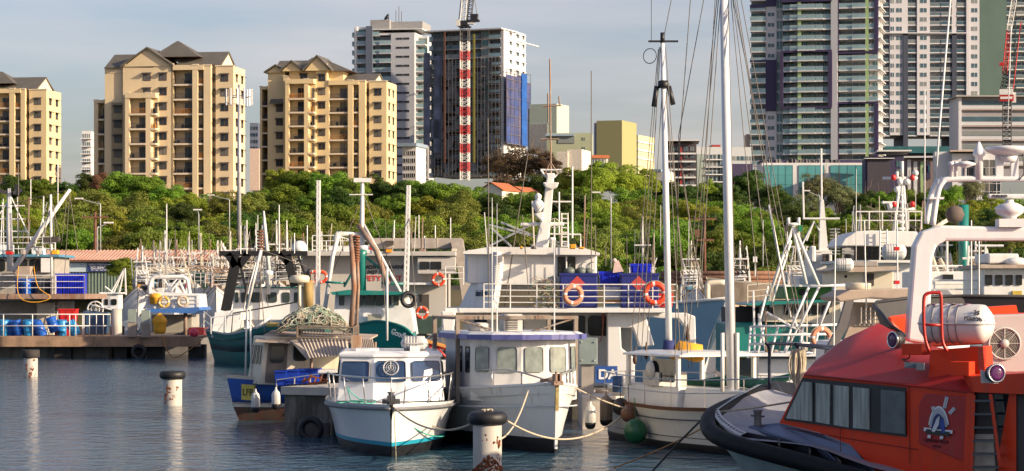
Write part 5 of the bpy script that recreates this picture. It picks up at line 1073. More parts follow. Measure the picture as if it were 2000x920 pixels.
# ---- mooring piles
pilm = mat('pile_white', (.48, .45, .40), .65, var=.08, scale=1.5, dirt=(.30, .10, .03), dirt_amt=.85, dscale=1.1, dpos=.60)
tim = mat('tyre_capped', (.035, .03, .028), .8, var=.4, scale=6, bump=.5)
def pile(px, d, wpx, top, lab, tyr):
    r = wpx/2*d/F; t = thing('mooring_pile', lab, 'mooring pile', (X(px, d), d, 0), 0, 'white steel mooring piles'); zt = Z(top, d)
    k = MB(); k.smooth = True; k.lathe([(r, -2.5), (r, zt-.28), (r*.98, zt-.26)], (0, 0, 0), 28); k.build('pile_tube', pilm, t)
    rg = random.Random(px); k = MB()
    for i in range(9):                                # rust and shell crust that stands proud of the steel
        a = rg.uniform(-2.6, -.5); z = rg.choice([rg.uniform(.0, .22), rg.uniform(.2, zt*.6)]); s_ = rg.uniform(.015, .05)
        for q in range(5): b_ = a + rg.uniform(-.18, .18); k.sphere((math.cos(b_)*r, math.sin(b_)*r, z + rg.uniform(-.1, .06)), s_*rg.uniform(.5, 1), 6, 4, sq=(1, .5, rg.uniform(1, 2)))
    k.build('rust_crust', mat('rust_orange', (.20, .06, .02), .95, var=.5, scale=12, bump=.8), t)
    if tyr:
        k = MB(True); c_ = Vector((X(px, d), d, zt-.13)); k.lathe([(r*.6, -.13), (r*1.1, -.15), (r*1.32, -.10), (r*1.40, 0), (r*1.34, .09), (r*1.1, .14), (r*.6, .13)], c_, 30); loose('tyre', lab.split(' pile')[0].replace('mooring', '').strip() + ' pile: the black tyre capping it', 'tyre', k, rub, 'tyres capping the piles')
    else:
        k = MB(); k.lathe([(r*1.25, zt-.38), (r*1.32, zt-.34), (r*1.32, zt-.06), (r*1.2, zt)], (0, 0, 0), 10); k.build('timber_collar', tim, t)
    return t
pile(952, 54.9, 56, 805, 'fat white pile with rust at its foot, nearest the camera', True)
pile(337, 86.5, 37, 725, 'white pile standing alone in open water left of the blue boat', True)
pile(60, 116, 27, 683, 'small white pile with rust spots before the left jetty', False)
k = MB(True); rg = random.Random(4); c_ = P(952, 805, 54.9)
for i in range(5): k.tube([c_+Vector((rg.uniform(-.12, .12), rg.uniform(-.1, .1), .03+rg.random()*.03)) for j in range(6)], .022, 5)
loose('rope_knot', 'knot of pale rope lying on the fat near pile', 'rope', k, ropew)
k = MB(True); rg = random.Random(9)
for i in range(200):
    a = rg.uniform(3.3, 6.1); hh = abs(rg.gauss(0, .12)); z = .02 + max(0, .34-abs(a-4.9)*.25)*rg.random() ; k.sphere(Vector((X(952, 54.9)+.325*math.cos(a), 54.9+.325*math.sin(a), z)), rg.uniform(.012, .034), 5, 4)
loose('rust_flakes', 'flaking orange rust crust around the waterline of the fat near pile', 'rust', k, mat('rust_orange', (.3, .085, .02)))
# ================================================================ orange pilot boat (front right)
red_ = mat('signal_red', (.72, .045, .007), .40, var=.10, scale=1.3, spec=.3, dirt=(.30, .06, .04), dirt_amt=.4, dscale=2.2, dpos=.52)
redr = mat('roof_red', (.42, .028, .026), .42, var=.12, scale=1.5, spec=.3, dirt=(.28, .08, .07), dirt_amt=.45, dscale=1.8, dpos=.52)
ofl = mat('orange_bulwark', (.70, .07, .015), .35, var=.05)
grd = mat('grey_deck_paint', (.26, .27, .31), .6, var=.12, scale=2, dirt=(.42, .38, .35), dirt_amt=.5, dscale=1.5)
RB = Boat('pilot_boat', 'bright red-orange pilot boat with black fender bow and white mast arch', 'pilot boat', 1700, 46)
def DR(px): return 46.5 - (px-1522)*.0105 - 46
def s(px, py, off=0): return RB.p(px, py, DR(px)+off)
BV = Vector((2.75, 2.25, 0))                          # across the boat, away from the camera
root = RB.root
fp = [(1548, 770, 8.0), (1530, 757, 7.7), (1510, 753, 7.4), (1480, 764, 6.3), (1440, 782, 4.8), (1405, 800, 3.1), (1386, 817, 2.0), (1384, 836, 1.2), (1402, 853, .5), (1440, 868, -.2), (1500, 885, -1), (1577, 905, -1.8), (1700, 938, -3), (1900, 975, -4.5), (2150, 1010, -6.2)]
pts = [RB.p(*q) for q in fp]
def smooth(P_, n=5):
    out = []
    for i in range(len(P_)-1):
        a, b, c, d = P_[max(i-1, 0)], P_[i], P_[i+1], P_[min(i+2, len(P_)-1)]
        for j in range(n):
            t = j/n; out.append(.5*((2*b) + (c-a)*t + (2*a-5*b+4*c-d)*t*t + (3*b-a-3*c+d)*t**3))
    return out + [P_[-1]]
sp_ = smooth(pts); k = MB(); k.tube(sp_, [.055 + .105*min(1, max(0, (i-10)/18)) for i in range(len(sp_))], 14); k.build('bow_fender', mat('fender_black', (.006, .006, .007), .65, var=.4, scale=4, bump=.3, spec=.2), root)
# hull below the fender, tapering to the keel
top = smooth(pts, 3); k = MB(); k.smooth = True; ctr = sum(top, Vector())/len(top); rings = []
for f, z in ((0, 0), (.22, -.55), (.42, -1.2), (.6, -1.9)):
    ring = []
    for p_ in top:
        tgt = Vector((ctr.x+2.4, ctr.y-.5, 0)); q = p_.lerp(Vector((tgt.x, tgt.y, p_.z)), f*.55); q.z = max(p_.z + z, -.6-0*f) ; ring.append(q)
    rings.append(ring)
k.loft(rings, closed=False, caps=False); k.build('hull', [mat('pilot_hull_green', (.30, .38, .36), .4)], root)
# deck sheet inside the fender, walkway, toe plates
nearp = [(1398, 818, 1.6), (1420, 842, .9), (1455, 857, .3), (1500, 862, -.2), (1560, 868, -.8), (1615, 880, -1.4), (1700, 912, -2.2), (1900, 960, -3.6)]
farp = [(1395, 806, 2.2), (1440, 783, 4.4), (1482, 765, 6.0), (1515, 762, 7.0), (1560, 778, 6.6), (1600, 790, 6.6), (1700, 800, 6.2), (1900, 800, 5)]
k = MB()
A_, B_ = smooth([RB.p(*q) for q in nearp], 2), smooth([RB.p(*q) for q in farp], 2)
mids = [a.lerp(b, .30) - Vector((0, 0, .10)) for a, b in zip(A_, B_)]; mid2 = [a.lerp(b, .62) - Vector((0, 0, .22)) for a, b in zip(A_, B_)]
k.smooth = True; k.loft([A_, mids, mid2, B_], closed=False, caps=False); k.build('foredeck', grd, root)
k = MB()                                               # light perforated strips beside the fender
def strip(pts_, wv, m_): 
    q = smooth([RB.p(*v) for v in pts_], 4)
    for a, b in zip(q[:-1], q[1:]): k.face([a, b, b+wv, a+wv], 0); c_ = (a+b)/2 + wv*.5 + Vector((0, -.012, .012)); L_ = (b-a)*.22; k.face([c_-L_-wv*.16, c_+L_-wv*.16, c_+L_+wv*.16, c_-L_+wv*.16], 1)
strip([(1394, 800, 2.2), (1410, 789, 3.2), (1430, 777, 4.2), (1455, 764, 5.2), (1478, 752, 6.0)], Vector((.11, -.02, .02)), 0)
strip([(1392, 804, 2.1), (1400, 819, 1.5), (1415, 832, 1.0), (1435, 845, .5), (1447, 850, .3)], Vector((.12, .05, .05)), 0)
k.build('toe_plate', [mat('pale_alloy', (.55, .54, .52), .5), bblk], root)
k = MB(); wk = [(1462, 832, 1.1), (1521, 826, .55), (1600, 846, -.1), (1660, 869, -.9), (1706, 920, -1.6), (1730, 960, -1.7), (1690, 960, -1.9), (1655, 920, -1.8), (1612, 878, -1.2), (1540, 855, -.3)]; k.ext([RB.p(*q) for q in wk], (0, 0, -.04)); k.build('side_walkway', mat('walkway_blue_grey', (.15, .18, .27), .6, var=.12, scale=2), root)
k = MB()                                               # black recess with ribs behind the near fender
a_ = smooth([RB.p(1448, 842, .6), RB.p(1500, 853, .1), RB.p(1560, 868, -.6), RB.p(1615, 881, -1.1), RB.p(1655, 921, -1.7), RB.p(1720, 990, -2)], 3); b_ = smooth([RB.p(1440, 858, .2), RB.p(1500, 874, -.5), RB.p(1560, 890, -1.2), RB.p(1620, 907, -1.9), RB.p(1680, 925, -2.5), RB.p(1760, 945, -2.9)], 3)
k.loft([a_, [v - Vector((0, 0, .12)) for v in a_], b_], closed=False, caps=False)
k.build('fender_recess', bblk, root)
for i in (4, 7, 10): 
    a, b = a_[i], b_[i]; r_ = MB(); r_.ext([a+Vector((0, 0, .02)), b+Vector((0, 0, .10)), b-Vector((0, 0, .05)), a-Vector((0, 0, .15))], (.04, .02, 0)); r_.build('fender_bracket', mat('worn_black', (.03, .03, .03), .6), root)
k = MB(); k.loft([[RB.p(1488, 752, 7.0), RB.p(1515, 743, 7.6), RB.p(1545, 747, 7.8), RB.p(1600, 752, 8)], [RB.p(1500, 760, 6.8), RB.p(1525, 768, 7.0), RB.p(1548, 787, 7.0), RB.p(1600, 800, 7)]], closed=False, caps=False); k.build('bulwark_cover', bblk, root)
k = MB(); c_ = RB.p(1480, 832, .8); k.lathe([(.085, 0), (.075, .03), (.07, .24), (.09, .27), (.09, .31)], c_, 14); k.tube([c_+Vector((-.13, 0, .20)), c_+Vector((.13, 0, .18))], .022, 6); k.build('bollard', mat('bollard_grey', (.13, .12, .12), .6), root)
# cabin body
side = [(1522, 826), (1573, 727), (1700, 741), (1903, 764), (1903, 980), (1760, 980), (1700, 909), (1660, 868), (1600, 845)]
k = MB(); k.ext([s(*q) for q in side][::-1], BV); k.build('cabin', red_, root)
# whaleback roof: strips from the side's top edge to the ridge
lowr = [s(1571, 729, -.04), s(1640, 736, -.05), s(1700, 742, -.05), s(1800, 752, -.05), s(1905, 765, -.05)]
midr = [s(1582, 717, .5), s(1652, 700, .8), s(1712, 688, 1.0), s(1800, 712, .75), s(1905, 730, .6)]
upr = [s(1592, 704, 1.1), s(1650, 661, 1.7), s(1716, 631, 2.1), s(1785, 668, 1.5), s(1905, 695, 1.3)]
bk = [p_ + Vector((.25, 1.3, -.55)) for p_ in upr]; bk2 = [p_ + BV*1.0 for p_ in lowr]
k = MB(); k.loft([lowr, midr, upr, bk, bk2], closed=False, caps=False)
for j in (0, 4): k.face([lowr[j], midr[j], upr[j], bk[j], bk2[j]] if j else [bk2[j], bk[j], upr[j], midr[j], lowr[j]])
k.smooth = True; k.sm = [True]*len(k.sm); k.build('cabin_roof', redr, root)
k = MB()
for x0 in (1640, 1775, 1898): k.tube([s(x0, 733+(x0-1571)*.105, -.05), s(x0+2, 905, -.05)], .006, 4)
k.tube([s(1535, 836, -.03), s(1700, 864, -.04), s(1792, 878, -.04)], .007, 4)
k.build('panel_seam', mat('seam_dark_red', (.16, .01, .006), .6), root)
k = MB(); k.tube([s(1571, 731, -.07), s(1700, 744, -.08), s(1903, 767, -.08)], .02, 6); k.build('gutter', redr, root)
# window band
fr = [(1530, 820), (1567, 738), (1770, 757), (1771, 854)]
k = MB(); k.ext([s(*q, off=-.035) for q in fr][::-1], BV.normalized()*.03); k.build('window_band', bblk, root)
cur2 = mat('curtain_behind_glass', (.34, .37, .34), .12, var=.45, scale=16, stretch=14)
for q in ([(1535, 817), (1568, 745), (1585, 747), (1585, 823)], [(1593, 824), (1593, 748), (1620, 751), (1620, 829)], [(1628, 830), (1628, 752), (1657, 755), (1657, 835)], [(1666, 836), (1666, 756), (1697, 759), (1697, 839)], [(1720, 843), (1720, 761), (1767, 765), (1767, 848)]):
    v = [s(*p_, off=-.10) for p_ in q]; v = [v[0], v[3], v[2], v[1]]; k = MB(); k.ext(v[::-1], BV.normalized()*.03); k.build('window', cur2 if q[0][0] < 1700 else mat('grey_tinted_glass', (.10, .12, .13), .1, var=.3), root)
# emblem panel
pn = [(1793, 868), (1793, 792), (1806, 766), (1893, 774), (1892, 850), (1880, 902)]
pan = [(1794, 866), (1794, 790), (1806, 768), (1896, 776), (1882, 902)]
k = MB(); k.ext([s(*q, off=-.06) for q in pan][::-1], BV.normalized()*.06); k.build('side_panel', redr, root, bevel=.015)
def em(px, py, off=-.075): return s(px, py, off)
U = (em(1860, 822)-em(1812, 818)); Up = (em(1835, 776)-em(1835, 856)); N = U.cross(Up).normalized()
def flat(name, poly, m_, off): 
    v = [em(*q)+N*off for q in poly]; b = MB(); b.ext(v, N*.006); return b.build(name, m_, root)
import math as _m
def circ(cx, cy, rx, ry, a0=0, a1=360, n=24): return [(cx+rx*_m.cos(R(a0+(a1-a0)*i/n)), cy-ry*_m.sin(R(a0+(a1-a0)*i/n))) for i in range(n+1)]
paleg = mat('emblem_silver', (.42, .45, .48), .5); navy = mat('emblem_navy', (.02, .03, .14), .5); whe = mat('emblem_white', (.7, .7, .72), .5)
def stripq(x0, y0, x1, y1, w):
    L_ = _m.hypot(x1-x0, y1-y0); nx_, ny_ = -(y1-y0)/L_*w, (x1-x0)/L_*w; return [(x0+nx_, y0+ny_), (x0-nx_, y0-ny_), (x1-nx_, y1-ny_), (x1+nx_, y1+ny_)]
for a in ((1845, 797, 1850, 775), (1826, 806, 1822, 794), (1855, 808, 1865, 797)): flat('emblem', stripq(*a, 3.2), whe, .002); flat('emblem', stripq(*a, 1.6), paleg, .010)
flat('emblem', circ(1834, 846, 21, 53, 18, 162) , whe, .004); flat('emblem', circ(1834, 846, 18, 49, 14, 166), paleg, .012); flat('emblem', circ(1834, 847, 13.5, 39, 12, 168), navy, .020)
flat('emblem', [(1822, 842), (1832, 818), (1838, 812), (1836, 830), (1828, 844)], whe, .028); flat('emblem', [(1842, 845), (1838, 826), (1844, 815), (1847, 830), (1848, 846)], mat('emblem_blue', (.03, .07, .35), .5), .028)
flat('emblem', stripq(1806, 838, 1862, 844, 3.4), whe, .018); flat('emblem', stripq(1811, 842, 1857, 848, 4.2), bblk, .026); flat('emblem', stripq(1814, 852, 1820, 853, 3), whe, .024); flat('emblem', stripq(1838, 854, 1844, 855, 3), whe, .024)
T_ = text_frame(RB.o + em(1829, 862)+N*.004, U, Up); text_mesh('side_lettering', 'DARWIN PILOT', .085, T_, mat('dark_red_letter', (.12, .015, .02), .6), root)
T_ = text_frame(RB.o + em(1829, 872)+N*.004, U, Up); text_mesh('side_lettering', 'SERVICES', .05, T_, mat('dark_red_letter', (.12, .015, .02)), root)
# aft part: ladder recess, doors
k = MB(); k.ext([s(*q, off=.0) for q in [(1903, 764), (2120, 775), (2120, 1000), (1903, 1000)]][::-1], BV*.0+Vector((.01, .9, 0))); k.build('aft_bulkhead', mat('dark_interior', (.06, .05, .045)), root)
k = MB()
k.ext([s(*q, off=-.25) for q in [(1897, 735), (2120, 722), (2120, 775), (1903, 766)]][::-1], (0, .8, 0)); k.build('deck_overhang', red_, root)
k = MB(); k.ext([s(*q, off=-.1) for q in [(1888, 766), (1903, 766), (1897, 920), (1882, 920)]][::-1], (0, .25, 0)); k.ext([s(*q, off=-.06) for q in [(1972, 768), (1985, 768), (1985, 940), (1950, 940), (1950, 895)]][::-1], (0, .2, 0)); k.build('door_frame', red_, root)
k = MB(); k.ext([s(*q, off=-.03) for q in [(1942, 770), (1970, 772), (1970, 838), (1950, 838)]][::-1], (0, .1, 0)); k.build('door_window', gls, root)
k = MB(); k.ext([s(*q, off=-.02) for q in [(1945, 840), (1975, 842), (1975, 940), (1952, 940)]][::-1], (0, .1, 0)); k.build('door', red_, root)
k = MB(); k.ext([s(*q, off=-.02) for q in [(1900, 848), (1940, 848), (1945, 930), (1895, 930)]][::-1], (0, .1, 0)); k.build('curtain', mat('beige_cloth', (.5, .42, .34), .9, var=.2), root)
lad = thing('boarding_ladder', 'dark red step ladder beside the emblem on the pilot boat', 'ladder', tuple(RB.o + s(1918, 920, -.4)))
k = MB(True); o3 = RB.o
for a, b in (((1897, 925), (1902, 772)), ((1952, 900), (1935, 770))): k.ext([o3+s(a[0]-3, a[1], -.3), o3+s(a[0]+3, a[1], -.3), o3+s(b[0]+3, b[1], -.3), o3+s(b[0]-3, b[1], -.3)], (0, .05, 0))
k.build('stile', red_, lad)
for i in range(6):
    y = 782+i*26; x0 = 1902-i*.9; x1 = 1937+i*2.8; k = MB(True); k.ext([o3+s(x0, y+3, -.3), o3+s(x1, y+3, -.3), o3+s(x1, y-1, -.3), o3+s(x0, y-1, -.3)], (0, .16, 0)); k.build('step', mat('dark_steel', (.09, .09, .095)), lad)
# flying bridge bulwark: black V shaped screen with orange inside
k = MB(); o_ = [(1716, 606, 2.0), (1706, 598, 3.1), (1712, 590, 3.6), (1790, 580, 4.6), (1880, 578, 4.8), (2120, 580, 4.2)]; q1 = [RB.p(*v) for v in o_]; q2 = [v + Vector((.12, -.05, -.36)) for v in q1]
nr = [RB.p(1768, 655, .3), RB.p(1740, 636, .7), RB.p(1716, 606, 1.6)]
k.loft([[nr[0], nr[1]] + q1, [nr[0]+Vector((.12, .1, -.06)), nr[1]+Vector((.2, .15, -.10))] + q2], closed=False, caps=False)
k.loft([[nr[0]+Vector((0, 0, .03)), nr[1]+Vector((0, 0, .03))] + [v+Vector((0, 0, .02)) for v in q1], [v + Vector((.05, .05, 0)) for v in [nr[0], nr[1]] + q1]], closed=False, caps=False)
k.tube([nr[0], nr[1]] + q1, .035, 6); k.build('bridge_screen', [mat('black_screen', (.02, .02, .022), .6)], root)
k = MB(); k.ext([RB.p(*q) for q in [(1728, 655, 1.6), (1734, 618, 1.8), (1790, 610, 2.2), (2120, 612, 2.2), (2120, 660, 2.2), (1790, 680, 1.8)]][::-1], (.3, .5, 0)); k.build('bridge_bulwark', ofl, root, bevel=.03)
k = MB(); k.ext([RB.p(*q) for q in [(1918, 600, 2.4), (1985, 596, 2.4), (1990, 616, 2.4), (1918, 618, 2.4)]][::-1], (.1, .8, 0)); k.build('locker', ofl, root)
# white mast arch
mw = mat('mast_arch_white', (.70, .70, .71), .35, var=.04, dirt=(.5, .45, .4), dirt_amt=.2)
def leg(o, w): 
    P0 = [(1772, 665), (1786, 480), (1800, 452), (1838, 440), (2130, 447), (2130, 470), (1848, 470), (1830, 480), (1822, 505), (1815, 672)]
    k = MB(); k.ext([RB.p(x, y, o) for x, y in P0][::-1], (0, w, 0)); return k.build('mast_arch', mw, root, bevel=.05)
leg(1.1, .42)
k = MB(); 
for off in (0, .5):
    k.tube(smooth([RB.p(1822-off*26, 440-off*6, 1.2+off*.6), RB.p(1830-off*24, 385, 1.2+off*.6), RB.p(1840-off*20, 357, 1.2+off*.6), RB.p(1862-off*18, 350, 1.2+off*.6), RB.p(1990, 350, 1.2+off*.6), RB.p(2130, 350, 1.2+off*.6)], 4), .055, 10)
k.bx(RB.p(1820, 390, 1.2).x-.05, RB.p(1838, 390, 1.2).x+.05, 1.15, 1.5, RB.p(0, 389, 1.2).z, RB.p(0, 385, 1.2).z)
k.build('antenna_frame', mw, root)
for (px, w_, top_, lab) in ((1967, 84, 285, 0),):
    k = MB(); c_ = RB.p(1968, 298, 1.3); k.lathe([(.01, -.06), (.25, -.05), (.40, .02), (.44, .07), (.40, .11), (.01, .14)], c_, 26); k.lathe([(.16, -.18), (.2, -.05)], c_, 16); k.build('satellite_dome', mw, root)
    k = MB(); k.bx(c_.x-.23, c_.x-.09, c_.y-.06, c_.y+.06, c_.z-.52, c_.z-.06); k.bx(c_.x+.06, c_.x+.20, c_.y-.06, c_.y+.06, c_.z-.52, c_.z-.06); k.build('dome_bracket', mw, root)
k = MB(); c_ = RB.p(1972, 444, 1.2); k.bx(c_.x-.24, c_.x+.24, c_.y-.2, c_.y+.2, c_.z, c_.z+.16); k.lathe([(.13, .16), (.14, .2), (.26, .27), (.28, .38), (.2, .44), (.08, .48), (.08, .53)], c_, 22); k.build('radar_pedestal', mw, root)
k = MB(); k.loft([[c_+Vector((-.42, -.05, .55)), c_+Vector((.65, -.05, .55)), c_+Vector((.65, .05, .55)), c_+Vector((-.42, .05, .55))], [c_+Vector((-.42, -.06, .64)), c_+Vector((.65, -.06, .64)), c_+Vector((.65, .06, .64)), c_+Vector((-.42, .06, .64))]]); k.build('radar_scanner', mw, root, bevel=.03)
text_mesh('radar_lettering', 'FURUNO', .07, text_frame(RB.o+c_+Vector((-.20, -.066, .595)), (1, 0, 0), (0, 0, 1)), mat('plate_black', (.02, .02, .03)), root, bold=.003)
k = MB()
for px in (1858, 1867): q = RB.p(px, 350, 1.2); k.lathe([(.035, 0), (.035, .25), (.06, .27), (.06, .32), (.03, .34)], q, 10)
q = RB.p(1885, 350, 1.2); k.lathe([(.025, 0), (.025, .22), (.2, .27), (.21, .30), (.05, .35)], q, 16); q = RB.p(1912, 350, 1.2); k.lathe([(.08, .0), (.08, .42), (.12, .46), (.12, .5), (.02, .72)], q, 12); k.build('gps_antenna', mw, root)
for pts_, r in (([(1806, 435, 1.2), (1806, 280, 1.2), (1806, 175, 1.2)], .014), ([(1822, 432, 1.7), (1834, 260, 1.7), (1858, -20, 1.7)], .020), ([(1975, 50, 1.2), (1968, 250, 1.2)], .01)):
    k = MB(); k.tube([RB.p(*q) for q in pts_], [r]*len(pts_), 6); k.build('antenna', wht2, root)
k = MB(); k.tube([RB.p(1998, 297, 1.2), RB.p(2000, 340, 1.15), RB.p(1990, 352, 1.12)], .012, 5); k.build('cable', bblk, root)
# liferaft on its cradle
cc = RB.o + RB.p(1868, 632, -2.2); lr = canister('liferaft_canister', 'large white liferaft canister lettered 25 PERSONS on the pilot boat', cc, 1.34, .345, R(-28))
fv = Vector((math.cos(R(-28)), math.sin(R(-28)), 0))
TM = Matrix.Translation(cc) @ Matrix.Rotation(R(-28), 4, 'Z')
def cantext(tx, x, size, el_, sink):
    n_ = Vector((.62*0+.30, -math.cos(R(el_)), math.sin(R(el_)))).normalized(); pos = Vector((x, -.345*sink*math.cos(R(el_)), .345*sink*math.sin(R(el_))))
    r_ = Vector((1, 0, 0)) - n_*n_.x; M_ = Matrix((r_.normalized(), n_.cross(r_.normalized()), n_)).transposed().to_4x4(); M_.translation = pos; return text_mesh('lettering', tx, size, TM @ M_, mat('plate_black', (.02, .02, .03)), lr, bold=.002)
cantext('25', .46, .12, 34, 1.02); cantext('PERSONS', .44, .09, 14, 1.03)
k = MB()
for i in range(4): x = -.45+i*.2; k.bx(x, x+.09, -.2, .08, .345, .351)
k.build('label_sticker', mat('sticker_purple', (.35, .18, .35), .6), lr)
k = MB(); a = RB.p(1806, 668, .55); b = RB.p(1838, 672, .45)
for e in (-.02, 0):
    pass
k.tube(smooth([RB.p(1815, 686, -2.7), RB.p(1806, 655, -2.7), RB.p(1804, 590, -2.7), RB.p(1810, 574, -2.7), RB.p(1830, 572, -2.7), RB.p(1838, 580, -2.7), RB.p(1840, 660, -2.7), RB.p(1850, 686, -2.7)], 4), .03, 8); k.seg(RB.p(1806, 634, -2.7), RB.p(1839, 635, -2.7), .026, 8); k.build('cradle_hoop', mat('hoop_red', (.45, .02, .012), .35), root)
k = MB(); k.ext([RB.p(*q) for q in [(1816, 684, -2.3), (1920, 676, -2.9), (1925, 735, -2.9), (1813, 742, -2.3)]][::-1], (.25, .5, 0)); k.box(RB.p(1880, 720, -3.1), (.35, .3, .25), R(-30)); k.box(RB.p(1790, 682, -1.9), (.4, .4, .2), R(-35)); k.build('cradle_box', red_, root, bevel=.01)
k = MB()
for i in range(8): q = RB.p(1912+i*1.6, 0, .25); k.seg(RB.p(1911+i*1.9, 678, -3.05), RB.p(1911+i*1.9, 722, -3.05), .004, 3)
for i in range(12): k.seg(RB.p(1910, 678+i*4, -3.05), RB.p(1926, 678+i*4, -3.05), .004, 3)
k.build('vent_mesh', bblk, root)
# ventilation box with fan
k = MB(); k.ext([RB.p(*q) for q in [(1924, 616, .9), (2120, 610, .9), (2120, 740, .9), (1926, 724, .9)]][::-1], (.1, .9, 0)); k.build('vent_housing', mat('vent_cream', (.50, .44, .42), .5, var=.05), root, bevel=.03)
c_ = RB.p(1962, 671, .86); k = MB(); k.torus(c_, .30, .018, (0, -1, 0), 30, 6)
for i in range(9): k.torus(c_, .05+i*.028, .004, (0, -1, 0), 24, 4)
for i in range(8): a = i*math.pi/4; k.seg(c_, c_+Vector((.3*math.cos(a), -.01, .3*math.sin(a))), .009, 4)
k.lathe([(.085, 0), (.085, .03), (.01, .035)], c_, 16, axis=(0, -1, 0)); k.build('fan_guard', mat('aged_plastic', (.52, .5, .46)), root)
k = MB(); k.lathe([(.29, 0), (.29, .005)], c_+Vector((0, .03, 0)), 24, axis=(0, -1, 0)); k.build('fan_disc', mat('dark_interior', (.06, .05, .045)), root)
def spot(px, py, dd, ax, lab_red):
    c = RB.p(px, py, dd); k = MB(); ax = Vector(ax).normalized(); k.lathe([(.06, -.22), (.13, -.16), (.155, -.05), (.16, .02), (.14, .03)], c, 20, 0, axis=ax); k.torus(c+ax*.03, .145, .018, ax, 24, 6, 1); k.lathe([(.001, .05), (.08, .045), (.135, .03)][::-1], c, 20, 2, axis=ax)
    k.build('searchlight', [bblk, mat('chrome', (.6, .6, .6), .15, metal=.9), mat('lamp_ruby', (.22, .008, .04) if lab_red else (.10, .02, .10), .12, var=.4, scale=6)], root)
spot(1746, 664, -.9, (-.85, -.5, 0), 0); spot(1945, 729, -5.2, (.25, -1, .05), 1)
k = MB(); k.ext([RB.p(*q) for q in [(1752, 660, -.8), (1790, 672, -.8), (1790, 690, -.8), (1752, 672, -.8)]][::-1], (0, .04, 0)); k.ext([RB.p(*q) for q in [(1916, 722, -5.1), (1945, 735, -5.1), (1950, 749, -5.1), (1917, 748, -5.1)]][::-1], (0, .05, 0)); k.build('light_bracket', mat('bracket_grey', (.5, .48, .48), .5), root)
k = MB(); k.tube(smooth([RB.p(1778, 685, -1.6), RB.p(1776, 698, -2), RB.p(1768, 702, -2.1), RB.p(1762, 702, -2.1), RB.p(1770, 706, -2.2), RB.p(1786, 712, -2.3)], 3), .012, 5); k.build('cable', bblk, root)
k = MB(); k.box(RB.p(1783, 713, -2.25), (.28, .12, .1), R(-20)); k.box(RB.p(1798, 716, -2.4), (.14, .1, .12), R(-20)); k.build('step_block', mat('blue_grey_step', (.12, .15, .18), .6), root)
# grab rails at the bow side of the cabin
k = MB()
for pts_ in ([(1503, 760, 5), (1503, 682, 5), (1507, 671, 5), (1640, 678, 6.5)], [(1558, 742, 4.4), (1558, 680, 4.4), (1564, 674, 4.4), (1680, 690, 6)]): k.tube(smooth([RB.p(*q) for q in pts_], 3), .035, 8)
k.build('grab_rail', mat('navy_pipe', (.015, .02, .045), .4), root)
k = MB(True)
for i in range(9):
    a = RB.o + RB.p(1548+i*2.2, 683, 4.2 + .06*(i % 3)); k.tube(smooth([a, a+Vector((-.09+.02*i, -.05, -.3)), a+Vector((.0, -.03, -.62-.06*(i % 4))), a+Vector((.08, -.02, -.3)), a+Vector((.06, 0, .02))], 3), .017, 5)
loose('rope_coil', 'coils of pale rope hung over the navy grab rail of the pilot boat', 'rope', k, ropew)
rope('straight pale rope lying across the pilot boat foredeck', [RB.o+RB.p(1392, 806, 2.3), RB.o+RB.p(1470, 797, 2.5), RB.o+RB.p(1546, 785, 2.0)], .022)
rope('thin cord tied in a knot beside the ladder on the pilot boat', [RB.o+RB.p(1928, 732, -1), RB.o+RB.p(1897, 755, -.7), RB.o+RB.p(1888, 762, -.7), RB.o+RB.p(1893, 775, -.7), RB.o+RB.p(1888, 757, -.75), RB.o+RB.p(2040, 770, -2)], .009)
# ================================================================ shed and shore clutter
d = 232; sh = thing('shed', 'long green corrugated shed with rust-pink roof behind the left jetty', 'shed', (X(60, d), d, 3.6)); s_ = d/F
corr = mat('corrugated_green', (.20, .26, .21), .7, var=.1); croof = mat('corrugated_pink_roof', (.52, .30, .22), .75, var=.12, scale=.6, dirt=(.35, .15, .08), dirt_amt=.4, dscale=.3)
L_ = (455-60)*s_; zt = Z(509, d)-3.6
k = MB(); k.bx(0, L_, .1, 12, 0, zt)
n = int(L_/.30)
for i in range(n): k.bx(L_*i/n, L_*i/n+.14, .0, .1, 0, zt)
k.build('wall', corr, sh)
k = MB(); n = int(L_/.34)
for i in range(n): x = L_*i/n; k.face([(x, -.7, zt), (x+.17, -.7, zt+.09), (x+.17, 6, zt+1.15), (x, 6, zt+1.06)]); k.face([(x+.17, -.7, zt+.09), (x+.34, -.7, zt), (x+.34, 6, zt+1.06), (x+.17, 6, zt+1.15)])
k.face([(0, 12, zt), (L_, 12, zt), (L_, 6, zt+1.06), (0, 6, zt+1.06)]); k.build('roof', croof, sh)
k = MB(); k.bx(0, L_, -.75, -.65, zt-.12, zt+.06); k.build('gutter', mat('brown_fascia', (.13, .06, .035)), sh)
k = MB(); k.bx((62)*s_, (300-60)*s_, -.12, -.04, Z(531, d)-3.6, Z(513, d)-3.6); k.build('sign_band', mat('pale_blue_board', (.48, .58, .62), .7, var=.12), sh)
sg = thing('sign', 'navy sign reading BARGE & WORKBOAT HIRE on the green shed', 'sign', (X(196, d), d-.2, Z(522, d))); w_, h_ = 49*s_/2, 17*s_/2
k = MB(); k.bx(-w_, w_, 0, .08, -h_, h_); k.build('board', mat('sign_navy', (.012, .03, .13), .6), sg); wl_ = mat('sign_white', (.7, .7, .75), .6)
o_ = Vector((X(196, d), d-.22, Z(522, d)))
for i, (tx, sz, xs) in enumerate((('BARGE & WORKBOAT HIRE', .25, .68), ('Servicing Northern Australia', .20, .80), ('Phone: 08 8981 1575', .19, 1.05), ('Barge, Boat & Crane Charter', .13, 1.1))):
    text_mesh('lettering', tx, sz, text_frame(o_ + Vector((0, 0, h_*(.62-.42*i))), (1, 0, 0), (0, 0, 1)), wl_, sg, xs=xs, bold=.006)
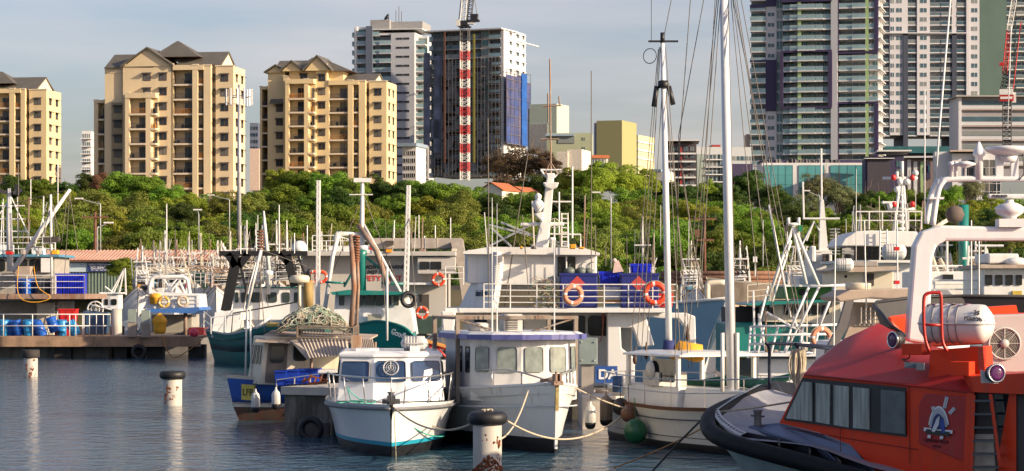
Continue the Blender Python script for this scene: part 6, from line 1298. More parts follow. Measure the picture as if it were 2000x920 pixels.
k = MB(True); k.lathe([(.5, 0), (.5, .03)], (X(238, d), d-.2, Z(521, d)), 20, axis=(0, -1, 0)); k.mi = 1; k.lathe([(.32, 0), (.32, .02)], (X(238, d), d-.23, Z(522.5, d)), 20, 1, axis=(0, -1, 0)); k.build('round_emblem', [mat('sky_blue', (.02, .30, .55), .6), wl_], sh)
def bush(px, py, d, r, lab, kind='green'):
    o = bpy.data.objects.new('shrub', None); COL.objects.link(o); o.location = P(px, py, d); tag(o, lab, 'shrub'); me, tm = get_crown(kind, 1)
    for nm, m in (('foliage', me), ('stem', tm)): c = bpy.data.objects.new(nm, m); COL.objects.link(c); c.parent = o; c.location = (0, 0, r*.8); c.scale = (r, r, r)
bush(237, 548, 228, 1.3, 'climbing green shrub growing up the shed wall by the round emblem'); bush(262, 590, 222, 1.6, 'taller weedy shrub on the bank right of the sign', 'olive'); bush(1975, 500, 150, 1.6, 'small tree behind the white boats under the arch', 'olive')
# ================================================================ left jetty and what stands on it
jw = mat('jetty_timber', (.34, .22, .14), .85, var=.3, scale=1.2, dirt=(.10, .07, .05), dirt_amt=.7, dscale=.8)
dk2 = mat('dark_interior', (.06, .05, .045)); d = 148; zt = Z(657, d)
jt = thing('jetty', 'long timber edged jetty with dark piles on the left', 'jetty', (X(-60, d), d, 0)); L_ = X(392, d)-X(-60, d)
k = MB(); k.bx(0, L_, 0, 5, zt-.12, zt); k.build('deck', jw, jt); k = MB(); k.bx(0, L_, -.15, .1, zt-.62, zt-.02); k.build('edge_beam', jw, jt)
for i, px in enumerate((-40, 120, 238, 262, 300, 382)): 
    k = MB(); x = X(px, d)-X(-60, d); k.bx(x-.5, x+.5, .4, 1.4, -1, zt-.5); k.build('pier', mat('wet_black_timber', (.03, .027, .024), .8, var=.4), jt)
k = MB(); k.bx(-4, X(205, d)-X(-60, d), 1.2, 4.8, -.5, .95); k.build('float', mat('dull_steel_float', (.15, .145, .13), .7, var=.3, dirt=(.04, .035, .03), dirt_amt=.8), jt)
tyre('black tyre hanging under the left jetty', P(271, 688, 147.7), .36, .13, (0, -1, 0))
k = MB()
x1 = X(210, d)-X(-60, d)
for h in (.62, 1.32): k.seg((0, 1.0, zt+h), (x1, 1.0, zt+h), .035, 6)
for i in range(7): x = x1-i*.42 if i < 6 else x1; k.seg((x, 1.0, zt), (x, 1.0, zt+1.32), .03, 6)
for px in (0, 57, 130, 158): x = X(px, d)-X(-60, d); k.seg((x, 1.0, zt), (x, 1.0, zt+1.32), .035, 6)
k.build('railing', whp, jt)
drm = [mat('drum_blue', (.01, .10, .45), .4, var=.2, scale=2), mat('drum_light_blue', (.02, .25, .55), .4, var=.2, scale=2)]
def drum(px, py, dd, tilt, m, lab):
    t = thing('drum', lab, 'drum', tuple(P(px, py, 148+dd)), 0, 'blue plastic drums on the left jetty'); t.rotation_euler = (R(6), R(tilt), 0)
    k = MB(); k.lathe([(.30, 0), (.31, .03), (.31, .3), (.325, .32), (.31, .34), (.31, .6), (.325, .62), (.31, .64), (.31, .92), (.29, .94)], (0, 0, 0), 20); k.build('drum_body', m, t)
    k = MB(); k.torus((0, 0, .93), .30, .02, (0, 0, 1), 20, 6); k.build('rim', m, t)
for a in ((8, 655, 2.2, 0, 1, 'light blue drum at the far left of the drum row'), (22, 656, 2.4, 3, 0, 'mid blue drum second from the left end'), (38, 655, 2.0, -14, 0, 'blue drum leaning left, third in the row'), (57, 655, 1.8, -4, 1, 'light blue upright drum in the row middle'), (84, 656, 1.6, -24, 0, 'blue drum leaning hard to the left'), (108, 648, 2.2, -18, 0, 'dark blue drum perched above the others'),
          (121, 655, 2.6, 0, 1, 'pale blue drum standing below the perched one'), (150, 654, 1.4, -28, 1, 'bright blue drum leaning at the right end of the row'), (70, 655, 2.8, 2, 0, 'blue drum half hidden behind the row middle')):
    drum(a[0], a[1], a[2], a[3], drm[a[4]], a[5])
def tub(px, py, d, w, h, dep, m, lab, grp, cat='tub'):
    t = thing('storage_bin', lab, cat, tuple(P(px, py, d)), 0, grp); k = MB(); w_ = w/2
    k.loft([[(-w_*.93, 0, 0), (w_*.93, 0, 0), (w_*.93, dep, 0), (-w_*.93, dep, 0)], [(-w_, -.03, h), (w_, -.03, h), (w_, dep+.03, h), (-w_, dep+.03, h)]]); k.build('bin_body', m, t, bevel=.03)
    k = MB(); k.bx(-w_*1.03, w_*1.03, -.06, dep+.06, h-.06, h+.03)
    for i in range(3): k.bx(-w_+w*(i+.5)/3-.03, -w_+w*(i+.5)/3+.03, -.05, .0, .05, h-.06)
    k.build('rim', m, t)
rb = mat('bin_red', (.55, .015, .012), .45, var=.15); bb = mat('bin_royal_blue', (.006, .02, .50), .4, var=.1)
tub(131, 628, 151, 1.1, .75, .9, rb, 'upper red fish bin behind the leaning drums', 'red bins on the left jetty'); tub(126, 657, 150.5, 1.3, .7, .9, rb, 'lower red fish bin behind the leaning drums', 'red bins on the left jetty'); tub(185, 652, 151.5, 1.5, 1.3, 1, mat('bin_slate_blue', (.03, .08, .16), .5), 'large slate blue bin beside the jetty gate', 'red bins on the left jetty')
def sbox(px, top, bot, lab):
    t = thing('power_pedestal', lab, 'power pedestal', tuple(P(px, bot, 147.6)), 0, 'service pedestals on the left jetty'); h = (bot-top)*148/F; k = MB(); k.bx(-.26, .26, 0, .4, 0, h*.52); k.build('base', mat('pedestal_brown', (.33, .27, .22), .7), t); k = MB(); k.bx(-.24, .24, -.06, .36, h*.54, h); k.build('cabinet', mat('pedestal_green', (.26, .31, .28), .6), t)
sbox(258, 604, 658, 'left one of two service pedestals on the jetty'); sbox(284, 606, 659, 'right one of two service pedestals on the jetty')
k = MB(True); rg = random.Random(6); c0 = P(312, 652, 147.4)
rings = []
for i in range(9):
    z = i*.155; rr = [.28, .36, .40, .36, .42, .46, .38, .24, .08][i]; rings.append([c0+Vector((rr*math.cos(a*.45)*(1+.25*mnoise.noise(Vector((a, i, 1)))), rr*.7*math.sin(a*.45)*(1+.25*mnoise.noise(Vector((a, i, 5)))), z)) for a in range(14)])
k.smooth = True; k.loft(rings); loose('oilskin', 'yellow tarpaulin heap hanging at the jetty edge', 'tarpaulin', k, yel)
k = MB(True); k.tube(smooth([P(318, 655, 147.2), P(322, 672, 147.1), P(330, 690, 147.1), P(345, 698, 147.1), P(385, 672, 147.2), P(400, 655, 147)], 4), .03, 5); loose('hose', 'brown hose sagging over the jetty edge below the tarpaulin', 'hose', k, mat('orange_rope', (.42, .19, .06)))
k = MB(True); k.sphere(P(379, 650, 148), .28, 16, 10); loose('buoy', 'pink ball buoy on the jetty beside the green trawler', 'buoy', k, mat('buoy_pink', (.75, .06, .12), .4))
k = MB(True); k.tube([P(228, 700, 151), P(228, 640, 151), P(228, 604, 151)], .32, 14); loose('mooring_pile', 'white pile standing behind the jetty left of the pedestals', 'mooring pile', k, pilm)
# ================================================================ mid-distance vessels
def cabin_block(B, name, px0, px1, py0, py1, dd0, dd1, m, roof=None, ov=3, rh=3, spans=(), wy=None, glass=None, bevel=.04):
    B.slab(name, px0, px1, py0, py1, dd0, dd1, m, bevel)
    if roof: B.slab(name + '_roof', px0-ov, px1+ov, py0-rh, py0, dd0-ov*.03*B.d/100, dd1+.2, roof, .02)
    if spans: B.wins(spans, wy[0], wy[1], dd0-.012, glass)
def mids(x0, x1, n, gap=.22): w = (x1-x0)/n; return [(x0+i*w+w*gap/2, x0+(i+1)*w-w*gap/2) for i in range(n)]
# big barge with upper rail on the far left
A = Boat('workboat', 'big rusty workboat with raised white derrick boom on the far left', 'work boat', 60, 152)
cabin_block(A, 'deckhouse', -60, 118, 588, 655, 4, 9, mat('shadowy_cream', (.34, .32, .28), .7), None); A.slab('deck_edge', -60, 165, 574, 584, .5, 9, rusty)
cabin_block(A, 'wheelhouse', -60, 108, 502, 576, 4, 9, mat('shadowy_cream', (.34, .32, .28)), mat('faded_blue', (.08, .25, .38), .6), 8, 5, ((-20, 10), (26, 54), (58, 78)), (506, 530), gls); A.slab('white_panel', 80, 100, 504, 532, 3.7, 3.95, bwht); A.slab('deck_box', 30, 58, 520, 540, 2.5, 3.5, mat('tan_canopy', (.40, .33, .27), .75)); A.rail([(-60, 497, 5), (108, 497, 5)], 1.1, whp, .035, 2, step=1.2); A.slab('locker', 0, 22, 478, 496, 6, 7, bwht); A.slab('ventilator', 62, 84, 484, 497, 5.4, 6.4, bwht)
A.slab('panel', 72, 105, 592, 655, 2.6, 3, bcrm);
A.rail([(-60, 574, .8), (165, 574, .8)], 1.15, whp, .03, 2, step=1.6); A.rail([(165, 574, .8), (165, 574, 6)], 1.15, whp, .03, 2, step=1.6)
A.spar('boom', [(24, 530, 2), (78, 452, 1.6), (137, 370, 1.2)], [.17, .15, .10], whp, 10)
A.spar('mast', [(20, 530, 2.4), (18, 440, 2.4), (18, 368, 2.4)], [.20, .19, .12], whp, 10); A.spar('post', [(101, 575, 1), (99, 380, 1)], .08, whp, 8)
A.wires('mast_stay', [[(-30, 460, 2.4), (18, 390, 2.4)], [(22, 385, 2.4), (75, 500, 2)], [(-40, 428, 2.4), (50, 428, 2.4)], [(-20, 452, 2.4), (55, 452, 2.4)], [(-10, 402, 2.4), (48, 402, 2.4)]], .045, whp, 5)
A.wires('rigging', [[(20, 400, 2), (135, 370, 1.2)], [(135, 372, 1.2), (152, 490, 1.5)], [(132, 374, 1.2), (120, 480, 1.5)], [(136, 374, 1.2), (124, 570, 1.5)], [(99, 382, 1), (118, 470, 1.5)], [(100, 400, 1), (60, 540, 1.5)], [(36, 320, 2), (36, 480, 2)]], .022, wire)
k = MB()
for px in (4, 34): k.box(A.p(px, 374, 2.2), (.6, .3, .22), R(10), tilt=(0, R(20 if px < 10 else -20)))
k.bx(A.p(14, 0).x, A.p(22, 0).x, 2.2, 2.5, A.p(0, 380, 2).z, A.p(0, 360, 2).z); k.build('floodlight', rail, A.root)
A.slab('lamp_box', 84, 96, 463, 474, .8, 1.3, dk2); A.slab('lamp_box', 100, 114, 462, 473, .8, 1.3, dk2)
A.wires('ladder', [[(66, 490, 2), (92, 395, 2)], [(82, 490, 2), (98, 395, 2)]] + [[(68+4*i, 482-14*i, 2), (83+3*i, 482-14*i, 2)] for i in range(6)], .03, whp); A.wires('ladder', [[(92, 655, 2.4), (106, 590, 2.4)], [(104, 655, 2.4), (116, 590, 2.4)]] + [[(93+2.2*i, 648-10*i, 2.4), (105+2*i, 648-10*i, 2.4)] for i in range(6)], .03, whp)
hullm = [mat('rust_black', (.05, .04, .035), .7, dirt=(.2, .08, .03), dirt_amt=.6), bblk, bblk, rusty]; A.prism('hull', [(-70, 640), (212, 640), (205, 690), (-70, 695)], 3.4, 10, hullm[0]); A.wires('antenna', [[(113, 400, 2), (113, 320, 2)], [(60, 400, 3), (60, 350, 3)]], .03, wht2)
def bluebin(px0, px1, lab, dd=1.4): w = (px1-px0)*153/F; tub((px0+px1)/2, 574, 152+dd, w, 39*153/F, 1.1, bb, lab, 'royal blue bins on the left workboat')
bluebin(108, 122, 'leftmost royal blue bin on the upper rail deck'); bluebin(122.5, 136, 'second royal blue bin on the upper rail deck'); bluebin(136.5, 150, 'third royal blue bin on the upper rail deck'); bluebin(150.5, 164, 'rightmost royal blue bin on the upper rail deck')
for i, px in enumerate((40, 52, 64, 78, 92)): drum(px, 574, 5.6 if i % 2 else 6.2, 0, [drm[0], mat('drum_black', (.03, .04, .06), .5)][i > 2], ('blue', 'light blue', 'mid blue', 'dark', 'second dark')[i] + ' drum on the upper deck behind the sagging yellow hose')
k = MB(True); k.tube(smooth([P(36, 520, 152.3), P(34, 565, 152.2), P(45, 586, 152), P(75, 590, 152), P(98, 580, 152), P(74, 560, 152.2), P(66, 520, 152.2)], 4), .028, 6); loose('hose', 'yellow hose sagging from the upper rail of the left workboat', 'hose', k, yel)
# small red and white fishing boat
A = Boat('small_fishing_boat', 'small white fishing boat with dark red band, moored behind the jetty under the sign', 'fishing boat', 210, 175)
hull(A.root, 5.2, 2.4, 2.3, 1.5, [bwht, mat('dark_red_band', (.16, .012, .015), .5), mat('dark_red_band', (.16, .012, .015)), bwht], M=HM(1.9, .6, R(-12)), boot=.9, stripe=.35, rake=.5)
cabin_block(A, 'cabin', 198, 232, 574, 604, .2, 2, bwht, bwht, 4, 3, ((204, 211), (217, 228)), (584, 596)); k = MB(); k.torus(A.p(186, 604, 0), .55, .06, (0, -1, 0), 22, 6); k.torus(A.p(186, 604, .3), .3, .05, (0, -1, 0), 18, 6)
for i in range(8): a = i*.785; k.seg(A.p(186, 604, 0), A.p(186, 604, 0)+Vector((.55*math.cos(a), 0, .55*math.sin(a))), .025, 4)
k.build('net_reel', whp, A.root); A.slab('canopy', 164, 206, 574, 579, -.5, 3, bwht)
A.wires('derrick', [[(212, 580, .5), (242, 525, .5)], [(218, 580, .5), (243, 524, .5)], [(232, 576, .5), (243, 524, .5)], [(246, 576, .5), (244, 524, .5)], [(205, 560, .5), (226, 575, .5)], [(175, 595, -.4), (238, 610, -.4)]], .06, whp, 5); A.slab('locker', 162, 188, 607, 640, -1, 1, mat('slate_hull', (.08, .12, .18), .5), .05)
# blue canopy boat
A = Boat('trawler', 'trawler with blue canopy edge, white arch and yellow gear behind the pedestals', 'trawler', 330, 156)
A.prism('canopy', [(285, 604), (388, 600), (390, 606), (380, 612), (290, 610)], -1, 5, mat('blue_canopy', (.05, .16, .45), .6)); A.prism('foredeck', [(278, 604), (300, 570), (385, 574), (388, 602)], .4, 5, bwht)
A.spar('arch', [(292, 600, .8), (292, 560, .8), (296, 545, .8), (304, 541, .8), (358, 541, .8), (366, 546, .8), (370, 570, .8), (372, 600, .8)], .13, whp, 8)
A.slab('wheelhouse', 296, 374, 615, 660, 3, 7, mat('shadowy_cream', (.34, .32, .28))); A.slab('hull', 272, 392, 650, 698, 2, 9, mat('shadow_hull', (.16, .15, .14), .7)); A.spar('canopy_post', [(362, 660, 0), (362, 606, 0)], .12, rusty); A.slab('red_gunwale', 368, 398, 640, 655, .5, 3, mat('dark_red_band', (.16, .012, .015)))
A.rail([(288, 600, .3), (388, 600, .3)], .75, whp, .03, 2, step=1.1)
A.wires('derrick', [[(300, 598, 1.5), (345, 545, 1.5)], [(310, 596, 1.5), (352, 547, 1.5)], [(345, 590, 1.5), (320, 545, 1.5)], [(372, 596, 1.5), (350, 548, 1.5)]], .07, bwht, 5)
ring_buoy('cream life ring coiled with yellow rope, right on the blue canopy boat', P(357, 589, 156.1), .30, (0, -1, 0), mat('ring_cream', (.6, .45, .3), .6), 'cream rings on the blue canopy boat'); ring_buoy('yellow life ring coiled with rope, left on the blue canopy boat', P(320, 590, 156.1), .30, (0, -1, 0), mat('ring_yellow', (.6, .38, .08), .6), 'cream rings on the blue canopy boat')
k = MB(True); k.lathe([(.35, 0), (.4, .4), (.42, .42), (.36, .6), (.1, .7)], P(304, 594, 156.4), 14, axis=(0, 0, 1)); loose('tub', 'yellow tub on the blue canopy boat', 'tub', k, yel)
# white trawlers massed behind: masts, booms and gantries
gm_ = mat('gantry_black', (.012, .012, .012), .5)
def trawler(px, d, w, deckpy, toppy, label, seed, hullm=None, cabm=None, gant=True):
    rg = random.Random(seed); A = Boat('trawler', label, 'trawler', px, d, 'white prawn trawlers rafted behind'); s_ = d/F; hw = w/2
    hull(A.root, w*s_*1.5, 4.2, (HZ-deckpy)*s_+EYE+.3 if deckpy > 0 else 2.5, 1.8, [hullm or bwht, bblk, anti, rusty], M=HM(0, -2, R(-90+rg.uniform(-25, 25))), boot=.3, stripe=.2, full=2.6, rake=.7)
    cabm = cabm or rg.choice([bwht, bcrm, mat('faded_blue', (.08, .25, .38)), bwht, mat('dull_green_paint', (.06, .16, .12), .5), mat('weathered_grey', (.22, .22, .21), .7)])
    c0, c1 = px-hw*rg.uniform(.35, .5), px+hw*rg.uniform(.3, .5); ct = deckpy-26*165/d
    cabin_block(A, 'wheelhouse', c0, c1, ct, deckpy+12, 1, 5, cabm or bwht, cabm or bwht, 3, 3, mids(c0+2, c1-2, rg.choice([3, 4])), (ct+5, ct+14))
    m = toppy; mm_ = rg.choice([whp, whp, rusty, galv, bcrm]); A.spar('mast', [(px, ct, 2), (px, m, 2)], [.09, .05], mm_)
    segs = []
    for sg in (-1, 1):
        tx = px + sg*hw*rg.uniform(.15, .5); by = ct - rg.uniform(30, 62); segs += [[(px+sg*hw*.75, deckpy, 2), (tx, by, 2.4)], [(px+sg*hw*.68, deckpy, 2), (tx, by+3, 2.4)]]
        for i in range(5): f, g_ = i/5+.08, i/5+.16; a = (px+sg*hw*.75, deckpy); segs.append([(a[0]+(tx-a[0])*f, a[1]+(by-a[1])*f, 2), (a[0]+(tx-a[0])*g_+sg*-2, a[1]+(by-a[1])*g_, 2)])
    A.wires('boom', segs, .045, rg.choice([whp, bwht, rusty, bcrm]), 5)
    if gant:
        gy = ct-14; g = [[(px-hw*.55, deckpy, .5), (px-hw*.5, gy, .5)], [(px+hw*.55, deckpy, .5), (px+hw*.5, gy, .5)], [(px-hw*.6, gy, .5), (px+hw*.6, gy, .5)], [(px-hw*.5, gy+7, .5), (px+hw*.5, gy+7, .5)]]
        g += [[(px-hw*.5+hw*i*.25, gy, .5), (px-hw*.5+hw*(i+1)*.25, gy+7, .5)] for i in range(4)]; A.wires('gantry', g, .05, rg.choice([whp, rusty, galv, bcrm, gm_]), 5)
    A.rail([(px-hw*.6, deckpy, -.5), (px+hw*.6, deckpy, -.5)], .9, whp, .025, 2, step=1.0); A.rail([(c0, ct-3, 1), (c1, ct-3, 1)], .7, whp, .022, 1, step=.8)
    A.wires('rigging', [[(px, m+4, 2), (px-hw*rg.uniform(.4, .9), deckpy, 1)], [(px, m+4, 2), (px+hw*rg.uniform(.4, .9), deckpy, 1)], [(px, m+8, 2), (px+hw*.3, ct, 4)]], .014, wire, 3)
    A.wires('antenna', [[(px+rg.uniform(-hw*.4, hw*.4), ct, 2), (px+rg.uniform(-hw*.4, hw*.4)*1.0, m+rg.uniform(10, 45), 2)] for _ in range(4)], .015, rg.choice([wht2, wire, galv]), 4)
    k = MB(); k.lathe([(.05, 0), (.28, .05), (.3, .2), (.18, .32), (.02, .36)], A.p(px+hw*.2, ct-4, 2), 12); k.build('radar_dome', wht2, A.root)
    k = MB(); k.box(A.p(px, (ct+m)/2, 1.8), (1.3, .12, .1)); k.build('crosstree', whp, A.root); clutter(A, px-hw*.8, px+hw*.8, deckpy, ct, m-6, seed); return A
def clutter(A, x0, x1, deck, ct, top, seed, dd=1.5, n=5, gear=True):
    rg = random.Random(seed*7+1); cols = [rusty, whp, galv, wire, bcrm, bwht]
    for i in range(n):
        a = rg.uniform(x0, x1); h = rg.uniform(.35, 1) ; A.wires('pole', [[(a, deck, dd), (a + rg.uniform(-6, 6), deck + (top-deck)*h, dd)]], rg.uniform(.012, .045), rg.choice(cols), 5)
    A.wires('derrick', [[(rg.uniform(x0, x1), deck-4, dd+.5), (rg.uniform(x0, x1), ct-rg.uniform(5, 40), dd+.5)] for _ in range(4)], .04, rg.choice(cols), 5)
    A.wires('rigging', [[(rg.uniform(x0, x1), deck, dd), (rg.uniform(x0, x1)*.3+(x0+x1)*.35, top+rg.uniform(0, 30), dd+1)] for _ in range(6)], .012, wire, 3)
    if gear:
        for i in range(5):
            a = rg.uniform(x0, x1-8); w_ = rg.uniform(5, 13); h = rg.uniform(4, 11); A.slab('deck_gear', a, a+w_, deck-h, deck, .2+i*.13, .9+i*.13, rg.choice([rusty, dk2, bcrm, mat('faded_blue', (.08, .25, .38)), mat('grey_tarp', (.28, .26, .24), .9), mat('bin_red', (.55, .015, .012)), mat('dark_green_locker', (.03, .06, .045), .6), yel]), .03)
for a in ((300, 188, 95, 560, 470, 'leftmost white trawler of the raft, partly before the shed', 1), (345, 178, 90, 562, 468, 'second white trawler of the raft, behind the blue canopy boat', 2), (392, 192, 95, 556, 455, 'third white trawler of the raft with twin booms', 3), (425, 180, 80, 560, 470, 'fourth white trawler, just left of the black gantry', 4), (478, 185, 90, 555, 440, 'white trawler seen under the left end of the black gantry', 5), (540, 180, 100, 548, 430, 'white trawler seen through the middle of the black gantry', 6), (592, 186, 90, 550, 455, 'white trawler half hidden left of the grey vessel', 7)): trawler(*a)
def pole(px, py0, py1, d, r, m, lab, nm='mast'):
    pass
# green trawler with black gantry
A = Boat('trawler', 'dark green hulled trawler with black gantry and cream cabin', 'trawler', 470, 137)
A_h = hull(A.root, 14, 4.9, 3.2, 1.9, [bgrn, mat('pale_green_strake', (.25, .36, .33), .5), bgrn, whp], M=HM(5.2, -9.5, R(-66.5)) , fm=1.75, rake=1.0, boot=.9, stripe=.1, full=2.4, trans=.85, bul=.4)
A.prism('deckhouse', [(412, 660), (420, 610), (470, 604), (470, 640), (440, 655)], .8, 4, bwht); cabin_block(A, 'wheelhouse', 455, 600, 562, 625, 2.2, 7, bwht, bgrn, 4, 2, ((459, 466), (471, 482), (490, 510), (520, 541), (551, 566), (574, 586)), (571, 591), mat('green_cabin_glass', (.04, .06, .06), .1))
gm = mat('gantry_black', (.012, .012, .012), .5)
k = MB(); 
def bar(a, b, w, dp=.3, B=A): 
    p, q = B.p(*a), B.p(*b); u = (q-p).normalized(); v = Vector((u.z, 0, -u.x))*w/2; return k.ext([p-v, p+v, q+v, q-v], (0, dp, 0))
bar((440, 608, 1), (462, 500, 1), .55); bar((428, 495, 1), (600, 495, 1), .28); bar((575, 560, 1), (560, 498, 1), .45); bar((444, 496, 1), (460, 520, 1), .4); bar((484, 496, 1), (466, 520, 1), .4); bar((545, 496, 1), (562, 515, 1), .3); bar((582, 500, 1), (598, 545, 1), .12); bar((466, 505, 1), (485, 590, 1), .12)
k.build('gantry', gm, A.root)
A.rail([(398, 640, -.5), (412, 652, -1), (440, 648, -1)], .9, whp, .03, 1); A.wires('handrail', [[(452, 650, .6), (455, 612, .6), (580, 590, .6), (590, 605, .6)]], .04, rail)
k = MB(); c_ = A.p(585, 553, 1); k.lathe([(.2, 0), (.55, .05), (.58, .3), (.5, .42), (.02, .5)], c_, 20); k.seg(c_, c_-Vector((0, 0, 1.6)), .09, 8); k.build('radar_dome', bcrm, A.root)
k = MB(); c_ = A.p(525, 540, 1.5); k.lathe([(.1, -1), (.1, 0), (.3, .1), (.3, .3), (.02, .38)], c_, 16); k.build('satellite_dome', bwht, A.root)
A.spar('mast', [(528, 560, 3), (517, 440, 3), (515, 412, 3)], [.12, .10, .05], whp); A.spar('mast', [(602, 600, 2), (602, 548, 2)], .28, mat('mustard_funnel', (.32, .22, .08), .7)); A.spar('exhaust', [(603, 560, 2), (602, 532, 2), (607, 528, 2)], .14, bblk)
A.wires('boom', [[(430, 555, 2), (600, 540, 2)], [(475, 605, 1), (508, 480, 1.6)], [(480, 605, 1), (512, 480, 1.6)]], .045, whp); A.wires('rigging', [[(620, 440, 2), (620, 600, 2)], [(500, 460, 2), (470, 640, 0)], [(508, 465, 2), (524, 600, 0)], [(440, 520, 2), (392, 640, -1)]], .018, wire)
k = MB()
for i in range(7): k.torus(A.p(509, 452+i*6, 1.6), .14, .06, (0, 0, 1), 10, 5)
k.build('rope_coil', mat('red_brown_rope', (.22, .09, .05)), A.root)
A.wires('antenna', [[(470, 496, 1), (470, 440, 1)], [(482, 496, 1), (482, 430, 1)], [(545, 495, 1), (545, 400, 1)], [(575, 495, 1), (575, 455, 1)]], .03, wht2)
# grey vessel with lettering
vg = mat('vessel_grey_beige', (.43, .41, .38), .6, var=.06, scale=.5, dirt=(.3, .24, .18), dirt_amt=.3, dscale=.6)
A = Boat('cargo_vessel', 'large grey-beige cargo vessel lettered BROADSWORD MARINE and SAFETY FIRST', 'ship', 740, 140)
A.slab('superstructure', 590, 872, 500, 660, .6, 10, vg, .05); A.slab('upper_deck', 585, 890, 491, 500, -.6, 10, vg, .04); A.slab('gantry_beam', 722, 902, 465, 486, 3, 4.4, mat('gantry_taupe', (.36, .32, .28), .6), .05)
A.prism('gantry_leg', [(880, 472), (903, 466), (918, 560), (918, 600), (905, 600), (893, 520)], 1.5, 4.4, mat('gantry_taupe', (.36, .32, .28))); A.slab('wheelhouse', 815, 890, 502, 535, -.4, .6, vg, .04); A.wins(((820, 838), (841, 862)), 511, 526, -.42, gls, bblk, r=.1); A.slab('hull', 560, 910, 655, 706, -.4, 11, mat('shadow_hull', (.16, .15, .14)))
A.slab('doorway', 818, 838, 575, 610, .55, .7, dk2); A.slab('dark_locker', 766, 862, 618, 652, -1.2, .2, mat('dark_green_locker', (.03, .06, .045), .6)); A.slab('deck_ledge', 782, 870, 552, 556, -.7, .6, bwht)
for tx, px, py, sz, mm, xs in (('BROADSWORD MARINE', 744, 523, .30, bblk, .80), ('0427 186 146', 744, 533, .28, bblk, 1.0), ('SAFETY FIRST', 740, 545, .42, mat('letter_red', (.55, .01, .01), .6), 1.05)): text_mesh('lettering', tx, sz, text_frame(A.o + A.p(px, py-1, .56), (1, 0, 0), (0, 0, 1)), mm, A.root, xs=xs, bold=.008)
A.rail([(610, 491, 0), (720, 491, 0)], .9, whp, .03, 2); A.rail([(870, 556, -.6), (905, 556, -.6)], 1.0, whp, .03, 2, step=.8); A.slab('roof_unit', 642, 668, 480, 491, 1, 2, bwht); A.slab('roof_unit', 672, 688, 480, 491, 1, 2, wht2); A.slab('signal_lamp', 754, 765, 487, 493, -.7, -.4, mat('amber', (.8, .3, .02), .4)); A.slab('floodlight', 753, 768, 470, 478, 2.4, 3, dk2)
A.wires('antenna', [[(770, 465, 3), (770, 430, 3)], [(850, 465, 3), (850, 440, 3)], [(818, 465, 3), (818, 420, 3)], [(880, 465, 3), (880, 425, 3)], [(600, 491, 0), (600, 440, 0)], [(560, 500, 0), (560, 430, 0)]], .03, wht2)
k = MB(); c_ = A.p(508+0, 486, 1)
for px in (585,): k.sphere(A.p(px, 485, 2), .45, 14, 10)
k.build('radar_dome', wht2, A.root)
ring_buoy('red and white life ring on the grey vessel wheelhouse side', P(856, 546, 139.2), .31, (0, -1, 0), None); ring_buoy('life ring on the grey vessel far left, left one of the pair', P(612, 541, 139.8), .30, (0, -1, 0)); ring_buoy('life ring on the grey vessel far left, right one of the pair', P(627, 541, 139.8), .30, (0, -1, 0)); 
ring_buoy('small round red float hung before the dark green locker', P(824, 611, 130), .27, (0, -1, 0))
# green bowed trawler
A = Boat('trawler', 'white trawler with bright green flared bow and white script name', 'trawler', 740, 112)
gb = mat('bright_teal_green', (.008, .24, .20), .35, var=.08, scale=1); k = MB(); k.smooth = True
tp = [A.p(668, 643, 2), A.p(700, 633, .6), A.p(735, 627, -.4), A.p(765, 631, -1), A.p(790, 640, -1.4), A.p(810, 656, -1.2), A.p(810, 648, 1.8)]; bt = [A.p(672, 662, 2), A.p(702, 668, .9), A.p(735, 676, .2), A.p(765, 682, -.2), A.p(790, 680, -.5), A.p(800, 676, -.3), A.p(806, 676, 1.8)]
k.loft([smooth(tp, 4), smooth(bt, 4)], closed=False, caps=False); dn = [Vector((v.x*.8, v.y+.8, -.3)) for v in smooth(bt, 4)]; k.loft([smooth(bt, 4), dn], closed=False, caps=False); k.build('bow', gb, A.root); k = MB(); k.tube(smooth(tp, 4), .06, 6); k.build('gunwale', bgrn, A.root)
U = A.p(802, 657, -1.4)-A.p(768, 644, -1.0); text_mesh('boat_name', 'Goodland', .36, text_frame(A.o+A.p(785, 655, -1.50), U, (0, 0, 1)), bwht, A.root, xs=.8, bold=.012)
k = MB(); fr_ = [(650, 645), (655, 574), (790, 574), (796, 600), (803, 606), (810, 655), (760, 632), (700, 633)]; k.ext([A.p(x, y, 1.0 if y > 590 else 1.3) for x, y in fr_][::-1], (0, 4.5, 0)); k.build('wheelhouse', bwht, A.root); A.prism('wheelhouse_roof', [(645, 571), (680, 566), (800, 571), (806, 576), (650, 576)], .4, 6, bgrn)
A.wins(((662, 673), (696, 711), (713, 731), (733, 749), (752, 764), (768, 779)), 578, 597, .95, mat('green_cabin_glass', (.04, .06, .06)), bblk); A.slab('grating', 718, 745, 614, 627, .7, .95, mat('shadowy_cream', (.34, .32, .28)))
A.spar('mast', [(710, 566, 2), (707, 440, 2), (708, 350, 2)], [.13, .11, .08], whp); A.spar('crane_post', [(706, 570, 1.6), (706, 500, 1.6), (709, 488, 1.6)], [.22, .20, .26], bgrn); k = MB(); k.box(A.p(708, 352, 2), (.8, .25, .2)); k.build('lamp_bar', wht2, A.root)
k = MB(); k.bx(A.p(696, 0).x, A.p(722, 0).x, 1.5, 2.1, A.p(0, 494, 1.5).z, A.p(0, 488, 1.5).z); k.lathe([(.3, 0), (.25, .2)], A.p(709, 488, 1.7), 12); k.build('radar_scanner', bwht, A.root)
A.spar('boom', [(700, 440, 2), (735, 490, 1.5), (757, 556, 1)], .13, rusty, 8); A.spar('boom', [(711, 440, 2), (782, 570, 1)], .075, whp)
lt = []; 
for f in (0, 1): lt.append([(788+f*9 - (0 if not f else 2), 620, 1.5), (796 + f*4, 362, 1.5)])
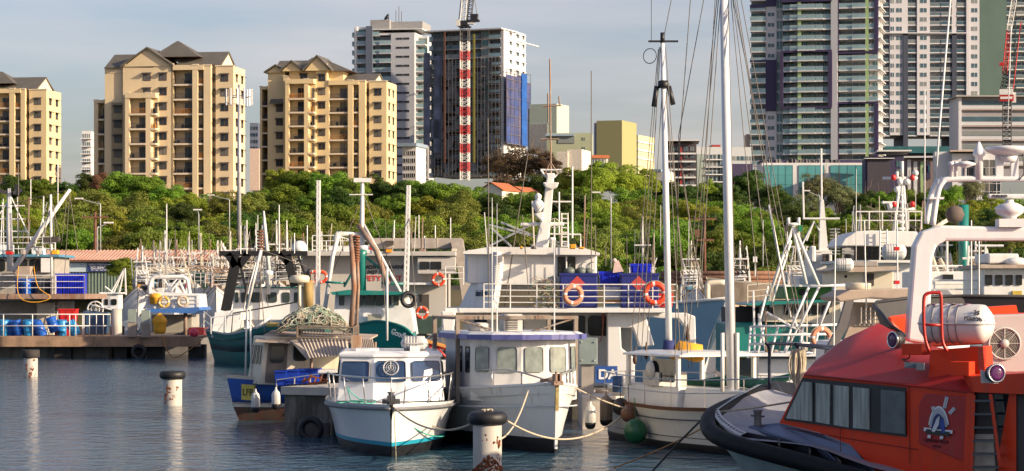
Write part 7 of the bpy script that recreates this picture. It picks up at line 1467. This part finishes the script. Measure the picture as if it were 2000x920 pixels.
for i in range(22): y = 610-i*11.3; x0 = 788+8*(620-y)/258; lt.append([(x0, y, 1.5), (x0+8-3*(620-y)/258, y-5, 1.5)])
A.wires('lattice_boom', lt, .06, whp, 5); lt = [[(618, 600, 2), (620, 352, 2)], [(623, 600, 2), (624, 352, 2)]]+[[(618, 590-i*14, 2), (623.5, 583-i*14, 2)] for i in range(17)]; A.wires('lattice_boom', lt, .055, whp, 5)
A.spar('boom_arm', [(632, 620, 1.5), (650, 500, 2), (661, 458, 2)], .10, whp); A.spar('stay_arch', [(652, 470, 2), (658, 455, 2), (705, 458, 2)], .09, whp)
A.wires('rigging', [[(708, 380, 2), (640, 560, 2)], [(708, 375, 2), (790, 590, 2)], [(690, 470, 2), (690, 640, 0)], [(755, 640, -.6), (745, 500, -.6)], [(795, 362, 2), (812, 600, 0)]], .018, wire); A.wires('crane_stay', [[(706, 500, 1.6), (672, 560, 1.4)], [(712, 500, 1.6), (768, 545, 1.4)], [(635, 551, 1.5), (675, 553, 1.5)], [(745, 553, 1.5), (790, 555, 1.5)]], .06, bgrn, 6)
A.slab('nav_bar', 682, 728, 379, 381, 1.9, 2.0, whp); tyre('black tyre on the shoulder of the green bowed trawler', P(798, 585, 112.2), .30, .10, (.3, -1, 0)); k = MB(); c_ = A.p(752, 660, -1.6); k.tube([A.p(756, 665, -1.6), A.p(756, 520, -1.6)], .06, 6); k.build('forestay_pole', whp, A.root)
# jetty clutter behind motor boat: four wheel drive and orange lidded gear
A = Boat('parked_car', 'white four wheel drive parked between the boats, only a wheel arch showing', 'car', 880, 78, z=Z(775, 78))
k = MB(); k.bx(A.p(822, 0).x, A.p(935, 0).x, 0, 1.7, A.p(0, 745, 0).z, A.p(0, 703, 0).z); k.build('body', mat('car_white', (.72, .72, .72), .3), A.root, bevel=.06); k = MB(); c_ = A.p(889, 748, -.03); k.lathe([(.47, 0), (.47, .03)], c_, 24, axis=(0, -1, 0)); k.build('wheel_arch', bblk, A.root); k = MB(); k.torus(A.p(889, 753, -.1), .32, .11, (0, -1, 0), 24, 8); k.build('tyre', rub, A.root); k = MB(); k.lathe([(.2, 0), (.2, .04), (.05, .06)], A.p(889, 753, -.1), 16, axis=(0, -1, 0)); k.build('rim', steel, A.root)
A.prism('windscreen', [(840, 702), (870, 682), (935, 686), (935, 702)], .2, 1.5, gls); 
t_ = thing('gangplank', 'orange gangplank on red tube frame sloping above the white car', 'gangplank', tuple(P(870, 690, 76))); k = MB(True); k.ext([P(822, 661, 76), P(935, 693, 76), P(935, 698, 76), P(822, 666, 76)][::-1], (0, .8, 0)); k.build('plank', mat('plank_orange', (.60, .27, .06), .8), t_); k = MB(True)
for a, b in (((840, 668), (842, 712)), ((845, 672), (880, 706)), ((868, 674), (892, 706)), ((838, 672), (900, 690))): k.tube([P(*a, 76.1), P(*b, 76.1)], .045, 6)
k.build('tube_frame', mat('tube_red', (.5, .02, .02), .4), t_)
k = MB(True); k.bx(X(800, 80), X(1240, 80), 77, 88, -.4, Z(778, 78)); k.mi = 1; k.bx(X(1133, 74), X(1192, 74), 71.5, 76.5, -.4, .95); loose('pontoon', 'dark pontoon running behind the white boats', 'pontoon', k, [cj, mat('pontoon_cap', (.52, .47, .40))])
t_ = thing('electrical_cabinet', 'grey-green metal cabinet on a post right of the curtained wheelhouse', 'cabinet', tuple(P(1148, 770, 73))); k = MB(True); k.bx(X(1130, 73), X(1167, 73), 73, 73.5, Z(712, 73), Z(660, 73)); k.build('cabinet_body', mat('cabinet_green_grey', (.25, .31, .29), .45, metal=.2), t_, bevel=.02)
k = MB(True); k.bx(X(1136, 73), X(1160, 73), 73.1, 73.4, .9, Z(712, 73)); k.build('post', mat('gantry_taupe', (.36, .32, .28)), t_); k = MB(True)
for x in (1136, 1161):
    for y in (668, 704): k.sphere(P(x, y, 72.98), .025, 6, 4)
k.build('bolt', steel, t_)
t_ = thing('sign', 'blue sign with white letters DA low beside the grey-green cabinet', 'sign', tuple(P(1180, 730, 76))); k = MB(True); k.bx(X(1163, 76), X(1206, 76), 76, 76.05, Z(748, 76), Z(715, 76)); k.build('board', mat('sign_blue', (.02, .08, .30), .5), t_); text_mesh('lettering', 'DA', .42, text_frame(P(1187, 732, 75.98), (1, 0, 0), (0, 0, 1)), bwht, t_, bold=.012)
k = MB(True); k.tube([P(1163, 765, 74), P(1190, 770, 74)], .08, 8); loose('timber', 'pale timber balk below the blue sign', 'timber', k, mat('plank_tan', (.5, .33, .2), .8))
# ================================================================ large white vessel behind the curtained boat
A = Boat('white_ship', 'large white dive vessel with tapered white mast and blue tubs on deck', 'ship', 1100, 86)
vw = mat('ship_white', (.68, .68, .66), .45, var=.06, scale=.8, dirt=(.40, .30, .2), dirt_amt=.28, dscale=1)
k = MB(); k.ext([A.p(*q, 2) for q in [(912, 553), (912, 488), (1166, 492), (1166, 560)]][::-1], (0, 4, 0)); k.build('wheelhouse', vw, A.root, bevel=.05); A.prism('wheelhouse_roof', [(905, 491), (955, 482), (1140, 484), (1172, 494), (1172, 498), (905, 496)], 1.6, 6.4, vw)
k = MB(); k.ext([A.p(908, 551, 3.6), A.p(968, 553, 1.4), A.p(970, 492, 1.4), A.p(908, 490, 3.6)], (.25, .3, 0)); k.build('side_screen', vw, A.root); A.wins(((1089, 1124),), 501, 540, 1.97, gls, vw, r=.05); A.wires('mullion', [[(1106, 500, 1.9), (1106, 541, 1.9)]], .03, vw)
k = MB()
for i in range(14): k.bx(A.p(966, 0, 1.5).x, A.p(980-i*.4, 0, 1.5).x, 1.4, 1.6, A.p(0, 500+i*4.2, 1.5).z, A.p(0, 498.4+i*4.2, 1.5).z)
k.build('louvre', vw, A.root); k = MB(); k.ext([A.p(896, 602, 3), A.p(962, 602, .9), A.p(968, 556, .9), A.p(920, 552, 2.4)], (.2, .3, 0)); k.build('funnel_screen', vw, A.root)
text_mesh('boat_name', 'Island Baker', .30, text_frame(A.o+A.p(940, 573, 1.55), A.p(968, 573, .9)-A.p(920, 573, 2.4), (.1, 0, 1)), mat('script_navy', (.02, .03, .06), .6), A.root, xs=.55, bold=.01)
A.slab('bridge_deck', 868, 1300, 602, 611, 0, 7, vw, .03); A.slab('main_cabin', 905, 1235, 611, 770, 2.2, 7, vw, .05)
def pr(name, pts, a, b, m): return A.prism(name, pts, a, b, m, .04)
pr('side_pillar', [(862, 608), (890, 608), (884, 660), (866, 660)], -.3, .4, vw); pr('lower_coaming', [(866, 660), (980, 655), (980, 690), (880, 690)], .2, 1.5, vw)
A.wins(((926, 951), (988, 1022), (1076, 1120), (1126, 1143), (1148, 1198)), 617, 656, 2.17, gls, vw, r=.2, t=.02); 
pr('arch', [(1186, 770), (1186, 611), (1300, 611), (1340, 611), (1358, 618), (1360, 690), (1345, 692), (1340, 640), (1325, 622), (1292, 622), (1262, 618), (1278, 675), (1250, 678), (1236, 640), (1212, 640), (1214, 680), (1240, 700), (1240, 770)], .6, 1.6, vw)
A.rail([(945, 602, .3), (1100, 603, .3), (1180, 603, .3), (1322, 603, .3)], .85, whp, .022, 3, step=.85)
pr('mast', [(1043, 492), (1060, 410), (1068, 345), (1066, 338), (1084, 338), (1082, 350), (1076, 430), (1070, 492), (1068, 560), (1040, 560)], 2.2, 2.7, vw)
pr('crosstree', [(1016, 435), (1062, 434), (1102, 434), (1102, 441), (1016, 441)], 2.3, 2.5, vw); pr('mast_box', [(1060, 356), (1092, 356), (1088, 366), (1078, 370), (1066, 366)], 2.0, 2.6, vw); pr('dome_shelf', [(1042, 416), (1062, 414), (1060, 434), (1050, 425)], 2.1, 2.6, vw)
k = MB(); c_ = A.p(1051, 414, 2); k.lathe([(.10, 0), (.12, .06), (.22, .2), (.22, .3), (.12, .42), (.08, .44), (.12, .5), (.12, .6), (.02, .68)], c_, 14); k.build('camera_dome', wht2, A.root)
A.wires('pole', [[(1076, 340, 2.3), (1075, 206, 2.3), (1074, 115, 2.3)], [(1071, 240, 2.3), (1070, 182, 2.3)], [(1060, 208, 2.3), (1096, 206, 2.3)], [(1093, 206, 2.3), (1092, 188, 2.3)], [(1056, 272, 2.3), (1092, 272, 2.3)], [(1064, 340, 2.3), (1075, 316, 2.3), (1090, 340, 2.3)]], .028, rusty); A.wires('mast_step', [[(1056, 332, 2.3), (1096, 332, 2.3), (1084, 345, 2.3), (1066, 345, 2.3), (1056, 332, 2.3)]], .04, vw)
lt = [[(1097, 482, 3), (1097, 416, 3)], [(1109, 482, 3), (1109, 416, 3)]]+[[(1097, 418+i*9, 3), (1109, 418+i*9, 3)] for i in range(8)]; A.wires('ladder', lt, .022, vw); A.wires('antenna_frame', [[(1078, 394, 3), (1120, 394, 3)], [(1118, 394, 3), (1118, 325, 3)], [(1118, 465, 3), (1118, 394, 3)], [(1092, 455, 3), (1092, 375, 3)], [(1072, 457, 3), (1134, 458, 3), (1134, 486, 3)]], .03, vw)
k = MB(); k.torus(A.p(1083, 436, 1.9), .17, .012, (0, -1, 0), 20, 4); k.build('loop_antenna', bcrm, A.root); k = MB(); k.lathe([(.05, -.25), (.05, 0), (.14, .02), (.14, .1), (.02, .12)], A.p(1078, 470, 2), 12); k.build('gps_antenna', wht2, A.root)
A.wires('antenna', [[(955, 600, -.5), (953, 230, -.5)], [(1155, 600, 1), (1155, 138, 1)], [(1031, 300, 2), (985, 600, 2)], [(1020, 420, 1), (1035, 600, 1)], [(1183, 520, 1), (1183, 475, 1)], [(1163, 500, 1), (1163, 440, 1)]], .017, wire); 
dp = lambda c: mat('tub_navy', (.012, .02, .16), .5, var=.15, scale=1)
def bigtub(px0, px1, lab, dd):
    dd_ = 86+dd; s_ = dd_/F; t = thing('deck_tub', lab, 'tub', tuple(P((px0+px1)/2, 601, dd_)), 0, 'navy tubs on the white vessel'); w_ = (px1-px0)*s_/2; h = 66*s_; k = MB(); k.bx(-w_, w_, 0, 1.3, 0, h); k.build('tub_body', dp(0), t, bevel=.03); k = MB(); k.bx(-w_-.02, w_+.02, -.03, 1.33, h-.06, h+.03); k.build('rim', dp(0), t)
    k = MB(); c_ = Vector((-.05 if px0 < 1150 else -.05, -.012, h*.72)); k.face([c_+Vector((-.27, 0, 0)), c_+Vector((0, 0, -.27)), c_+Vector((.27, 0, 0)), c_+Vector((0, 0, .27))]); k.build('hazard_diamond', mat('diamond_red', (.45, .05, .05), .6), t)
bigtub(1094, 1167, 'left navy tub with red diamond on the white vessel deck', .7); bigtub(1213, 1287, 'right navy tub with red diamond behind the red life ring', .7)
A.slab('deck_box', 1180, 1212, 560, 585, 1.2, 2, bwht); A.slab('orange_tray', 1180, 1212, 586, 594, 1.1, 2, mat('plank_orange', (.6, .27, .06)))
def crate(px, py, d, w, h, m, lab): tub(px, py, d, w, h, .6, m, lab, 'crates on the navy tubs', 'crate')
crate(1192, 560, 88.2, .8, .52, bb, 'open royal blue crate between the two navy tubs'); crate(1252, 533, 88, .75, .30, bb, 'royal blue crate heaped on the right navy tub'); crate(1298, 600, 87.2, .6, .45, rb, 'red crate right of the right navy tub')
ring_buoy('bright red-orange life ring with white bands on the white vessel rail', P(1279, 573, 85.9), .33, (0, -1, 0)); ring_buoy('faded orange life ring draped with rope on the white vessel rail', P(1119, 576, 85.9), .29, (.25, -1, 0), mat('faded_orange', (.6, .24, .14), .7)); 
k = MB(True); rg = random.Random(3)
for i in range(90):
    c_ = P(rg.uniform(1042, 1092), rg.uniform(545, 600), 86.5+rg.random()); a = rg.uniform(0, 6); k.tube([c_ + Vector((.16*math.cos(a+j)*rg.uniform(.4, 1.2), .1*math.sin(a+j*1.3), .14*math.sin(a+j*.9)))for j in range(6)], .012, 4, i % 3)
loose('fishing_net', 'heap of brown nets and pots by the mast foot of the white vessel', 'fishing net', k, [mat('net_brown', (.22, .16, .11), .9), mat('net_tan', (.42, .34, .24)), mat('net_green', (.18, .28, .2))])
k = MB(True); rg = random.Random(8)
for (px, r_) in ((1112, .22), (1135, .20), (1150, .16)): k.sphere(P(px, 530, 88), r_, 10, 7, sq=(1, 1, .8)); k.torus(P(px+8, 520, 88), .15, .02, (.3, -1, 0), 14, 4)
loose('engine', 'dark engine parts and hoops lying on the left navy tub', 'machinery', k, mat('machine_grey', (.12, .15, .14), .5)); k = MB(True); k.ext([P(1197, 533, 88), P(1218, 530, 88), P(1208, 508, 88), P(1200, 512, 88)], (0, .1, 0)); k.sphere(P(1200, 509, 88), .09, 8, 6); loose('folded_sack', 'pink and white folded canvas on the blue crate', 'canvas', k, mat('pale_pink_cloth', (.6, .45, .4), .8))
k = MB(); k.lathe([(.25, 0), (.27, .1), (.27, .02)], A.p(1243, 626, .7), 16, axis=(0, -1, 0)); k.build('fan', steel, A.root); A.prism('hull', [(885, 770), (1200, 770), (1200, 830), (890, 830)], 2.6, 7, vw); k = MB(); k.tube([A.p(1178, 640, 1.9), A.p(1176, 615, 1.9), A.p(1180, 611, 1.9), A.p(1176, 655, 1.9), A.p(1171, 670, 1.9)], .02, 5); k.build('pink_hose', mat('hose_pink', (.6, .2, .15), .6), A.root)
A.rail([(832, 690, 3), (860, 668, 3), (868, 660, 3)], .5, whp, .03, 2, step=.6)
# blue-grey bow
A = Boat('ship', 'pale blue-grey ship bow showing through the white arch beside the tall mast', 'ship', 1380, 118)
k = MB(); k.smooth = True; top = [A.p(1180, 590, 3), A.p(1300, 592, 1), A.p(1365, 588, -.5), A.p(1418, 583, -1.6)]; lo = [A.p(1180, 735, 3), A.p(1300, 735, 1.6), A.p(1350, 735, .5), A.p(1368, 738, -.2)]; top2 = [A.p(1418, 583, -1.6), A.p(1421, 588, 2), A.p(1424, 592, 6)]; lo2 = [A.p(1368, 738, -.2), A.p(1380, 735, 2), A.p(1395, 735, 6)]
md = [a.lerp(b, .5)+Vector((.1, 0, 0)) for a, b in zip(top, lo)]; k.loft([top, md, lo], closed=False, caps=False); k.build('bow_side', mat('bow_blue_grey', (.24, .38, .48), .5, var=.06, scale=.5), A.root); k = MB(); k.loft([top2, [a.lerp(b, .5)-Vector((.15, 0, 0)) for a, b in zip(top2, lo2)], lo2], closed=False, caps=False); k.build('bow_far_side', bwht, A.root); k = MB(); k.tube(top, .09, 6); k.build('gunwale', whp, A.root); k = MB(); k.face(top+top2[1:]); k.build('foredeck', bdk, A.root)
A.rail([(1330, 590, 0), (1360, 588, -.5)], .8, whp, .03, 1)
# cream and green trawler, right
A = Boat('trawler', 'cream and teal green trawler with five rounded windows right of the tall mast', 'trawler', 1550, 104)
A.slab('hull', 1425, 1700, 630, 735, .8, 8, bgrn, .1); A.prism('wheelhouse', [(1490, 628), (1496, 592), (1640, 590), (1644, 624), (1640, 632)], .5, 6, bcrm); A.prism('upper_deck', [(1456, 595), (1500, 589), (1660, 584), (1660, 588), (1470, 597)], -.4, 7, bgrn); A.slab('upper_house', 1530, 1625, 559, 584, 2, 6, mat('mid_green_paint', (.10, .24, .06), .6, var=.1), .05); A.slab('upper_roof', 1530, 1700, 556, 560, 1.2, 7, bwht)
A.wins(((1498, 1503), (1505, 1511), (1532, 1539), (1541, 1548), (1552, 1563), (1567, 1582), (1585, 1601), (1604, 1619)), 596, 615, .47, gls, bblk, r=.3, fw=.02); k = MB(); k.torus(A.p(1567, 571, 1.9), .12, .03, (0, -1, 0), 16, 5); k.lathe([(.1, 0), (.1, .02)], A.p(1567, 571, 1.95), 14, axis=(0, -1, 0)); k.build('porthole', bblk, A.root)
A.rail([(1460, 592, -.3), (1505, 588, -.3)], .75, bcrm, .03, 2, step=.5); A.slab('mast_housing', 1420, 1500, 600, 640, 3, 6, dk2); A.wires('mast', [[(1544, 620, 0), (1502, 400, 0)], [(1505, 600, 0), (1545, 470, 1)], [(1480, 640, -1), (1500, 560, 0)]], .055, whp, 6); A.wires('a_frame', [[(1548, 442, 1), (1575, 555, 1)], [(1550, 442, 1), (1600, 560, 1)], [(1548, 446, 1), (1498, 590, 1)], [(1536, 438, 1), (1562, 438, 1)], [(1540, 425, 1), (1540, 440, 1)], [(1560, 425, 1), (1560, 440, 1)]], .075, whp, 6); A.slab('nav_lamp', 1534, 1541, 440, 452, .8, 1.1, dk2); A.slab('nav_lamp', 1560, 1567, 440, 452, .8, 1.1, mat('nav_green', (.02, .2, .1), .4))
# white rails of a stern platform with orange ring
A = Boat('catamaran', 'white railed stern platform of a catamaran before the green trawler', 'catamaran', 1545, 84)
seg = [((1462, 690), (1466, 638)), ((1480, 690), (1492, 638)), ((1506, 690), (1520, 636)), ((1532, 690), (1546, 636)), ((1560, 690), (1570, 634)), ((1590, 690), (1600, 634)), ((1462, 690), (1640, 690)), ((1466, 638), (1640, 634)), ((1464, 672), (1640, 670)), ((1465, 655), (1640, 652)), ((1462, 690), (1475, 722)), ((1480, 690), (1478, 722)), ((1545, 640), (1580, 560)), ((1580, 560), (1660, 556)), ((1560, 640), (1600, 560)), ((1600, 638), (1632, 560))]
A.wires('railing', [[(a[0], a[1], 0), (b[0], b[1], .4)] for a, b in seg], .045, bwht, 6); A.slab('deck_edge', 1455, 1650, 690, 696, -.2, 3, bwht); A.slab('hull', 1476, 1680, 700, 770, .5, 4, bwht, .1)
ring_buoy('faded orange life ring hung on the white catamaran rail', P(1604, 660, 83.6), .30, (.2, -1, 0), mat('faded_orange', (.6, .24, .14)))
# tan canvas topped boat
A = Boat('canopy_boat', 'motor boat with tan canvas roof, grey slanting post and radar dome', 'motor boat', 1700, 68)
cv = mat('tan_canvas', (.42, .33, .26), .85, var=.12, scale=2, bump=.3); A.prism('canvas_roof', [(1630, 580), (1660, 566), (1780, 563), (1800, 570), (1800, 588), (1700, 582), (1640, 590)], 0, 3.5, cv, .04); A.prism('corner_post', [(1652, 588), (1668, 586), (1655, 640), (1632, 682), (1612, 690), (1618, 675), (1640, 630)], -.2, .15, mat('post_dark_grey', (.13, .12, .12), .7)); A.prism('side_screen', [(1668, 590), (1790, 592), (1790, 670), (1640, 685), (1658, 640)], .9, 1.2, cv); A.slab('hull', 1620, 1860, 668, 800, .8, 4, bwht, .1)
k = MB(); c_ = A.p(1676, 569, 1); k.lathe([(.1, 0), (.33, .04), (.36, .08), (.37, .2), (.35, .23), (.02, .25)], c_, 22); k.build('radar_dome', mat('dome_cream', (.62, .55, .42), .4), A.root); k = MB(); 
for i in range(5): k.seg(A.p(1682+i*9, 600, .8), A.p(1682+i*9, 632, .8), .02, 5); k.seg(A.p(1682, 600+i*8, .8), A.p(1720, 600+i*8, .8), .02, 5)
k.build('folded_ladder', steel, A.root); A.wires('post', [[(1755, 780, 0), (1752, 430, .5)], [(1692, 600, .5), (1688, 430, .5)], [(1628, 700, -.3), (1632, 455, -.3)]], .02, whp); A.slab('nav_lamp', 1748, 1757, 548, 555, .3, .6, mat('lamp_red', (.6, .02, .02), .4)); A.slab('nav_lamp', 1748, 1757, 482, 489, .3, .6, mat('lamp_red', (.6, .02, .02)))
# white flybridge boats
A = Boat('flybridge_boat', 'white vessel with curved flybridge, rail fence and red lamped mast', 'motor yacht', 1720, 132)
A.prism('flybridge', [(1642, 480), (1650, 466), (1672, 452), (1700, 450), (1790, 452), (1800, 470), (1790, 482), (1680, 480)], 0, 6, vw, .05); A.slab('wheelhouse', 1668, 1790, 482, 512, 1.2, 6, gls); A.slab('saloon', 1650, 1800, 512, 580, .2, 8, vw, .05); A.slab('deck_edge', 1640, 1805, 508, 513, -.4, 8, vw); A.rail([(1672, 448, 0), (1800, 448, 0)], .95, whp, .04, 1, step=.62)
lt = [[(1744, 470, 1), (1758, 350, 1)], [(1762, 470, 1), (1762, 350, 1)], [(1772, 470, 1), (1764, 355, 1)], [(1724, 348, 1), (1792, 348, 1)], [(1734, 408, 1), (1786, 408, 1)], [(1762, 350, 1), (1762, 315, 1)], [(1752, 350, 1), (1752, 335, 1)], [(1722, 396, 1), (1750, 396, 1)]]+[[(1748+i*1.5, 460-i*13, 1), (1768-i*.6, 460-i*13, 1)] for i in range(8)]; A.wires('mast', lt, .09, vw, 6)
for px, py in ((1746, 404), (1782, 404), (1745, 352), (1782, 352)): k = MB(); k.lathe([(.12, 0), (.14, .25), (.05, .3)], A.p(px, py, .9), 10); k.build('nav_lamp', mat('lamp_red', (.6, .02, .02)), A.root)
for px, py in ((1752, 370), (1758, 355), (1772, 355), (1788, 338), (1738, 402)): k = MB(); k.sphere(A.p(px, py, .9), .17, 12, 8); k.build('dome', wht2, A.root)
A.slab('radar_scanner', 1724, 1750, 393, 397, .8, 1.1, wht2); canister('liferaft_canister', 'white liferaft canister on the flybridge vessel, right of its ladder', P(1746, 492, 130.5), 1.3, .42, 0); A.wires('ladder', [[(1718, 508, -.3), (1719, 448, -.3)], [(1733, 508, -.3), (1732, 448, -.3)]]+[[(1718, 455+i*9, -.3), (1733, 455+i*9, -.3)] for i in range(6)], .04, whp)
A = Boat('fishing_boat', 'low white boat with long tan roof and white canister, below the flybridge vessel', 'fishing boat', 1700, 116)
A.prism('roof', [(1622, 528), (1640, 522), (1752, 520), (1760, 526), (1700, 531), (1625, 532)], -.4, 5, mat('tan_canopy', (.4, .33, .27))); A.slab('cabin', 1630, 1745, 530, 570, .3, 5, bcrm, .04); A.slab('doorway', 1692, 1707, 534, 558, .2, .35, dk2); A.slab('hull', 1600, 1800, 562, 640, .6, 6, bwht, .1); canister('liferaft_canister', 'white liferaft canister on the tan roof beside the tall thin aerials', P(1648, 517, 115.5), .95, .30, 0); A.slab('bundle', 1664, 1715, 510, 521, 1, 2, mat('grey_tarp', (.28, .26, .24), .9), .06); k = MB(); k.lathe([(.07, 0), (.07, .02)], A.p(1652, 540, .28), 12, axis=(0, -1, 0)); k.build('porthole', bblk, A.root)
A = Boat('fishing_boat', 'white fishing boat with tall mast and yagi aerials behind the tan boat hull', 'fishing boat', 1605, 140)
A.slab('wheelhouse', 1585, 1625, 488, 560, .5, 4, vw, .05); A.prism('mast', [(1600, 500), (1603, 390), (1609, 390), (1616, 470), (1620, 500)], 1, 1.5, vw); A.wires('crosstree', [[(1568, 427, 1), (1640, 427, 1)], [(1570, 427, 1), (1568, 355, 1)], [(1605, 392, 1), (1604, 290, 1)], [(1575, 470, 1), (1590, 432, 1), (1600, 450, 1)], [(1560, 490, 1), (1590, 432, 1)]], .06, vw, 5); A.wires('aerial', [[(1631, 600, 0), (1631, 445, 0)]]+[[(1621, 448+i*6, 0), (1641, 448+i*6, 0)] for i in range(9)], .035, galv, 4); A.slab('radome_box', 1583, 1594, 480, 512, .2, .8, wht2, .1); A.slab('speaker_box', 1608, 1620, 496, 516, .2, .6, dk2)
A.slab('hull', 1560, 1720, 540, 600, .6, 5, vw, .1)
A = Boat('wooden_boat', 'tan hulled boat lying lengthways behind the tall yacht mast', 'boat', 1500, 150)
hull(A.root, 6.6, 2.6, 4.9, 4.6, [mat('tan_planks', (.46, .36, .26), .7, var=.15, dirt=(.2, .13, .08), dirt_amt=.5), bblk, bblk, bcrm], M=HM(-2.2, 0, R(188)), fm=4.4, boot=3.3, stripe=.1, rake=1.6, bul=.2)
A = Boat('motor_yacht', 'white cabin boat with three dark windows under the mast arch', 'motor yacht', 1950, 100)
A.slab('cabin', 1920, 2060, 524, 620, .5, 5, vw, .05); A.slab('cabin_roof', 1915, 2060, 517, 524, 0, 5, mat('tan_canopy', (.4, .33, .27))); A.wins(((1924, 1938), (1944, 1958), (1964, 1978), (1984, 1996)), 537, 557, .47, gls, bblk, r=.1, fw=.02); A.slab('yellow_placard', 1978, 1996, 568, 577, .42, .5, mat('placard_yellow', (.5, .35, .05), .6)); A.rail([(1825, 600, 1), (1910, 600, 1)], 1.1, whp, .04, 2); A.wires('antenna', [[(1897, 600, 0), (1897, 430, 0)], [(1912, 600, 0), (1912, 450, 0)]], .03, whp); A.slab('flybridge', 1930, 1990, 495, 515, 1, 4, vw, .08); k = MB(); k.sphere(A.p(1985, 512, 1), .35, 12, 8, sq=(1.4, 1, .6)); k.build('radar_dome', wht2, A.root)
A = Boat('motor_yacht', 'white boat with pipe railings seen left of the three windowed cabin', 'motor yacht', 1860, 120)
A.slab('cabin', 1790, 1912, 530, 600, .5, 5, vw, .05); A.prism('deck_arch', [(1822, 548), (1900, 546), (1922, 570), (1925, 600), (1912, 600), (1906, 570), (1895, 556), (1822, 556)], -.4, 0, vw, .04); A.wires('railing', [[(1880, 505, 1), (1975, 500, 1)], [(1890, 530, 1), (1892, 480, 1)], [(1925, 530, 1), (1925, 480, 1)], [(1905, 480, 1), (1960, 480, 1)], [(1800, 520, 1), (1880, 520, 1)], [(1850, 530, 1), (1850, 470, 1)]], .06, whp, 5); A.slab('doorway', 1842, 1862, 536, 548, .3, .5, gls)
A = Boat('trawler', 'trawler with round brown winch drum high in the mast arch opening', 'trawler', 1860, 135); k = MB(); k.lathe([(.02, 0), (.5, .02), (.5, .5), (.02, .52)], A.p(1863, 419, 0), 8, axis=(0, -1, 0)); k.build('winch_drum', mat('brown_drum', (.12, .09, .075), .8), A.root); A.spar('king_post', [(1882, 600, 1), (1882, 400, 1)], .28, bgrn, 10); A.wires('boom', [[(1840, 560, 1), (1820, 500, 1)], [(1850, 430, 1), (1800, 460, 1)], [(1835, 505, 1), (1865, 560, 1)]], .12, bcrm, 6); A.slab('hull', 1800, 1920, 570, 640, 1, 5, bwht)
for a in ((322, 196, 70, 556, 450, 'distant white trawler between the first two of the raft', 31), (368, 200, 70, 552, 462, 'distant white trawler between the second and third of the raft', 32), (450, 196, 80, 548, 452, 'distant white trawler behind the phone mast foot', 33), (512, 200, 80, 545, 440, 'distant white trawler showing between gantry legs', 34), (432, 168, 60, 565, 470, 'short trawler with cluttered deck between green hull and blue canopy boat', 41), (278, 182, 46, 566, 480, 'narrow trawler stern just right of the sign', 42), (560, 172, 70, 556, 440, 'cluttered trawler right of the black gantry', 43), (628, 182, 60, 548, 452, 'trawler peeping over the grey vessel left end', 44), (1445, 172, 60, 566, 470, 'small trawler between tall yacht mast and cream trawler', 45), (1350, 180, 60, 566, 470, 'small trawler between the two yacht masts', 46), (1560, 165, 70, 560, 430, 'trawler behind the cream trawler upper deck', 47), (1840, 150, 70, 556, 430, 'trawler behind the winch drum boat', 48), (1680, 175, 80, 560, 400, 'white trawler mast far behind the tan roofed white boat', 35), (1790, 170, 90, 560, 452, 'white trawler far behind the mast arch, left of the green king post', 21), (1905, 160, 90, 552, 455, 'white trawler far behind, right of the green king post', 22), (1255, 190, 80, 560, 420, 'white trawler far behind the blue crate', 24)): trawler(*a)
# seawall items behind the yacht masts
t_ = thing('pipeline', 'rusty horizontal pipes along the shore behind the yacht masts', 'pipeline', tuple(P(1360, 545, 226)))
k = MB(True)
for y in (534, 542, 551): k.tube([P(1290, y, 226), P(1600, y, 226)], .22, 8)
for px in (1310, 1400, 1480): k.bx(X(px, 226)-.3, X(px, 226)+.3, 225.9, 226.8, 0, Z(530, 226))
k.build('pipe', mat('rusty_pipe', (.26, .13, .08), .8, var=.3), t_)
k = MB(True); k.tube(smooth([P(1382, 590, 120), P(1382, 560, 120), P(1386, 553, 120), P(1416, 552, 120)], 3), .14, 8); loose('vent_pipe', 'cream bent vent pipe left of the tall mast', 'vent', k, bcrm)
k = MB(True); k.bx(X(1471, 200), X(1479, 200), 200, 200.2, Z(512, 200), Z(501, 200)); k.tube([P(1475, 540, 200.1), P(1475, 512, 200.1)], .05, 5); loose('sign', 'small blank white notice on a post right of the tall mast', 'sign', k, wht2)
# scattered tall aerials of hidden boats
for i, (px, y0, y1, dd, r) in enumerate(((325, 540, 398, 165, .07), (503, 520, 420, 170, .05), (600, 520, 440, 165, .03), (575, 500, 455, 160, .03), (1290, 480, 400, 150, .03), (1490, 520, 430, 130, .03), (1345, 520, 420, 150, .03), (1672, 520, 330, 120, .025), (1788, 470, 360, 140, .025), (1425+12, 0, 0, 0, 0))):
    if dd: k = MB(True); k.tube([P(px, y0, dd), P(px+.5, y1, dd)], [r, r*.5], 6); loose('aerial', f"{('thick white', 'white', 'thin', 'short thin', 'slender', 'pale', 'faint', 'long white', 'fine grey')[i]} mast rising from a hidden boat {('above the blue canopy boat', 'beside the phone mast foot', 'left of the lattice boom', 'over the black gantry', 'left of the short yacht mast', 'right of the tall mast', 'between the yacht masts', 'beside the curved flybridge', 'right of the red lamped mast')[i]}", 'mast', k, whp, 'masts of hidden boats')
for nm_, x0, x1, dk_, ct_, tp_, dd_, sd_ in (('white_ship', 950, 1160, 486, 470, 380, 4, 51), ('cargo_vessel', 640, 890, 491, 480, 420, 3, 52), ('workboat', -20, 110, 497, 480, 380, 6, 53), ('flybridge_boat', 1660, 1800, 452, 440, 380, 3, 54), ('catamaran', 1470, 1640, 690, 650, 560, 1, 55)):
    o = bpy.data.objects[nm_]; A = Boat.__new__(Boat); A.root = o; A.o = o.location.copy(); A.d = A.o.y
    clutter(A, x0, x1, dk_, ct_, tp_, sd_, dd_, 9, nm_ != 'flybridge_boat')
